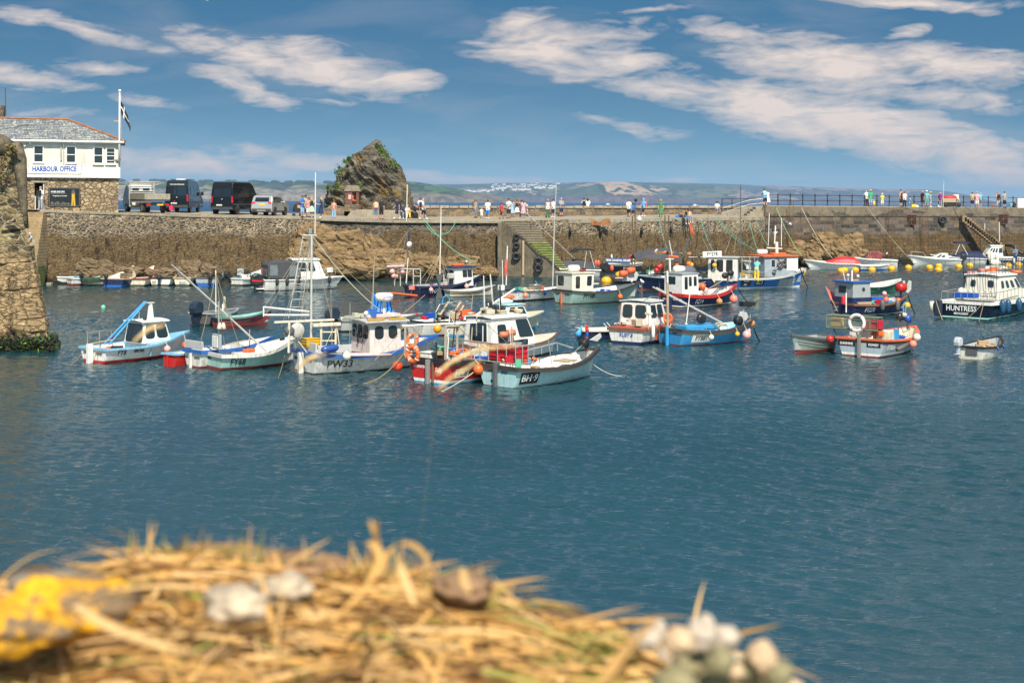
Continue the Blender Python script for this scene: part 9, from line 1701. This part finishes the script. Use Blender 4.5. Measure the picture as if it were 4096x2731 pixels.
def stone(u, v, ru, rv, m_, lab, name='stone', d=None, grp=None, lump=.30, sub=0):
 c = P(u, v, d) if d else bank(u, v)+Vector((0,.03,0)); dd = c.y; r1, r2 = ru/F*dd, rv/F*dd; sd_ = u*.01; N1, N2 = 36,24; vs = []
 for j in range(N2+1):
  for i in range(N1):
   a, th = 2*PI*i/N1, PI*j/N2; q = Vector((math.sin(th)*math.cos(a), math.sin(th)*math.sin(a), math.cos(th))); f_ = 1+mnoise.fractal(q*1.6+Vector((sd_,)*3),1,2,5)*lump
   vs.append((q.x*r1*f_, q.y*r1*.8*f_, q.z*r2*f_))
 o = MB().add(vs, [(j*N1+i, j*N1+(i+1)%N1,(j+1)*N1+(i+1)%N1,(j+1)*N1+i) for j in range(N2) for i in range(N1)], True).build(name, m_); o.location = c; return tag(o, lab, 'stone', grp)
lich = mat('yellow lichen stone', (.74,.36,.01),.95, var=.35, scale=40, bump=.006, bscale=90)
nt_ = NB(lich.node_tree); pl = lich.node_tree.nodes['Principled BSDF']; src = pl.inputs['Base Color'].links[0].from_socket
nt_.set(pl.inputs['Base Color'], nt_.mix(nt_.mr(nt_.noise(nt_.n('ShaderNodeTexCoord').outputs['Object'], 22,6,.7),.50,.56), src, (.20,.13,.07))); gst = mat('grey wall stone', (.24,.20,.15),.95, var=.4, scale=14, bump=.004, bscale=80); pst = mat('pale quartz stone', (.40,.32,.23),.9, var=.5, scale=22); brs = mat('brown slab stone', (.22,.13,.07),.95, var=.4, scale=12, bump=.004)
stone(300,2430,300,125, lich, 'big stone covered in bright orange yellow lichen at lower left', d=1.62); stone(60,2520,200,90, lich, 'second lichen covered stone at the left frame edge', d=1.5); stone(240,2345,200,55, gst, 'grey stone above the yellow lichen patch', d=1.72)
stone(950,2420,130,75, pst, 'pale blurred quartz stone in the middle of the dry grass', d=1.6); stone(1130,2360,110,60, pst, 'whitish stone right behind the pale quartz stone', d=1.66)
stone(950,2290,260,100, brs, 'dark brown rock behind the pale stones', d=1.80); stone(1230,2270,170,60, brs, 'brown rock right of the dark brown one', d=1.78); stone(1850,2345,120,62, brs, 'brown flat topped stone standing at the right end of the grass skyline', d=1.72)
psx = [(2720,2530,65,60),(2810,2500,60,75),(2900,2520,60,55),(3050,2590,62,66),(2760,2620,80,60),(2880,2610,60,60),(2960,2640,90,60),(3010,2700,50,40),(3110,2660,60,60),(3170,2720,50,40),(2700,2690,90,60),(2850,2700,90,50),(2640,2480,30,38),(2590,2520,60,45)]
pm = [mat('cream pebble', (.52,.36,.22),.85, var=.3, scale=20), mat('white pebble', (.46,.38,.30),.85, var=.35, scale=20), mat('grey green pebble', (.22,.19,.10),.9, var=.5, scale=18)]
for k, (u, v, a, c) in enumerate(psx): stone(u, v+34, a*.98, c*.95, pm[(0,1,1,0,2,2,2,0,2,0,2,2,1,1)[k]], ('cream pebble at the left end of the pebble heap','white pebble at the top of the heap','small white pebble right of the topmost one','roundest cream pebble standing out against the water','grey green stone low in the pebble heap','middle grey green stone of the heap','broad grey green stone under the round cream pebble','tiny cream stone below the round pebble','grey stone on the right slope of the heap','last cream pebble at the lower right of the heap','grey green stone at the lower left of the heap','bottom middle grey green stone of the heap','little upright white stone left of the heap','pale stone where the grass meets the heap')[k], 'pebble', 1.35+.1*((k*7) % 5)/5, 'stones of the pebble heap at lower right', .24)
for k in range(26):
 u = rng.uniform(2640,3180); v = max(2560, np.interp(u, [2640,2800,3000,3180], [2590,2570,2640,2760]))+rng.uniform(0,130); stone(u, v, rng.uniform(18,42), rng.uniform(16,36), pm[int(rng.choice(3, p=(.25,.2,.55)))], 'one of the small stones filling the pebble heap at lower right', 'pebble', rng.uniform(1.36,1.5), 'small filler stones of the pebble heap', .3)
# dry grass: thousands of curved blades
gm = [mat('straw blade', (.56,.31,.09),.7, var=.2, scale=6), mat('pale straw blade', (.62,.39,.16),.7, var=.2, scale=6), mat('brown straw blade', (.20,.10,.035),.8, var=.3), mat('olive blade', (.26,.25,.05),.8, var=.3)]
mb = MB()
def blade(p, d, L_, w, bend, k):
 d = d.normalized(); s = Vector((rng.normal(0,1), rng.normal(0,1), rng.normal(0,.4))); s = (s-d*s.dot(d)).normalized(); g_ = Vector((rng.normal(0,.4), rng.normal(0,.4),-1))*bend; n = 6; vs = []
 for i in range(n+1): t = i/n; q = p+d*L_*t+g_*L_*t*t; ww = w*(1-t**3)*.5+.0002; vs += [q-s*ww, q+s*ww]
 mb.k = k; mb.add(vs, [(2*i, 2*i+1,2*i+3,2*i+2) for i in range(n)], True)
for _ in range(7000):
 u = rng.uniform(-150,2750); dens = 1 if u > 520 else .6
 if rng.random() > dens: continue
 sv = sky_v(u)
 if rng.random() < .30: v = sv+rng.uniform(45,130)
 else: v = sv+25+rng.random()**.8*(2850-sv)
 p = bank(u, v); k = int(rng.choice(4, p=(.50,.28,.15,.07) if not (2000 < u < 2500) else (.35,.2,.08,.37)))
 lying = rng.random() < .9; a = rng.normal(0,.9)+(0 if rng.random() < .5 else PI)
 d = Vector((math.cos(a), rng.normal(0,.3), rng.normal(.0,.10) if lying else rng.uniform(.1,.5))); L_ = rng.uniform(.05,.16) if lying else rng.uniform(.02,.05)
 blade(p+Vector((0,-rng.random()*.05, rng.uniform(.0,.018))), d, L_, rng.uniform(.002,.007), rng.uniform(.0,.5), k)
for _ in range(220):
 u = rng.uniform(500,2050); p = P(u, sky_v(u)+40, DN); blade(p, Vector((rng.normal(0,.4),0,1)), rng.uniform(.02,.06), rng.uniform(.0015,.003), rng.uniform(0,.5), int(rng.choice((0,1,3))))
def arc(pts, w, k):
 pts = [P(*q) for q in pts]; n = 24; vs = []
 for i in range(n+1):
  t = i/n*(len(pts)-1); a = min(int(t), len(pts)-2); f_ = t-a; p0 = pts[max(a-1,0)]; p1 = pts[a]; p2 = pts[a+1]; p3 = pts[min(a+2, len(pts)-1)]
  q = .5*((2*p1)+(-p0+p2)*f_+(2*p0-5*p1+4*p2-p3)*f_*f_+(-p0+3*p1-3*p2+p3)*f_**3); ww = w*(.4+.6*math.sin(PI*min(1,i/n+.1))); vs += [q+Vector((-ww/2,0,-ww*.2)), q+Vector((ww/2,0,ww*.2))]
 mb.k = k; mb.add(vs, [(2*i, 2*i+1,2*i+3,2*i+2) for i in range(n)], True)
arc([(1500,2330,1.5),(1500,2200,1.48),(1510,2080,1.46)], .007,0); arc([(1330,2480,1.4),(1460,2350,1.42),(1520,2230,1.45),(1480,2170,1.47),(1420,2190,1.48)], .009,0); arc([(1530,2290,1.5),(1560,2200,1.5),(1620,2170,1.5),(1690,2210,1.5),(1730,2300,1.5)], .009,0); arc([(1600,2260,1.5),(1625,2330,1.48),(1660,2420,1.46)], .009,1); arc([(1480,2080,1.5),(1500,2130,1.5),(1520,2200,1.5)], .005,0)
arc([(300,2420,1.3),(450,2510,1.25),(650,2580,1.2),(850,2620,1.2)], .011,1); arc([(1850,2270,1.5),(1860,2330,1.5),(1880,2370,1.5)], .008,1); arc([(2420,2720,1.15),(2480,2620,1.2),(2560,2540,1.25),(2620,2470,1.3)], .018,0); arc([(1750,2540,1.3),(1950,2550,1.3),(2250,2520,1.3)], .010,0)
arc([(1200,2700,1.15),(1500,2600,1.2),(1800,2580,1.25)], .012,1); arc([(200,2690,1.1),(600,2660,1.15),(1000,2700,1.15)], .013,0)
mb.build('dry_grass', gm, None, fix=False); tag(bpy.data.objects['dry_grass'], 'tangle of blurred dry straw coloured grass along the bottom of the photo', 'grass', kind='stuff')
# seed heads that rise in front of the boats
straw_l = mat('ripe seed head', (.80,.56,.27),.8, var=.1)
def seedhead(base, pts, lab, w=.012):
 root = empty('grass_stalk', P(*base),0, lab, 'grass stalk', 'dry grass seed heads'); o = root.location.copy(); mbs = MB(); P3 = [P(*q)-o for q in pts]; mbs.tube([Vector((0,0,0))]+P3[:1], .00007,4); mbs.build('stem', gm[0], root)
 mbh = MB(); n = 22
 for i in range(n):
  t = i/(n-1)*(len(P3)-1); a = min(int(t), len(P3)-2); q = P3[a].lerp(P3[a+1], t-a); d = (P3[a+1]-P3[a]).normalized(); pr = math.sin(PI*(i/(n-1)*.85+.12))
  for s in (-1,1): e = q+Vector((rng.normal(0,.001), rng.normal(0,.002), s*w*.16*pr+rng.normal(0,.0006))); mbh.tube([q, (q+e)/2+d*.003, e+d*.014], [.0008,.0020*(.5+pr),.0003], 4)
  mbh.tube([q, q+d*.005], .0012,4)
 mbh.build('seed_head', straw_l, root)
seedhead((1640,2700,2.4), [(1745,1500,2.4),(1790,1460,2.4),(1850,1425,2.4),(1930,1395,2.4),(2050,1385,2.4)], 'largest dry seed head, blurred in front of the red and ice blue boats', .012)
seedhead((1600,2700,2.4), [(1755,1556,2.4),(1800,1515,2.4),(1850,1485,2.4),(1900,1455,2.4)], 'lower dry seed head just below the largest one', .009)
seedhead((430,2700,2.4), [(532,1372,2.4),(560,1345,2.4),(590,1320,2.4),(628,1308,2.4)], 'dry seed head blurred in front of the white and light blue boat cabin', .012)
seedhead((980,2700,2.4), [(1185,1478,2.4),(1215,1450,2.4),(1245,1432,2.4),(1275,1424,2.4)], 'dry seed head blurred in front of the PW33 boat stern', .009)
# ------------------------------------------------------------------ sea air
mh = bpy.data.materials.new('haze'); mh.use_nodes = True; nt = mh.node_tree; nt.nodes.clear(); ou = nt.nodes.new('ShaderNodeOutputMaterial'); pv = nt.nodes.new('ShaderNodeVolumePrincipled')
pv.inputs['Color'].default_value = (.42,.62,.95,1); pv.inputs['Density'].default_value = 0.00009; pv.inputs['Anisotropy'].default_value = 0.0; nt.links.new(pv.outputs[0], ou.inputs['Volume'])
hz = MB().box((0,6700,79),(15000,13900,164)).build('haze', mh); hz['kind'] = 'stuff'; tag(hz, 'thin bluish sea haze over the bay, fading the far hills', 'haze')
